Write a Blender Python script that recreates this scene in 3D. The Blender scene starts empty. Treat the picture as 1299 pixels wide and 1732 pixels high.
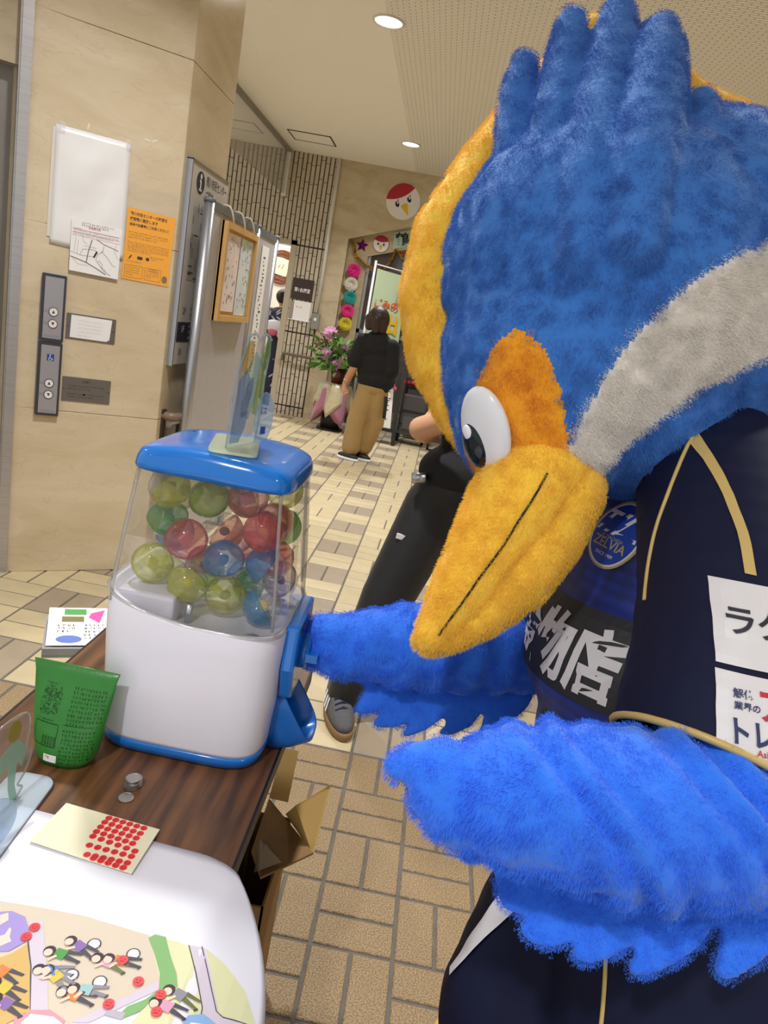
import bpy, bmesh, math, random
from mathutils import Vector, Matrix, Quaternion
from mathutils.bvhtree import BVHTree
from mathutils.geometry import tessellate_polygon
random.seed(7)
SC = bpy.context.scene
COL = SC.collection

# ---------------------------------------------------------------- camera, world, exposure
CAM_H = 1.43
cam_data = bpy.data.cameras.new('camera')
cam_data.sensor_fit = 'VERTICAL'
cam_data.sensor_height = 24.0
cam_data.lens = 24.0 * 1223.0 / 1732.0
cam_data.clip_start = 0.02
cam = bpy.data.objects.new('camera', cam_data)
COL.objects.link(cam)
_r, _u, _f = Vector((0.9807,0.0821,0.1777)), Vector((-0.1924,0.2373,0.9522)), Vector((-0.036,0.968,-0.2485))
cam.matrix_world = Matrix((( _r.x, _u.x, -_f.x, 0), (_r.y, _u.y, -_f.y, 0), (_r.z, _u.z, -_f.z, CAM_H), (0, 0, 0, 1)))
SC.camera = cam
world = bpy.data.worlds.new('world')
SC.world = world
world.use_nodes = True
world.node_tree.nodes['Background'].inputs[0].default_value = (0.95, 0.97, 1.0, 1)
world.node_tree.nodes['Background'].inputs[1].default_value = 0.72
SC.view_settings.view_transform = 'Standard'
SC.view_settings.look = 'None'
SC.view_settings.gamma = 1.0
SC.view_settings.use_curve_mapping = False
SC.view_settings.exposure = 0.0
SC.cycles.use_denoising = True
SC.cycles.max_bounces = 10
SC.cycles.transparent_max_bounces = 24
SC.cycles.transmission_bounces = 8
SC.cycles.caustics_reflective = False
SC.cycles.caustics_refractive = False
LAMP_W = 37.0

# ---------------------------------------------------------------- helpers
def lin(h):
    """sRGB hex to linear rgb"""
    h = h.lstrip('#')
    out = []
    for i in (0, 2, 4):
        c = int(h[i:i + 2], 16) / 255.0
        out.append(c / 12.92 if c <= 0.04045 else ((c + 0.055) / 1.055) ** 2.4)
    return tuple(out)

MATS = {}
def mat(name, color, rough=0.6, metal=0.0, spec=0.5, noise=0.0, nscale=20.0, bump=0.0, bscale=60.0, rnd=0.0, emit=None, estr=0.0, sheen=0.0, coat=0.0, stretch=None):
    """principled material; noise varies the colour, bump adds fine relief, rnd varies brightness per object"""
    if name in MATS:
        return MATS[name]
    m = bpy.data.materials.new(name)
    m.use_nodes = True
    nt = m.node_tree
    b = nt.nodes['Principled BSDF']
    c = lin(color) if isinstance(color, str) else color
    b.inputs['Base Color'].default_value = (*c, 1)
    b.inputs['Roughness'].default_value = rough
    b.inputs['Metallic'].default_value = metal
    b.inputs['Specular IOR Level'].default_value = spec
    b.inputs['Sheen Weight'].default_value = sheen
    b.inputs['Coat Weight'].default_value = coat
    if emit:
        b.inputs['Emission Color'].default_value = (*(lin(emit) if isinstance(emit, str) else emit), 1)
        b.inputs['Emission Strength'].default_value = estr
    tc = nt.nodes.new('ShaderNodeTexCoord')
    vec = tc.outputs['Object']
    if stretch:
        mp = nt.nodes.new('ShaderNodeMapping')
        mp.inputs['Scale'].default_value = stretch
        nt.links.new(vec, mp.inputs[0])
        vec = mp.outputs[0]
    src = None
    if noise > 0:
        n = nt.nodes.new('ShaderNodeTexNoise')
        n.inputs['Scale'].default_value = nscale
        n.inputs['Detail'].default_value = 6
        nt.links.new(vec, n.inputs['Vector'])
        mr = nt.nodes.new('ShaderNodeMapRange')
        mr.inputs[1].default_value = 0.25; mr.inputs[2].default_value = 0.55
        mr.inputs[3].default_value = 1 - noise; mr.inputs[4].default_value = 1 + noise
        nt.links.new(n.outputs[0], mr.inputs[0])
        src = mr.outputs[0]
    if rnd > 0:
        oi = nt.nodes.new('ShaderNodeObjectInfo')
        mr2 = nt.nodes.new('ShaderNodeMapRange')
        mr2.inputs[3].default_value = 1 - rnd; mr2.inputs[4].default_value = 1 + rnd
        nt.links.new(oi.outputs['Random'], mr2.inputs[0])
        if src is None:
            src = mr2.outputs[0]
        else:
            mu = nt.nodes.new('ShaderNodeMath'); mu.operation = 'MULTIPLY'
            nt.links.new(src, mu.inputs[0]); nt.links.new(mr2.outputs[0], mu.inputs[1])
            src = mu.outputs[0]
    if src is not None:
        hs = nt.nodes.new('ShaderNodeHueSaturation')
        hs.inputs['Color'].default_value = (*c, 1)
        nt.links.new(src, hs.inputs['Value'])
        nt.links.new(hs.outputs[0], b.inputs['Base Color'])
    if bump > 0:
        n2 = nt.nodes.new('ShaderNodeTexNoise')
        n2.inputs['Scale'].default_value = bscale
        n2.inputs['Detail'].default_value = 4
        nt.links.new(vec, n2.inputs['Vector'])
        bp = nt.nodes.new('ShaderNodeBump')
        bp.inputs['Strength'].default_value = bump
        bp.inputs['Distance'].default_value = 0.01
        nt.links.new(n2.outputs[0], bp.inputs['Height'])
        nt.links.new(bp.outputs[0], b.inputs['Normal'])
    MATS[name] = m
    return m

def clear_mat(name, color, alpha, rough=0.03, gloss=1.0):
    """thin clear plastic: tinted transparency plus fresnel gloss"""
    if name in MATS:
        return MATS[name]
    m = bpy.data.materials.new(name)
    m.use_nodes = True
    nt = m.node_tree
    nt.nodes.remove(nt.nodes['Principled BSDF'])
    out = nt.nodes['Material Output']
    c = lin(color)
    tr = nt.nodes.new('ShaderNodeBsdfTransparent')
    tr.inputs[0].default_value = (*[1 - (1 - x) * min(1, alpha * 0.9) for x in c], 1)
    df = nt.nodes.new('ShaderNodeBsdfDiffuse')
    df.inputs[0].default_value = (*c, 1)
    mx = nt.nodes.new('ShaderNodeMixShader')
    mx.inputs[0].default_value = alpha
    tl = nt.nodes.new('ShaderNodeBsdfTranslucent'); tl.inputs[0].default_value = (*c, 1)
    ms_ = nt.nodes.new('ShaderNodeMixShader'); ms_.inputs[0].default_value = 0.5
    nt.links.new(df.outputs[0], ms_.inputs[1]); nt.links.new(tl.outputs[0], ms_.inputs[2])
    nt.links.new(tr.outputs[0], mx.inputs[1]); nt.links.new(ms_.outputs[0], mx.inputs[2])
    gl = nt.nodes.new('ShaderNodeBsdfGlossy')
    gl.inputs['Roughness'].default_value = rough
    lw = nt.nodes.new('ShaderNodeLayerWeight'); lw.inputs[0].default_value = 0.5
    pw = nt.nodes.new('ShaderNodeMath'); pw.operation = 'POWER'; pw.inputs[1].default_value = 4.0
    nt.links.new(lw.outputs['Facing'], pw.inputs[0])
    mu = nt.nodes.new('ShaderNodeMath'); mu.operation = 'MULTIPLY_ADD'; mu.inputs[1].default_value = 0.75 * gloss; mu.inputs[2].default_value = 0.035 * gloss
    nt.links.new(pw.outputs[0], mu.inputs[0])
    m2 = nt.nodes.new('ShaderNodeMixShader')
    nt.links.new(mu.outputs[0], m2.inputs[0])
    nt.links.new(mx.outputs[0], m2.inputs[1]); nt.links.new(gl.outputs[0], m2.inputs[2])
    nt.links.new(m2.outputs[0], out.inputs[0])
    MATS[name] = m
    return m

class MB:
    """collects geometry with material indices, then builds one mesh"""
    def __init__(self):
        self.v = []; self.f = []; self.mi = []
    def add(self, vs, fs, mi=0):
        k = len(self.v)
        self.v += [tuple(p) for p in vs]
        self.f += [tuple(i + k for i in f) for f in fs]
        self.mi += [mi] * len(fs)
        return self
    def box(self, a, b, mi=0, mx=None):
        x0, y0, z0 = a; x1, y1, z1 = b
        vs = [Vector(p) for p in ((x0, y0, z0), (x1, y0, z0), (x1, y1, z0), (x0, y1, z0), (x0, y0, z1), (x1, y0, z1), (x1, y1, z1), (x0, y1, z1))]
        if mx: vs = [mx @ p for p in vs]
        return self.add(vs, [(0, 3, 2, 1), (4, 5, 6, 7), (0, 1, 5, 4), (1, 2, 6, 5), (2, 3, 7, 6), (3, 0, 4, 7)], mi)
    def prism(self, poly, z0, z1, mi=0, mx=None):
        """2D polygon extruded in z (local)"""
        n = len(poly)
        ar = sum(poly[i][0] * poly[(i + 1) % n][1] - poly[(i + 1) % n][0] * poly[i][1] for i in range(n))
        if ar < 0: poly = poly[::-1]
        vs = [Vector((p[0], p[1], z0)) for p in poly] + [Vector((p[0], p[1], z1)) for p in poly]
        tris = tessellate_polygon([[Vector((p[0], p[1], 0)) for p in poly]])
        fs = []
        for t in tris:
            a, b, c = (poly[i] for i in t)
            if (b[0] - a[0]) * (c[1] - a[1]) - (b[1] - a[1]) * (c[0] - a[0]) < 0: t = (t[0], t[2], t[1])
            fs.append((t[0] + n, t[1] + n, t[2] + n)); fs.append((t[2], t[1], t[0]))
        fs += [(i, (i + 1) % n, n + (i + 1) % n, n + i) for i in range(n)]
        if mx: vs = [mx @ p for p in vs]
        return self.add(vs, fs, mi)
    def flat(self, poly, z=0.0, mi=0, mx=None):
        n = len(poly)
        vs = [Vector((p[0], p[1], z)) for p in poly]
        fs = []
        for t in tessellate_polygon([[Vector((p[0], p[1], 0)) for p in poly]]):
            a, b, c = (poly[i] for i in t)
            if (b[0] - a[0]) * (c[1] - a[1]) - (b[1] - a[1]) * (c[0] - a[0]) < 0: t = (t[0], t[2], t[1])
            fs.append(tuple(t))
        if mx: vs = [mx @ p for p in vs]
        return self.add(vs, fs, mi)
    def tube(self, pts, r, mi=0, seg=8, cap=True):
        """round tube along points; r number or list"""
        pts = [Vector(p) for p in pts]
        n = len(pts)
        rs = r if isinstance(r, (list, tuple)) else [r] * n
        rings = []
        prev = None
        for i, p in enumerate(pts):
            d = (pts[min(i + 1, n - 1)] - pts[max(i - 1, 0)]).normalized()
            if prev is None:
                a = Vector((0, 0, 1)) if abs(d.z) < 0.9 else Vector((1, 0, 0))
                x = d.cross(a).normalized()
            else:
                x = (prev - d * prev.dot(d)).normalized()
            prev = x
            y = d.cross(x)
            rings.append([p + (x * math.cos(2 * math.pi * k / seg) + y * math.sin(2 * math.pi * k / seg)) * rs[i] for k in range(seg)])
        return self.rings(rings, mi, cap)
    def rings(self, rings, mi=0, cap=True):
        seg = len(rings[0])
        vs = [p for rg in rings for p in rg]
        fs = []
        for i in range(len(rings) - 1):
            for k in range(seg):
                a = i * seg + k; b = i * seg + (k + 1) % seg
                fs.append((a, b, b + seg, a + seg))
        if cap:
            fs.append(tuple(range(seg - 1, -1, -1)))
            fs.append(tuple((len(rings) - 1) * seg + k for k in range(seg)))
        return self.add(vs, fs, mi)
    def lathe(self, prof, c=(0, 0, 0), seg=24, mi=0, mx=None, cap=True):
        rgs = []
        for r, z in prof:
            rg = [Vector((c[0] + r * math.cos(2 * math.pi * k / seg), c[1] + r * math.sin(2 * math.pi * k / seg), c[2] + z)) for k in range(seg)]
            if mx: rg = [mx @ p for p in rg]
            rgs.append(rg)
        return self.rings(rgs, mi, cap)
    def ball(self, c, r, mi=0, seg=16, rows=8, mx=None):
        if not isinstance(r, (list, tuple)): r = (r, r, r)
        c = Vector(c)
        rgs = []
        for i in range(rows + 1):
            th = math.pi * (0.02 + 0.96 * i / rows)
            rg = []
            for k in range(seg):
                ph = 2 * math.pi * k / seg
                p = Vector((r[0] * math.sin(th) * math.cos(ph), r[1] * math.sin(th) * math.sin(ph), -r[2] * math.cos(th)))
                if mx: p = mx @ p
                rg.append(c + p)
            rgs.append(rg)
        return self.rings(rgs, mi)
    def mesh(self, name, mats, smooth=False):
        me = bpy.data.meshes.new(name)
        me.from_pydata(self.v, [], self.f)
        for m in (mats if isinstance(mats, (list, tuple)) else [mats]): me.materials.append(m)
        for p, k in zip(me.polygons, self.mi):
            p.material_index = k
            p.use_smooth = smooth
        me.update()
        return me

def link(name, me, parent=None, mx=None):
    o = bpy.data.objects.new(name, me)
    COL.objects.link(o)
    if parent is not None: o.parent = parent
    if mx is not None: o.matrix_local = mx
    return o
def build(mb, name, mats, parent=None, smooth=False, mx=None):
    o = link(name, mb.mesh(name, mats, smooth), parent, mx)
    if name.endswith(('lettering', 'writing', 'eyelash', '_lines', 'woven_ring', 'brush_marks', 'handwriting')): o['kind'] = 'stuff'   # print too fine to pick apart
    return o
def tag(o, label, cat, group=None, kind=None):
    o['label'] = label; o['category'] = cat
    if group: o['group'] = group
    if kind: o['kind'] = kind
    return o
def thing(name, label, cat, loc=(0, 0, 0), group=None, mx=None):
    o = bpy.data.objects.new(name, None)
    o.empty_display_size = 0.05
    COL.objects.link(o)
    if mx is not None: o.matrix_world = mx
    else: o.location = loc
    return tag(o, label, cat, group)
def struct(o):
    o['kind'] = 'structure'
    return o
def bevel(o, w=0.003, seg=2):
    md = o.modifiers.new('bevel', 'BEVEL'); md.width = w; md.segments = seg; md.limit_method = 'ANGLE'; md.angle_limit = math.radians(40)
    return o
def frame(o, x, y):
    """matrix with origin o, local x, y axes (z = x cross y)"""
    x = Vector(x).normalized(); y = Vector(y); y = (y - x * y.dot(x)).normalized(); z = x.cross(y)
    o = Vector(o)
    return Matrix(((x.x, y.x, z.x, o.x), (x.y, y.y, z.y, o.y), (x.z, y.z, z.z, o.z), (0, 0, 0, 1)))
def rrect(x0, y0, x1, y1, r, n=5):
    pts = []
    for cx, cy, a in ((x1 - r, y0 + r, -90), (x1 - r, y1 - r, 0), (x0 + r, y1 - r, 90), (x0 + r, y0 + r, 180)):
        for i in range(n + 1):
            t = math.radians(a + 90 * i / n)
            pts.append((cx + r * math.cos(t), cy + r * math.sin(t)))
    return pts
def circ(cx, cy, rx, ry=None, n=24, a0=0, a1=360, rot=0):
    ry = rx if ry is None else ry
    full = abs(a1 - a0) >= 360
    m = n if full else n + 1
    out = []
    for i in range(m):
        t = math.radians(a0 + (a1 - a0) * i / n)
        x, y = rx * math.cos(t), ry * math.sin(t)
        c, s = math.cos(rot), math.sin(rot)
        out.append((cx + x * c - y * s, cy + x * s + y * c))
    return out
def stroke(pts, w):
    """closed outline of a flat polyline of width w"""
    L, R = [], []
    n = len(pts)
    for i in range(n):
        a = Vector(pts[max(i - 1, 0)]); b = Vector(pts[min(i + 1, n - 1)])
        d = (b - a).normalized(); nn = Vector((-d.y, d.x)) * w / 2
        p = Vector(pts[i])
        L.append(tuple(p + nn)); R.append(tuple(p - nn))
    return L + R[::-1]
def spline(pts, n=8):
    """catmull-rom through the points"""
    P = [Vector(p) for p in pts]
    out = []
    for i in range(len(P) - 1):
        p0 = P[max(i - 1, 0)]; p1 = P[i]; p2 = P[i + 1]; p3 = P[min(i + 2, len(P) - 1)]
        for k in range(n):
            t = k / n
            out.append(0.5 * ((2 * p1) + (p2 - p0) * t + (2 * p0 - 5 * p1 + 4 * p2 - p3) * t * t + (3 * p1 - p0 - 3 * p2 + p3) * t ** 3))
    out.append(P[-1])
    return out
_txt = {}
def text_geo(s, size, bold=0.0, align='LEFT', squeeze=1.0):
    """verts, faces of lettering lying in the local xy plane"""
    key = (s, size, bold, align)
    if key not in _txt:
        cu = bpy.data.curves.new('lettering', 'FONT')
        cu.body = s; cu.size = size; cu.offset = bold * size; cu.align_x = align
        cu.resolution_u = 3
        o = bpy.data.objects.new('lettering', cu)
        COL.objects.link(o)
        bpy.context.view_layer.update()
        me = bpy.data.meshes.new_from_object(o.evaluated_get(bpy.context.evaluated_depsgraph_get()))
        _txt[key] = ([tuple(v.co) for v in me.vertices], [tuple(p.vertices) for p in me.polygons])
        bpy.data.objects.remove(o); bpy.data.curves.remove(cu); bpy.data.meshes.remove(me)
    v, f = _txt[key]
    return [(p[0] * squeeze, p[1], p[2]) for p in v], f
def put_text(mb, s, size, x, y, z=0.0, mi=0, bold=0.0, align='LEFT', squeeze=1.0, rot=0.0):
    v, f = text_geo(s, size, bold, align, squeeze)
    c, sn = math.cos(rot), math.sin(rot)
    mb.add([(x + p[0] * c - p[1] * sn, y + p[0] * sn + p[1] * c, z) for p in v], f, mi)
def dashes(mb, x, y, w, rows, rowh, h, seed, mi=0, z=0.0, step=None):
    """rows of tiny print marks too small to read"""
    rd = random.Random(seed)
    step = step or h
    for r in range(rows):
        xx = x
        end = x + w * (1 if r < rows - 1 else rd.uniform(0.5, 0.95))
        yy = y - r * rowh
        while xx < end - step * 0.5:
            for q in range(3):
                a = rd.uniform(0, 0.6) * step; b = rd.uniform(0.1, 0.9) * h
                if rd.random() < 0.55:
                    mb.add([(xx + a, yy - b, z), (xx + a + 0.4 * step, yy - b, z), (xx + a + 0.4 * step, yy - b + 0.14 * h, z), (xx + a, yy - b + 0.14 * h, z)], [(0, 1, 2, 3)], mi)
                else:
                    mb.add([(xx + a, yy - h, z), (xx + a + 0.14 * step, yy - h, z), (xx + a + 0.14 * step, yy - 0.15 * h, z), (xx + a, yy - 0.15 * h, z)], [(0, 1, 2, 3)], mi)
            xx += step * 1.12
def blob(name, prims, voxel=0.01, smooth=6, mats=(), parent=None, extra=None):
    """one continuous skin grown over spheres and tapered limbs.
    prims: ('s', (x,y,z,r)) sphere, ('c', [(x,y,z,r), ...]) tapered chain, ('e', centre, (rx,ry,rz), matrix or None)"""
    mb = MB()
    def ball(c, r): mb.ball(c, r, seg=20, rows=10)
    for p in prims:
        if p[0] == 's': ball(p[1][:3], p[1][3])
        elif p[0] == 'e': mb.ball(p[1], p[2], seg=28, rows=14, mx=(p[3] if len(p) > 3 else None))
        else:
            ch = p[1]
            for a, b in zip(ch[:-1], ch[1:]):
                A, B = Vector(a[:3]), Vector(b[:3])
                n = max(1, int((B - A).length / (0.3 * min(a[3], b[3]) + 1e-6)))
                for i in range(n + 1):
                    t = i / n
                    ball(A.lerp(B, t), a[3] * (1 - t) + b[3] * t)
    if extra: extra(mb)
    me = mb.mesh('tmp', [])
    o = bpy.data.objects.new('tmp', me)
    COL.objects.link(o)
    md = o.modifiers.new('r', 'REMESH'); md.mode = 'VOXEL'; md.voxel_size = voxel; md.use_smooth_shade = True
    if smooth:
        ms = o.modifiers.new('s', 'SMOOTH'); ms.factor = 0.5; ms.iterations = smooth
    bpy.context.view_layer.update()
    res = bpy.data.meshes.new_from_object(o.evaluated_get(bpy.context.evaluated_depsgraph_get()))
    bpy.data.objects.remove(o); bpy.data.meshes.remove(me)
    res.name = name
    res.materials.clear()
    for m in mats: res.materials.append(m)
    for p in res.polygons: p.use_smooth = True; p.material_index = 0
    return link(name, res, parent)
def bvh_of(o):
    me = o.data
    return BVHTree.FromPolygons([v.co.copy() for v in me.vertices], [tuple(p.vertices) for p in me.polygons])
def wrap(mb, fr, bvhs, off=0.002, dist=0.6):
    """lay flat local geometry onto skins along the frame's -z; local z keeps as extra offset"""
    nrm = -(fr.to_3x3() @ Vector((0, 0, 1)))
    out = []
    for p in mb.v:
        w = fr @ Vector((p[0], p[1], 0))
        best = None
        for b in bvhs:
            h = b.ray_cast(w, nrm, dist)
            if h[0] is not None and (best is None or h[3] < best[3]): best = h
        out.append(tuple(best[0] - nrm * (off + p[2])) if best else None)
    keep = [(f, m) for f, m in zip(mb.f, mb.mi) if all(out[i] is not None for i in f)]
    mb.f = [k[0] for k in keep]; mb.mi = [k[1] for k in keep]
    mb.v = [p if p is not None else (0, 0, -0.06) for p in out]
    used = sorted({i for f in mb.f for i in f}); remap = {k: i for i, k in enumerate(used)}
    mb.v = [mb.v[k] for k in used]; mb.f = [tuple(remap[i] for i in f) for f in mb.f]
    return mb
def fur(o, name, material_slot, count, length, kids=40, group=None, lean=(0, 0, -1), rough=0.0006, rad=0.0009, clump=0.0):
    md = o.modifiers.new(name, 'PARTICLE_SYSTEM')
    ps = o.particle_systems[-1]
    st = ps.settings
    st.name = name
    st.type = 'HAIR'
    st.count = count
    st.normal_factor = length / 4 * 0.8
    st.object_align_factor = tuple(length / 4 * 0.6 * x for x in lean)
    st.factor_random = length / 4 * 0.18
    st.material = material_slot
    st.child_type = 'SIMPLE'
    st.rendered_child_count = kids
    st.child_percent = 1
    st.child_radius = 0.012
    st.child_roundness = 0.4
    st.child_length = 1.0
    st.child_length_threshold = 0.0
    st.roughness_1 = rough; st.roughness_1_size = 0.03
    st.roughness_endpoint = rough * 0.8
    st.clump_factor = clump
    st.root_radius = 1.0; st.tip_radius = 0.25; st.radius_scale = rad * 0.5
    st.hair_step = 3; st.render_step = 3; st.display_step = 2
    if group: ps.vertex_group_density = group
def up(a, b): return Vector(a).lerp(Vector(b), 0.5)

# ---------------------------------------------------------------- surface materials
def stone_mat(name, base, dark, vein=0.13, rough=0.22):
    m = mat(name, base, rough=rough, bump=0.03, bscale=30)
    nt = m.node_tree; b = nt.nodes['Principled BSDF']
    tc = nt.nodes.new('ShaderNodeTexCoord')
    n1 = nt.nodes.new('ShaderNodeTexNoise'); n1.inputs['Scale'].default_value = 2.2; n1.inputs['Detail'].default_value = 9; n1.inputs['Roughness'].default_value = 0.62
    n1.inputs['Distortion'].default_value = 0.8
    mp = nt.nodes.new('ShaderNodeMapping'); mp.inputs['Scale'].default_value = (1.0, 1.0, 2.6); mp.inputs['Rotation'].default_value = (0.2, 0.3, 0.1)
    nt.links.new(tc.outputs['Object'], mp.inputs[0]); nt.links.new(mp.outputs[0], n1.inputs['Vector'])
    r1 = nt.nodes.new('ShaderNodeValToRGB')
    r1.color_ramp.elements[0].position = 0.3; r1.color_ramp.elements[0].color = (*lin(dark), 1)
    r1.color_ramp.elements[1].position = 0.65; r1.color_ramp.elements[1].color = (*lin(base), 1)
    nt.links.new(n1.outputs[0], r1.inputs[0])
    n2 = nt.nodes.new('ShaderNodeTexNoise'); n2.inputs['Scale'].default_value = 3.1; n2.inputs['Detail'].default_value = 4; n2.inputs['Distortion'].default_value = 1.6
    nt.links.new(mp.outputs[0], n2.inputs['Vector'])
    a = nt.nodes.new('ShaderNodeMath'); a.operation = 'SUBTRACT'; a.inputs[1].default_value = 0.5
    ab = nt.nodes.new('ShaderNodeMath'); ab.operation = 'ABSOLUTE'
    mr = nt.nodes.new('ShaderNodeMapRange'); mr.inputs[1].default_value = 0.0; mr.inputs[2].default_value = 0.012; mr.inputs[3].default_value = vein; mr.inputs[4].default_value = 0
    nt.links.new(n2.outputs[0], a.inputs[0]); nt.links.new(a.outputs[0], ab.inputs[0]); nt.links.new(ab.outputs[0], mr.inputs[0])
    mx = nt.nodes.new('ShaderNodeMix'); mx.data_type = 'RGBA'
    nt.links.new(mr.outputs[0], mx.inputs['Factor']); nt.links.new(r1.outputs[0], mx.inputs['A']); mx.inputs['B'].default_value = (*lin('7d6a50'), 1)
    nt.links.new(mx.outputs['Result'], b.inputs['Base Color'])
    return m
M_STONE = stone_mat('cream_marble', 'd8c8a9', 'c8b592')
M_STONE_B = stone_mat('cream_marble_darker', 'c6b798', 'ae9c7c', vein=0.1)  # darker tone of the cream marble, veins slightly fainter
M_GROUT = mat('floor_grout', '66615a', 0.9, noise=0.15)
def tile_mat(name, c, speck=0.0, rough=0.35):
    m = mat(name, c, rough=rough, noise=0.07, nscale=9, rnd=0.07, bump=0.04, bscale=40)
    if speck:
        nt = m.node_tree; b = nt.nodes['Principled BSDF']
        hs = [n for n in nt.nodes if n.type == 'HUE_SAT'][0]
        tc = nt.nodes.new('ShaderNodeTexCoord')
        v = nt.nodes.new('ShaderNodeTexNoise'); v.inputs['Scale'].default_value = 260; v.inputs['Detail'].default_value = 3
        nt.links.new(tc.outputs['Object'], v.inputs['Vector'])
        rp = nt.nodes.new('ShaderNodeValToRGB')
        rp.color_ramp.elements[0].position = 0.36; rp.color_ramp.elements[0].color = (*lin('655239'), 1)
        rp.color_ramp.elements[1].position = 0.62; rp.color_ramp.elements[1].color = (*lin('b39a70'), 1)
        nt.links.new(v.outputs[0], rp.inputs[0])
        mx = nt.nodes.new('ShaderNodeMix'); mx.data_type = 'RGBA'; mx.inputs['Factor'].default_value = speck
        nt.links.new(hs.outputs[0], mx.inputs['A']); nt.links.new(rp.outputs[0], mx.inputs['B'])
        nt.links.new(mx.outputs['Result'], b.inputs['Base Color'])
        bp = [n for n in nt.nodes if n.type == 'BUMP'][0]
        nt.links.new(v.outputs[0], bp.inputs['Height']); bp.inputs['Strength'].default_value = 0.25
    return m
M_BEIGE = tile_mat('beige_floor_tile', 'c6b690')
M_GREY = tile_mat('grey_floor_tile', 'a0917a')
M_BROWN = tile_mat('speckled_brown_tile', '907856', 0.75, 0.55)
M_STEEL = mat('brushed_steel', 'b9b6b3', 0.35, 0.7, noise=0.08, nscale=6, stretch=(1, 1, 20))
M_ALU = mat('aluminium', 'b9bcc2', 0.35, 0.9)
M_DKSTEEL = mat('dark_steel_door', '8a837a', 0.42, 0.75, noise=0.1, nscale=2)
M_BLACK = mat('black_plastic', '141416', 0.5)
M_WHITE = mat('white_paper', 'eceae6', 0.7)
M_WHITEP = mat('white_plastic', 'f0eff2', 0.28)
M_PRINT = mat('black_print', '1d1c1e', 0.7)
M_GREYPRINT = mat('grey_print', '77767a', 0.7)
M_REDPRINT = mat('red_print', 'c9364a', 0.7)

# ---------------------------------------------------------------- floor with its tiles
fl = build(MB().box((-5.5, -2.0, -0.12), (4.5, 13.5, -0.004)), 'floor', M_GROUT)
struct(fl)
def brick_mesh(name, w, l, m):
    g = 0.0045; c = 0.0025
    mb = MB()
    a, b = w / 2 - g, l / 2 - g
    vs = [(-a, -b, -0.012), (a, -b, -0.012), (a, b, -0.012), (-a, b, -0.012), (-a, -b, -c), (a, -b, -c), (a, b, -c), (-a, b, -c),
          (-a + c, -b + c, 0), (a - c, -b + c, 0), (a - c, b - c, 0), (-a + c, b - c, 0)]
    fs = [(8, 9, 10, 11)] + [(i, (i + 1) % 4, 4 + (i + 1) % 4, 4 + i) for i in range(4)] + [(4 + i, 4 + (i + 1) % 4, 8 + (i + 1) % 4, 8 + i) for i in range(4)]
    return mb.add(vs, fs).mesh(name, m)
BX, BY, CWX, CWY = -0.292, 3.791, 0.2515, 0.2575       # beige basket weave
NX, NY, NCW = -0.0377, 2.2046, 0.2                     # brown speckled weave
TILE = {}
for nm, m in (('beige', M_BEIGE), ('grey', M_GREY)):
    TILE[nm, 'up'] = brick_mesh('tile', CWX / 2, CWY, m); TILE[nm, 'flat'] = brick_mesh('tile', CWX, CWY / 2, m)
TILE['brown', 'up'] = brick_mesh('tile', NCW / 2, NCW, M_BROWN); TILE['brown', 'flat'] = brick_mesh('tile', NCW, NCW / 2, M_BROWN)
single, field = [], []
for k in range(-20, 18):
    for j in range(-7, 38):
        x, y = BX + k * CWX, BY + j * CWY
        if y < NY - 0.06 or y > 13.2: continue
        pair = (j % 2 == 0) if k % 2 else (j % 2 == 1)
        near = (-0.85 < x < 0.25 and y < 5.3) or (-2.0 < x < -0.85 and y < 3.6)
        col = 'grey' if (k % 2 and pair) else 'beige'
        for q in (0, 1):
            if pair: it = (col, 'up', x + CWX * (0.25 + 0.5 * q), y + CWY / 2)
            else: it = (col, 'flat', x + CWX / 2, y + CWY * (0.25 + 0.5 * q))
            (single if near else field).append(it)
for i in range(-18, 18):
    for j in range(1, 20):
        x, y = NX + i * NCW, NY - j * NCW
        pair = (i + j) % 2 == 1
        near = -0.45 < x < 0.85 and y > 0.75
        for q in (0, 1):
            if pair: it = ('brown', 'up', x + NCW * (0.25 + 0.5 * q), y + NCW / 2)
            else: it = ('brown', 'flat', x + NCW / 2, y + NCW * (0.25 + 0.5 * q))
            (single if near else field).append(it)
for c, o_, x, y in single:
    t = link('tile', TILE[c, o_], fl); t.location = (x, y, 0)
    if c != 'brown' and y < BY - 5.5 * CWY + 0.01 and not (o_ == 'flat' and y > BY - 5.6 * CWY):    # cut row along the brown tiles reaches up to them
        g = 0.037; h = CWY if o_ == 'up' else CWY / 2
        t.scale.y = (h + g) / h; t.location.y = y - g / 2
mb = MB(); mids = {'beige': 0, 'grey': 1, 'brown': 2}
for c, o_, x, y in field:
    me = TILE[c, o_]
    mb.add([(v.co.x + x, v.co.y + y, v.co.z) for v in me.vertices], [tuple(p.vertices) for p in me.polygons], mids[c])
o = build(mb, 'tile_field', [M_BEIGE, M_GREY, M_BROWN], fl); o['kind'] = 'stuff'

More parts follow.
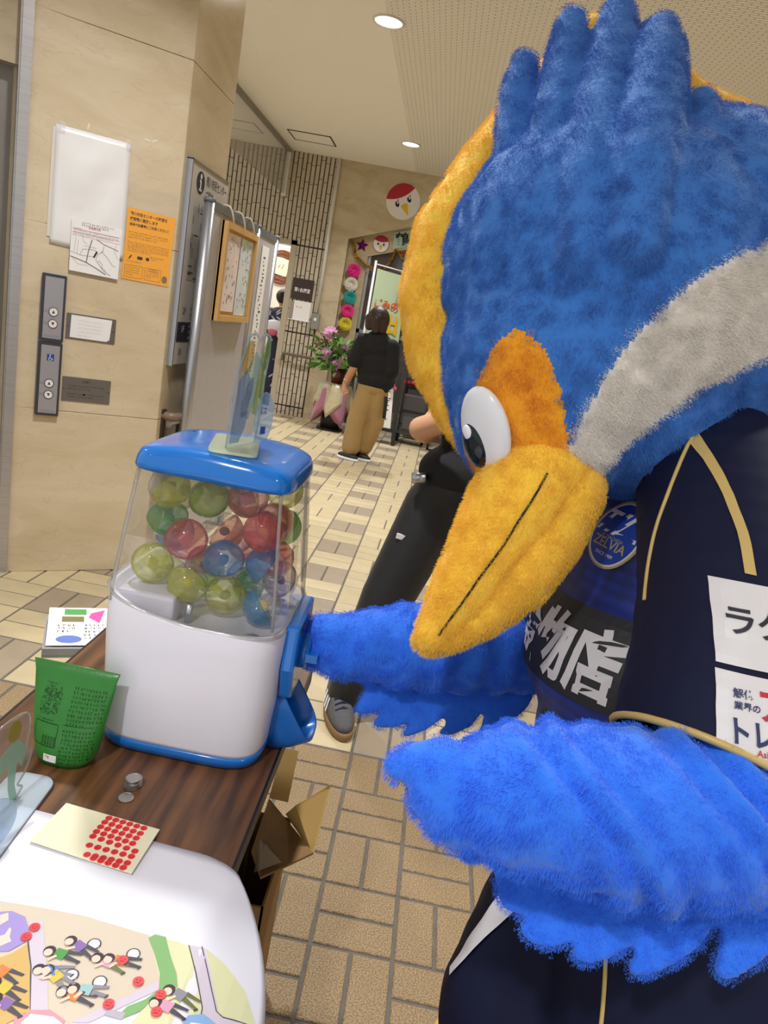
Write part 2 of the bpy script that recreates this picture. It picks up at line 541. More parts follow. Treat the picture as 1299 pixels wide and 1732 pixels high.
# ---------------------------------------------------------------- ceiling, downlights, hatch, smoke curtain
CEIL = 3.30
M_CEIL = mat('plaster_ceiling', 'efebe4', 0.9, bump=0.5, bscale=90)
def slot_ceiling():
    m = mat('slotted_ceiling_board', 'efebe4', 0.9)
    nt = m.node_tree; b = nt.nodes['Principled BSDF']
    tc = nt.nodes.new('ShaderNodeTexCoord')
    br = nt.nodes.new('ShaderNodeTexBrick')
    br.inputs['Scale'].default_value = 1.0; br.inputs['Mortar Size'].default_value = 0.0035; br.inputs['Brick Width'].default_value = 0.075; br.inputs['Row Height'].default_value = 0.024
    br.inputs['Mortar Smooth'].default_value = 0.6
    nt.links.new(tc.outputs['Object'], br.inputs['Vector'])
    br.inputs['Color1'].default_value = br.inputs['Color2'].default_value = (*lin('efebe4'), 1); br.inputs['Mortar'].default_value = (*lin('bdb3a3'), 1)
    nt.links.new(br.outputs['Color'], b.inputs['Base Color'])
    bp = nt.nodes.new('ShaderNodeBump'); bp.inputs['Strength'].default_value = 0.6; bp.inputs['Distance'].default_value = 0.01; bp.invert = True
    nt.links.new(br.outputs['Fac'], bp.inputs['Height']); nt.links.new(bp.outputs[0], b.inputs['Normal'])
    return m
ce = build(MB().box((-5.5, -2, CEIL), (-0.75, 13.5, CEIL + 0.15)).box((-0.75, -2, CEIL), (4.5, 13.5, CEIL + 0.15), 1), 'ceiling', [M_CEIL, slot_ceiling()])
struct(ce)
M_LAMP = mat('lamp_diffuser', 'ffffff', 0.5, emit='fffaf2', estr=7.0)
M_RIM = mat('lamp_rim', 'dcd8d0', 0.4)
def downlight(x, y, seen):
    t = thing('ceiling_downlight', 'round recessed white downlight ' + seen, 'lamp', (x, y, CEIL), 'downlights in the ceiling')
    build(MB().lathe([(0.105, 0.0), (0.105, -0.008), (0.092, -0.010), (0.088, -0.003), (0.088, 0.0)], seg=32), 'rim', M_RIM, t, True)
    build(MB().lathe([(0.087, -0.0045), (0.087, -0.002)], seg=32), 'diffuser', M_LAMP, t)
    ld = bpy.data.lights.new('lamp_light', 'AREA'); ld.shape = 'DISK'; ld.size = 0.17; ld.energy = LAMP_W; ld.color = (0.97, 0.965, 1.0); ld.spread = math.radians(125)
    lo = bpy.data.objects.new('lamp_light', ld); COL.objects.link(lo); lo.parent = t; lo.location = (0, 0, -0.012)
for x in (-3.85, -0.75, 2.35):
    for y in (-0.93, 2.18, 5.29, 8.41):
        downlight(x, y, 'beside the ceiling hatch' if (x == -0.75 and y > 8) else 'on the edge of the slotted ceiling boards' if (x == -0.75 and y > 5) else 'further along the lobby ceiling')
t = thing('ceiling_hatch', 'square access hatch with dark metal rim in the plaster ceiling', 'hatch', (-1.92, 8.93, CEIL))
build(MB().box((-0.24, -0.205, -0.004), (0.24, 0.205, 0.0)), 'panel', M_CEIL, t)
mb = MB()
for a, b in (((-0.25, -0.215), (0.25, -0.2)), ((-0.25, 0.2), (0.25, 0.215)), ((-0.25, -0.215), (-0.235, 0.215)), ((0.235, -0.215), (0.25, 0.215))):
    mb.box((a[0], a[1], -0.007), (b[0], b[1], 0.0))
build(mb, 'rim', mat('hatch_rim', '4d463f', 0.5, 0.4), t)
t = thing('smoke_curtain', 'clear glass smoke curtain hanging from a grey ceiling rail', 'glass screen', (-2.36, 8.2, CEIL))
build(MB().box((-0.03, -2.6, -0.035), (0.03, 1.59, 0.0)), 'rail', mat('curtain_rail', '8d877f', 0.5), t)
build(MB().box((-0.004, -2.6, -0.53), (0.004, 1.56, -0.03)), 'glass_pane', clear_mat('curtain_glass', 'd8d2c4', 0.25, 0.02, 1.6), t)
build(MB().box((-0.025, 1.54, -0.55), (0.025, 1.595, -0.02)), 'end_post', mat('white_metal', 'dedad2', 0.4), t)

# ---------------------------------------------------------------- lift pillar (left), two faces at an angle
PA = Vector((-1.825, 3.076, 0)); ang = math.radians(34.5)
PD = Vector((math.cos(ang), math.sin(ang), 0))
PLEN = 0.638
K = PA + PD * PLEN
pill = frame(PA, PD, (0, 0, 1))                 # local x along the face, y up, z towards the lobby
poly = [(PA.x, PA.y), (K.x, K.y), (K.x, 4.06), (-2.9, 4.06)]
wl = build(MB().prism([(p[0], p[1]) for p in ((PA + PD * 0.01).to_tuple()[:2], (K.x - 0.012, K.y + 0.012), (K.x - 0.012, 4.05), (-2.75, 4.05), (-2.25, 2.95 + 0.35))], 0, CEIL), 'wall_left', M_STONE)
struct(wl)
rows = [0.0, 0.785, 1.577, 2.37, CEIL]
for a, b in zip(rows[:-1], rows[1:]):
    bevel(build(MB().box((0.0, a + 0.0012, -0.03), (PLEN - 0.0005, b - 0.0012, 0.0), mx=pill), 'stone_panel', M_STONE, wl), 0.0015, 1)
    bevel(build(MB().box((K.x - 0.03, K.y + 0.001, a + 0.0012), (K.x, 4.06, b - 0.0012)), 'stone_panel', M_STONE, wl), 0.0015, 1)
# lift: header, steel jamb, door leaf
hd = build(MB().box((-1.6, 2.15, -0.10), (-0.03, CEIL, -0.03), mx=pill), 'trim_1', M_STONE_B); struct(hd)
j = build(MB().box((-0.028, 0, -0.12), (0.012, CEIL, 0.012), mx=pill).box((-0.034, 0, -0.12), (-0.028, CEIL, 0.004), mx=pill), 'trim_2', M_STEEL); struct(j)
dr = build(MB().box((-1.6, 0.0, -0.16), (-0.02, 2.15, -0.10), mx=pill), 'door_1', M_DKSTEEL); struct(dr)
build(MB().box((-0.82, 0.0, -0.102), (-0.815, 2.15, -0.098), mx=pill), 'door_gap', M_BLACK, dr)

# ---------------------------------------------------------------- back wall: ribbed tiles, doorway, stone with gabled opening
WY = 9.8
M_RIB = mat('greige_wall_tile', 'bdb19c', 0.45, noise=0.06, nscale=5, bump=0.05)
M_RIBJ = mat('wall_joint', '4f463a', 0.9)
DX0, DX1, DH = -3.05, -2.137, 2.2
mb = MB().box((-5.5, WY + 0.01, 0), (DX0, WY + 0.25, CEIL)).box((DX1, WY + 0.01, 0), (-1.70, WY + 0.25, CEIL)).box((DX0, WY + 0.01, DH), (DX1, WY + 0.25, CEIL))
wb = build(mb, 'wall_back', M_RIBJ); struct(wb)
mb = MB(); rd = random.Random(3)
TW = 0.0585; x = -5.4; c = 0
while x < -1.74:
    z = -rd.random() * 0.2
    while z < CEIL:
        z1 = z + 0.222
        a, b = max(z, 0.0), min(z1, CEIL)
        for lo, hi in ((0.0, 0.115), (0.13, 1.095), (1.11, 2.19), (2.205, CEIL)):
            p, q = max(a, lo), min(b, hi)
            if q - p < 0.01: continue
            if DX0 - 0.05 < x < DX1 + 0.005 and p < DH:
                if q <= DH: continue
                p = max(p, DH)
            mb.box((x + 0.0075, WY - 0.010, p + 0.003), (x + TW - 0.0075, WY + 0.012, q - 0.002))
        z = z1 + 0.002
    x += TW
o = build(mb, 'ribbed_tile', M_RIB, wb); o['kind'] = 'stuff'
df = build(MB().box((DX1 - 0.045, WY - 0.02, 0), (DX1 + 0.03, WY + 0.27, DH + 0.045)).box((DX0, WY - 0.02, DH - 0.01), (DX1 + 0.03, WY + 0.27, DH + 0.045)).box((DX0 - 0.012, WY - 0.02, 0), (DX0 + 0.045, WY + 0.27, DH + 0.045)), 'trim_3', mat('door_frame_paint', 'b3a78e', 0.45)); struct(df)
# stone wall with gabled opening
op = [(-1.455, 0.0), (-1.455, 2.384), (-0.15, 2.85), (1.2, 2.384), (1.2, 0.0)]
mb = MB()
Mxz = Matrix(((1, 0, 0, 0), (0, 0, -1, WY + 0.02), (0, 1, 0, 0), (0, 0, 0, 1)))
mb.prism([(-1.70, 0), (-1.455, 0), (-1.455, 2.384), (-0.15, 2.85), (1.2, 2.384), (1.2, 0), (4.5, 0), (4.5, CEIL), (-1.70, CEIL)], 0.0, 0.03, mx=Mxz)
ws = build(mb, 'wall_back_stone', M_STONE_B); struct(ws)
# recessed reveal with door frame behind it
inn = [(-1.19, 0.0), (-1.19, 2.225), (-0.15, 2.585), (0.9, 2.225), (0.9, 0)]
mb = MB(); Mr = Mxz.copy(); Mr.translation = (0, WY + 0.16, 0)
mb.prism([(-1.47, 0), (-1.19, 0), (-1.19, 2.225), (-0.15, 2.585), (0.9, 2.225), (0.9, 0), (1.22, 0), (1.22, 2.4), (-0.15, 2.9), (-1.47, 2.4)], 0.0, 0.03, mx=Mr)
# reveal sides
def quad_slab(mb, a, b, d0, d1, mi=0):
    mb.add([(a[0], d0, a[1]), (b[0], d0, b[1]), (b[0], d1, b[1]), (a[0], d1, a[1])], [(0, 1, 2, 3)], mi)
for a, b in zip(op[:-1], op[1:]): quad_slab(mb, a, b, WY - 0.01, WY + 0.17)
rv = build(mb, 'trim_4', stone_mat('reveal_stone', 'c3b18e', 'ad9872', vein=0.05)); struct(rv)
# glazed shop front inside the opening
gl = build(MB().box((-1.2, WY + 0.18, 0), (-1.15, WY + 0.24, 2.35)).box((-0.72, WY + 0.18, 0), (-0.68, WY + 0.24, 2.55)).box((-1.2, WY + 0.18, 1.25), (0.95, WY + 0.23, 1.30)).box((0.86, WY + 0.18, 0), (0.92, WY + 0.24, 2.35)), 'window_1', M_ALU); struct(gl)
build(MB().box((-1.15, WY + 0.2, 0), (0.86, WY + 0.205, 2.6)), 'glass_pane', clear_mat('shop_glass', 'b8b6b4', 0.18, 0.02, 1.5), gl)
# space behind the opening
br = build(MB().box((-1.6, 12.4, 0), (1.6, 12.5, CEIL)).box((-1.62, 10.05, 0), (-1.55, 12.5, CEIL), 1).box((1.55, 10.05, 0), (1.62, 12.5, CEIL), 1), 'wall_behind_opening', [mat('dim_room_wall', '8f8a86', 0.8), mat('dim_room_side', '8f8a86', 0.8)]); struct(br)
# bright meeting room behind the doorway
M_RW = mat('meeting_room_wall', 'f3ece4', 0.8)
rm = build(MB().box((-4.6, 12.6, 0), (-1.68, 12.7, CEIL)).box((-4.7, 10.05, 0), (-4.6, 12.7, CEIL)).box((-1.75, 10.05, 0), (-1.68, 12.7, CEIL)), 'wall_meeting_room', M_RW); struct(rm)
rf = build(MB().box((-4.6, 10.05, -0.004), (-1.75, 12.6, 0.004)), 'floor_meeting_room', mat('pale_room_floor', 'e8ddcb', 0.35)); struct(rf)
for x, y in ((-2.75, 11.3), (-3.7, 11.3)):
    t = thing('room_light_panel', 'long white ceiling light inside the bright meeting room', 'lamp', (x, y, CEIL - 0.02), 'meeting room ceiling lights')
    build(MB().box((-0.15, -0.6, -0.04), (0.15, 0.6, 0.02)), 'housing', M_RIM, t)
    build(MB().box((-0.13, -0.58, -0.045), (0.13, 0.58, -0.041)), 'diffuser', M_LAMP, t)
    ld = bpy.data.lights.new('lamp_light', 'AREA'); ld.shape = 'RECTANGLE'; ld.size = 0.26; ld.size_y = 1.1; ld.energy = 24; ld.color = (1, 0.97, 0.92)
    lo = bpy.data.objects.new('lamp_light', ld); COL.objects.link(lo); lo.parent = t; lo.location = (0, 0, -0.06)
# side walls of the lobby, outside the view
wr = build(MB().box((4.4, -2, 0), (4.5, 13.5, CEIL)), 'wall_right', M_STONE_B); struct(wr)

# ---------------------------------------------------------------- things on the lift pillar (frame pill: x along the face, y up)
def on_pillar(name, label, cat, z=0.0005, group=None):
    m = pill.copy(); m.translation = pill @ Vector((0, 0, z))
    return thing(name, label, cat, mx=m, group=group)
def crumple(mb_pts, amp, seed):
    rd = random.Random(seed)
    return amp * rd.random()
# white blank covered poster
t = on_pillar('covered_poster', 'large blank white crumpled poster taped on the lift pillar', 'poster')
mb = MB(); nx, ny = 14, 20; rd = random.Random(5)
q = [(0.113, 1.503), (0.414, 1.49), (0.409, 1.972), (0.112, 1.971)]
vs = []
for i in range(ny + 1):
    for k in range(nx + 1):
        a, b = k / nx, i / ny
        x = (q[0][0] * (1 - a) + q[1][0] * a) * (1 - b) + (q[3][0] * (1 - a) + q[2][0] * a) * b
        y = (q[0][1] * (1 - a) + q[1][1] * a) * (1 - b) + (q[3][1] * (1 - a) + q[2][1] * a) * b
        w = min(a, 1 - a, b, 1 - b) * 4
        vs.append((x, y, 0.004 + min(1, w) * (0.004 + 0.004 * math.sin(9 * b + 2.0 * math.sin(5 * a)) + 0.003 * rd.random())))
mb.add(vs, [(i * (nx + 1) + k, i * (nx + 1) + k + 1, (i + 1) * (nx + 1) + k + 1, (i + 1) * (nx + 1) + k) for i in range(ny) for k in range(nx)])
o = build(mb, 'cover_sheet', mat('crumpled_white_sheet', 'e9e8e4', 0.35), t, True)
md = o.modifiers.new('thick', 'SOLIDIFY'); md.thickness = 0.001
build(MB().box((0.100, 1.53, 0), (0.40, 1.96, 0.003)), 'backing_poster', mat('backing_sheet', 'd8d2c6', 0.7), t)
mt = clear_mat('clear_tape', 'ffffff', 0.12, 0.1)
for x, y in ((0.135, 1.965), (0.40, 1.968)): build(MB().box((x - 0.012, y - 0.02, 0.0125), (x + 0.012, y + 0.02, 0.0135)), 'tape', mt, t)
# map notice
t = on_pillar('map_notice', 'white notice with a black line street map and red heading', 'notice', 0.012)
build(MB().prism([(0.195, 1.408), (0.398, 1.404), (0.400, 1.620), (0.193, 1.623)], 0, 0.001), 'sheet', M_WHITE, t)
mb = MB(); rb = MB()
dashes(mb, 0.235, 1.615, 0.13, 2, 0.009, 0.007, 1, z=0.0015)
put_text(rb, '会場案内図', 0.010, 0.262, 1.592, 0.0015)
dashes(rb, 0.202, 1.588, 0.06, 1, 0.008, 0.006, 4, z=0.0015)
for y0 in (1.583, 1.568, 1.556): rb.flat(stroke([(0.198, y0), (0.396, y0 - 0.002)], 0.001), 0.0015)
dashes(mb, 0.203, 1.581, 0.185, 3, 0.008, 0.005, 2, z=0.0015)
roads = [([(0.28, 1.55), (0.268, 1.50), (0.262, 1.452)], 0.004), ([(0.197, 1.467), (0.262, 1.452), (0.31, 1.432), (0.345, 1.415)], 0.004), ([(0.197, 1.487), (0.24, 1.478), (0.292, 1.481)], 0.0015),
         ([(0.235, 1.481), (0.245, 1.505), (0.285, 1.509), (0.30, 1.508)], 0.0015), ([(0.298, 1.555), (0.33, 1.54), (0.39, 1.525)], 0.003), ([(0.33, 1.535), (0.327, 1.51), (0.305, 1.492), (0.30, 1.47), (0.335, 1.43), (0.365, 1.414)], 0.002),
         ([(0.32, 1.51), (0.345, 1.49), (0.37, 1.46), (0.385, 1.455)], 0.0015), ([(0.31, 1.47), (0.33, 1.455), (0.325, 1.445), (0.345, 1.43)], 0.0015), ([(0.215, 1.55), (0.21, 1.49)], 0.001), ([(0.225, 1.54), (0.222, 1.485)], 0.001),
         ([(0.205, 1.46), (0.23, 1.44), (0.27, 1.44)], 0.001), ([(0.38, 1.55), (0.375, 1.52), (0.39, 1.49)], 0.001), ([(0.25, 1.52), (0.30, 1.518)], 0.001), ([(0.24, 1.56), (0.246, 1.535), (0.262, 1.53)], 0.001)]
g2 = MB()
for p, w in roads: g2.flat(stroke(p, w), 0.0015)
mb.flat(stroke([(0.291, 1.478), (0.303, 1.505)], 0.007), 0.002)
build(mb, 'black_lettering', M_PRINT, t); build(rb, 'red_lettering', M_REDPRINT, t); build(g2, 'street_lines', M_GREYPRINT, t)
# orange notice in a clear sleeve
t = on_pillar('orange_notice', 'bright orange notice in a clear sleeve about the evening rooms', 'notice', 0.002)
build(MB().prism([(0.415, 1.414), (0.622, 1.412), (0.627, 1.714), (0.419, 1.719)], 0, 0.001), 'sheet', mat('orange_paper', 'ffae1e', 0.6), t)
mb = MB()
for i, s in enumerate(('鶴川市民センターの和室を', '夜間等に開放します', '勉強や読書等にご利用ください！')):
    put_text(mb, s, 0.0165 if i < 2 else 0.0145, 0.430, 1.690 - i * 0.022, 0.0015, bold=0.02, squeeze=0.82)
dashes(mb, 0.43, 1.622, 0.17, 3, 0.011, 0.007, 11, z=0.0015); dashes(mb, 0.43, 1.578, 0.18, 5, 0.009, 0.006, 12, z=0.0015)
mb.flat([(0.437, 1.505), (0.447, 1.522), (0.452, 1.52), (0.442, 1.503)], 0.0015).box((0.475, 1.507, 0.001), (0.498, 1.52, 0.0015)); mb.flat(circ(0.52, 1.515, 0.008), 0.0015)
dashes(mb, 0.432, 1.497, 0.10, 1, 0.01, 0.006, 13, z=0.0015); dashes(mb, 0.53, 1.53, 0.06, 2, 0.009, 0.006, 14, z=0.0015); dashes(mb, 0.53, 1.478, 0.04, 2, 0.009, 0.006, 15, z=0.0015)
for x0, x1 in ((0.425, 0.503), (0.513, 0.585)):
    for s in ([(x0, 1.425), (x1, 1.425)], [(x0, 1.477), (x1, 1.477)], [(x0, 1.425), (x0, 1.477)], [(x1, 1.425), (x1, 1.477)]): mb.flat(stroke(s, 0.001), 0.0015)
    dashes(mb, x0 + 0.005, 1.470, x1 - x0 - 0.015, 4, 0.010, 0.006, 16, z=0.0015)
build(mb, 'black_lettering', M_PRINT, t)
build(MB().flat(circ(0.603, 1.44, 0.012, 0.016), 0.0015), 'stamp', mat('stamp_brown', '8a6a22', 0.7), t)
build(MB().box((0.41, 1.405, 0.0025), (0.63, 1.815, 0.0030)), 'clear_sleeve', clear_mat('clear_sleeve', 'fbf8f2', 0.03, 0.12, 0.6), t)
# lift call panel: two units
M_UNIT = mat('button_unit_frame', '51535c', 0.35, 0.6); M_FACE = mat('button_unit_face', 'b4b3b6', 0.35, 0.55); M_BTN = mat('button_white', 'e6e3de', 0.35)
t = on_pillar('lift_button_panel', 'tall grey lift call panel with two pairs of arrow buttons', 'button panel')
M_BLUE = mat('access_blue', '27458f', 0.5)
for z0, z1, ub, db in ((1.094, 1.379, 1.221, 1.170), (0.762, 1.088, 0.909, 0.858)):
    u = build(MB().prism(rrect(0.093, z0, 0.190, z1, 0.004), 0, 0.018), 'panel_unit', M_UNIT, t); bevel(u, 0.003)
    build(MB().prism(rrect(0.105, z0 + 0.012, 0.180, z1 - 0.012, 0.002), 0.018, 0.0195), 'face_plate', M_FACE, u)
    for zz, sg in ((ub, 1), (db, -1)):
        bt = build(MB().lathe([(0.0195, 0.019), (0.0195, 0.022), (0.0165, 0.022)], (0.144, zz, 0), 28).lathe([(0.0165, 0.019), (0.0165, 0.0225)], (0.144, zz, 0), 28, 1), 'button', [M_UNIT, M_BTN], u)
        build(MB().flat([(0.1375, zz - 0.0065 * sg), (0.1505, zz - 0.0065 * sg), (0.144, zz + 0.0075 * sg)][::sg], 0.0229), 'arrow', M_UNIT, bt) if False else build(MB().prism([(0.1375, zz - 0.0065 * sg), (0.1505, zz - 0.0065 * sg), (0.144, zz + 0.0075 * sg)], 0.0224, 0.0229), 'arrow', M_UNIT, u)
        build(MB().box((0.107, zz - 0.006, 0.0195), (0.122, zz + 0.006, 0.0200)), 'braille_mark', mat('braille_grey', '8e8d92', 0.5), u)
    build(MB().box((0.110, z0 + 0.018, 0.0195), (0.172, z0 + 0.026, 0.0200)), 'name_strip', mat('braille_grey', '8e8d92', 0.5), u)
    if z0 < 1:
        ic = build(MB().box((0.129, 1.009, 0.0195), (0.158, 1.038, 0.0202)), 'wheelchair_sign', M_BLUE, u)
        mb = MB(); mb.flat(circ(0.1415, 1.033, 0.0028, n=12), 0.0206)
        mb.flat(stroke([(0.1415, 1.029), (0.142, 1.0205), (0.149, 1.0205), (0.1515, 1.0145), (0.154, 1.015)], 0.0022), 0.0206)
        mb.flat(stroke(circ(0.1425, 1.0175, 0.0065, n=16, a0=110, a1=350), 0.0018), 0.0206)
        build(mb, 'wheelchair_mark', M_WHITEP, u)
for nm, lab, pts, pap in (('notice_plate', 'small steel plate beside the upper buttons with white paper taped over it', (0.2, 1.116, 0.409, 1.227), True), ('notice_plate', 'small bare steel plate of engraved text beside the lower buttons', (0.2, 0.836, 0.408, 0.946), False)):
    t = on_pillar(nm, lab, 'plate', group='plates beside the lift buttons')
    build(MB().prism(rrect(pts[0], pts[1], pts[2], pts[3], 0.003), 0, 0.003), 'plate', mat('plate_steel', '8f8b86', 0.35, 0.8), t)
    for x in (pts[0] + 0.008, pts[2] - 0.008): build(MB().lathe([(0.003, 0.003), (0.002, 0.0045)], (x, (pts[1] + pts[3]) / 2, 0), 10), 'screw', M_UNIT, t)
    if pap:
        pp = build(MB().prism([(0.217, 1.123), (0.372, 1.1225), (0.385, 1.132), (0.391, 1.221), (0.219, 1.221)], 0.0035, 0.0045), 'taped_paper', M_WHITE, t)
        mb = MB(); dashes(mb, 0.25, 1.203, 0.10, 5, 0.016, 0.006, 21, z=0.005, step=0.006); build(mb, 'faint_lettering', mat('faint_print', 'c2c0c6', 0.7), pp)
    else:
        mb = MB(); put_text(mb, 'お願い', 0.013, 0.304, 0.924, 0.0034, align='CENTER'); dashes(mb, 0.222, 0.911, 0.165, 2, 0.013, 0.008, 22, z=0.0034); dashes(mb, 0.222, 0.874, 0.165, 2, 0.013, 0.008, 23, z=0.0034)
        mb.flat([(0.29, 0.866), (0.30, 0.866), (0.30, 0.874), (0.29, 0.874)], 0.0036)
        build(mb, 'engraved_lettering', M_PRINT, t)
# scraps of old tape
for i, (x, y, a) in enumerate(((0.235, 1.995, 1.3), (0.475, 2.005, -0.15), (0.505, 2.01, 0.4))):
    t = on_pillar('tape_scrap', ('short upright', 'long flat', 'small tilted')[i] + ' strip of old white tape on the lift pillar above the notices', 'tape', group='old tape scraps')
    build(MB().prism([(x + c_ * math.cos(a) - d_ * math.sin(a), y + c_ * math.sin(a) + d_ * math.cos(a)) for c_, d_ in ((-0.013, -0.004), (0.013, -0.0035), (0.012, 0.0035), (-0.013, 0.003))], 0, 0.0008), 'strip', mat('old_tape', 'e6ddc8', 0.3), t)

# ---------------------------------------------------------------- second pillar face: information board, handrail
KX = K.x
info = frame((KX, 0, 0), (0, 1, 0), (0, 0, 1))     # local x = world y, y up, z = +x
t = thing('information_board', 'tall grey floor guide board headed with a round black i', 'sign', mx=info)
build(MB().box((3.488, 1.055, 0.0), (4.05, 1.985, 0.022)), 'panel', mat('guide_board', 'c6beb0', 0.5), t)
build(MB().box((3.475, 1.05, 0.0), (3.488, 1.99, 0.028)).box((3.475, 1.985, 0), (4.05, 1.992, 0.028)), 'edge_strip', M_ALU, t)
build(MB().prism(circ(3.62, 1.91, 0.055, 0.050, 32), 0.022, 0.0235), 'information_disc', M_PRINT, t)
mb = MB(); mb.flat(circ(3.62, 1.938, 0.012), 0.024); mb.flat(stroke([(3.605, 1.917), (3.62, 1.917), (3.62, 1.878)], 0.016), 0.024); mb.flat(stroke([(3.60, 1.878), (3.64, 1.878)], 0.010), 0.024)
build(mb, 'letter', M_WHITEP, t)
mb = MB(); put_text(mb, '鶴川市民センター', 0.052, 3.70, 1.915, 0.0235, squeeze=0.78); put_text(mb, 'ご案内', 0.052, 3.70, 1.85, 0.0235, squeeze=0.78)
put_text(mb, '2F', 0.045, 3.56, 1.30, 0.0235); dashes(mb, 3.66, 1.335, 0.08, 1, 0.02, 0.016, 31, z=0.0235); dashes(mb, 3.66, 1.305, 0.12, 2, 0.018, 0.014, 32, z=0.0235)
put_text(mb, 'B1', 0.045, 3.56, 1.10, 0.0235); dashes(mb, 3.68, 1.135, 0.07, 1, 0.02, 0.02, 33, z=0.0235)
rd = random.Random(9)
for i in range(46):
    x = rd.uniform(3.56, 3.98); y = rd.uniform(1.47, 1.79)
    if rd.random() < 0.5: mb.flat(stroke([(x, y), (x + rd.uniform(0.02, 0.08), y)], 0.004), 0.0235)
    else: mb.flat(stroke([(x, y), (x, y + rd.uniform(0.02, 0.06))], 0.005), 0.0235)
build(mb, 'black_lettering', M_PRINT, t)
build(MB().box((3.56, 1.46, 0.022), (3.70, 1.80, 0.0228)), 'floor_plan_area', mat('plan_grey', 'aaa294', 0.6), t)
bd = build(MB().box((3.51, 1.165, 0.022), (4.05, 1.26, 0.0236)), 'dark_band', mat('band_dark', '2b2a33', 0.5), t)
mb = MB(); put_text(mb, '1F', 0.045, 3.56, 1.212, 0.0242); dashes(mb, 3.66, 1.25, 0.10, 1, 0.02, 0.016, 34, z=0.0242); dashes(mb, 3.66, 1.222, 0.09, 1, 0.02, 0.018, 35, z=0.0242); dashes(mb, 3.66, 1.195, 0.14, 1, 0.02, 0.018, 36, z=0.0242)
build(mb, 'white_lettering', M_WHITEP, bd)
t = thing('handrail', 'brown rounded handrail on the pillar beneath the floor guide board', 'handrail', (KX, 3.5, 0.8))
build(MB().tube(spline([(0.0, 0.0, 0.0), (0.045, 0.002, 0.0), (0.065, 0.03, 0), (0.068, 0.09, 0), (0.068, 0.5, 0)], 6), 0.022, seg=14), 'rail', mat('rail_brown', '7c6a55', 0.4), t, True)
build(MB().box((0.0, -0.02, -0.16), (0.012, 0.018, 0.03)), 'end_plate', mat('rail_dark', '3a2c22', 0.5), t)
t = thing('leaflet_holder', 'pale grey leaflet holder on the pillar under the brown handrail', 'holder', (KX, 3.56, 0.55))
build(MB().box((0.002, 0, 0), (0.05, 0.3, 0.2)), 'pocket', mat('holder_grey', '9c9388', 0.5), t)
build(MB().box((0.05, 0.05, 0.03), (0.053, 0.2, 0.19)), 'leaflet', mat('leaflet_grey', 'c9c4bd', 0.6), t)

# ---------------------------------------------------------------- exhibition partition with hanging works
PX = -1.2
t = thing('exhibition_partition', 'grey exhibition partition with rounded aluminium posts beside the pillar', 'partition', (PX, 3.55, 0))
M_PART = mat('partition_grey', 'b2aeae', 0.6, noise=0.03)
for a, b in ((0.03, 0.855), (0.90, 1.33)):
    build(MB().box((-0.012, a, 0.12), (0.012, b, 1.80)), 'panel', M_PART, t)
for y in (0.0, 0.875, 1.35):
    build(MB().tube([(0, y, 0.0), (0, y, 1.83)], 0.026, seg=16), 'post', M_ALU, t, True)
    build(MB().tube([(0, y, 1.825), (0, y, 1.846)], 0.028, seg=16), 'post_cap', mat('cap_grey', '6b6f74', 0.5), t, True)
    build(MB().box((-0.2, y - 0.025, 0.0), (0.03, y + 0.025, 0.02)), 'foot', M_ALU, t)
for a, b in ((0.0, 0.875), (0.875, 1.35)): build(MB().box((-0.018, a, 1.80), (0.018, b, 1.838)), 'top_rail', mat('rail_grey', '8b8f94', 0.4, 0.6), t)
t = thing('wooden_display_board', 'light wooden board with two pale paper strips hanging by cords on the partition', 'board', (PX + 0.014, 3.72, 1.29))
M_PINE = mat('pine_wood', 'd2a765', 0.5, noise=0.1, nscale=8, stretch=(1, 1, 0.1)); M_PLY = mat('ply_panel', 'c09a58', 0.6)
build(MB().box((0.004, 0.0, 0.0), (0.014, 0.60, 0.485)), 'backboard', M_PLY, t)
for a, b in (((0.0, 0.0, 0.0), (0.034, 0.03, 0.485)), ((0.0, 0.57, 0.0), (0.034, 0.60, 0.485)), ((0.0, 0.03, 0.0), (0.034, 0.57, 0.03)), ((0.0, 0.03, 0.455), (0.034, 0.57, 0.485))): build(MB().box(a, b), 'frame_bar', M_PINE, t)
for i, (a, b, z0, c) in enumerate(((0.05, 0.305, 0.05, 'e0d3cd'), (0.325, 0.56, 0.035, 'cfd8d9'))):
    st = build(MB().box((0.016, a, z0), (0.018, b, 0.44)), 'paper_strip', mat('washi_%d' % i, c, 0.8, noise=0.12, nscale=6), t)
    mb = MB(); rd = random.Random(40 + i)
    for n in range(34):
        y = rd.uniform(a + 0.03, b - 0.03); z = rd.uniform(z0 + 0.03, 0.42); l = rd.uniform(0.006, 0.022)
        mb.box((0.018, y, z), (0.0186, y + 0.012, z + l))
    build(mb, 'brush_writing', mat('ink_faint', 'a3938f', 0.8), st)
for y in (0.12, 0.33, 0.52): build(MB().tube(spline([(0.026, y, 0.47), (0.03, y - 0.05, 0.52), (0.012, y - 0.06, 0.555), (-0.025, y - 0.05, 0.556), (-0.03, y, 0.53)], 5), 0.005, seg=6), 'cord', mat('white_cord', 'e4ddcd', 0.8), t, True)
t = thing('calligraphy_scroll', 'tall narrow white calligraphy scroll on the far partition panel', 'scroll', (PX + 0.014, 4.55, 0.72))
build(MB().box((0, 0, 0), (0.002, 0.17, 1.03)), 'paper', M_WHITE, t)
mb = MB(); rd = random.Random(77)
for n in range(40):
    z = 0.05 + 0.93 * n / 40; y = rd.uniform(0.05, 0.09)
    mb.box((0.002, y, z), (0.0026, y + rd.uniform(0.015, 0.05), z + rd.uniform(0.006, 0.016)))
build(mb, 'brush_writing', mat('ink_grey', '54494a', 0.8), t)

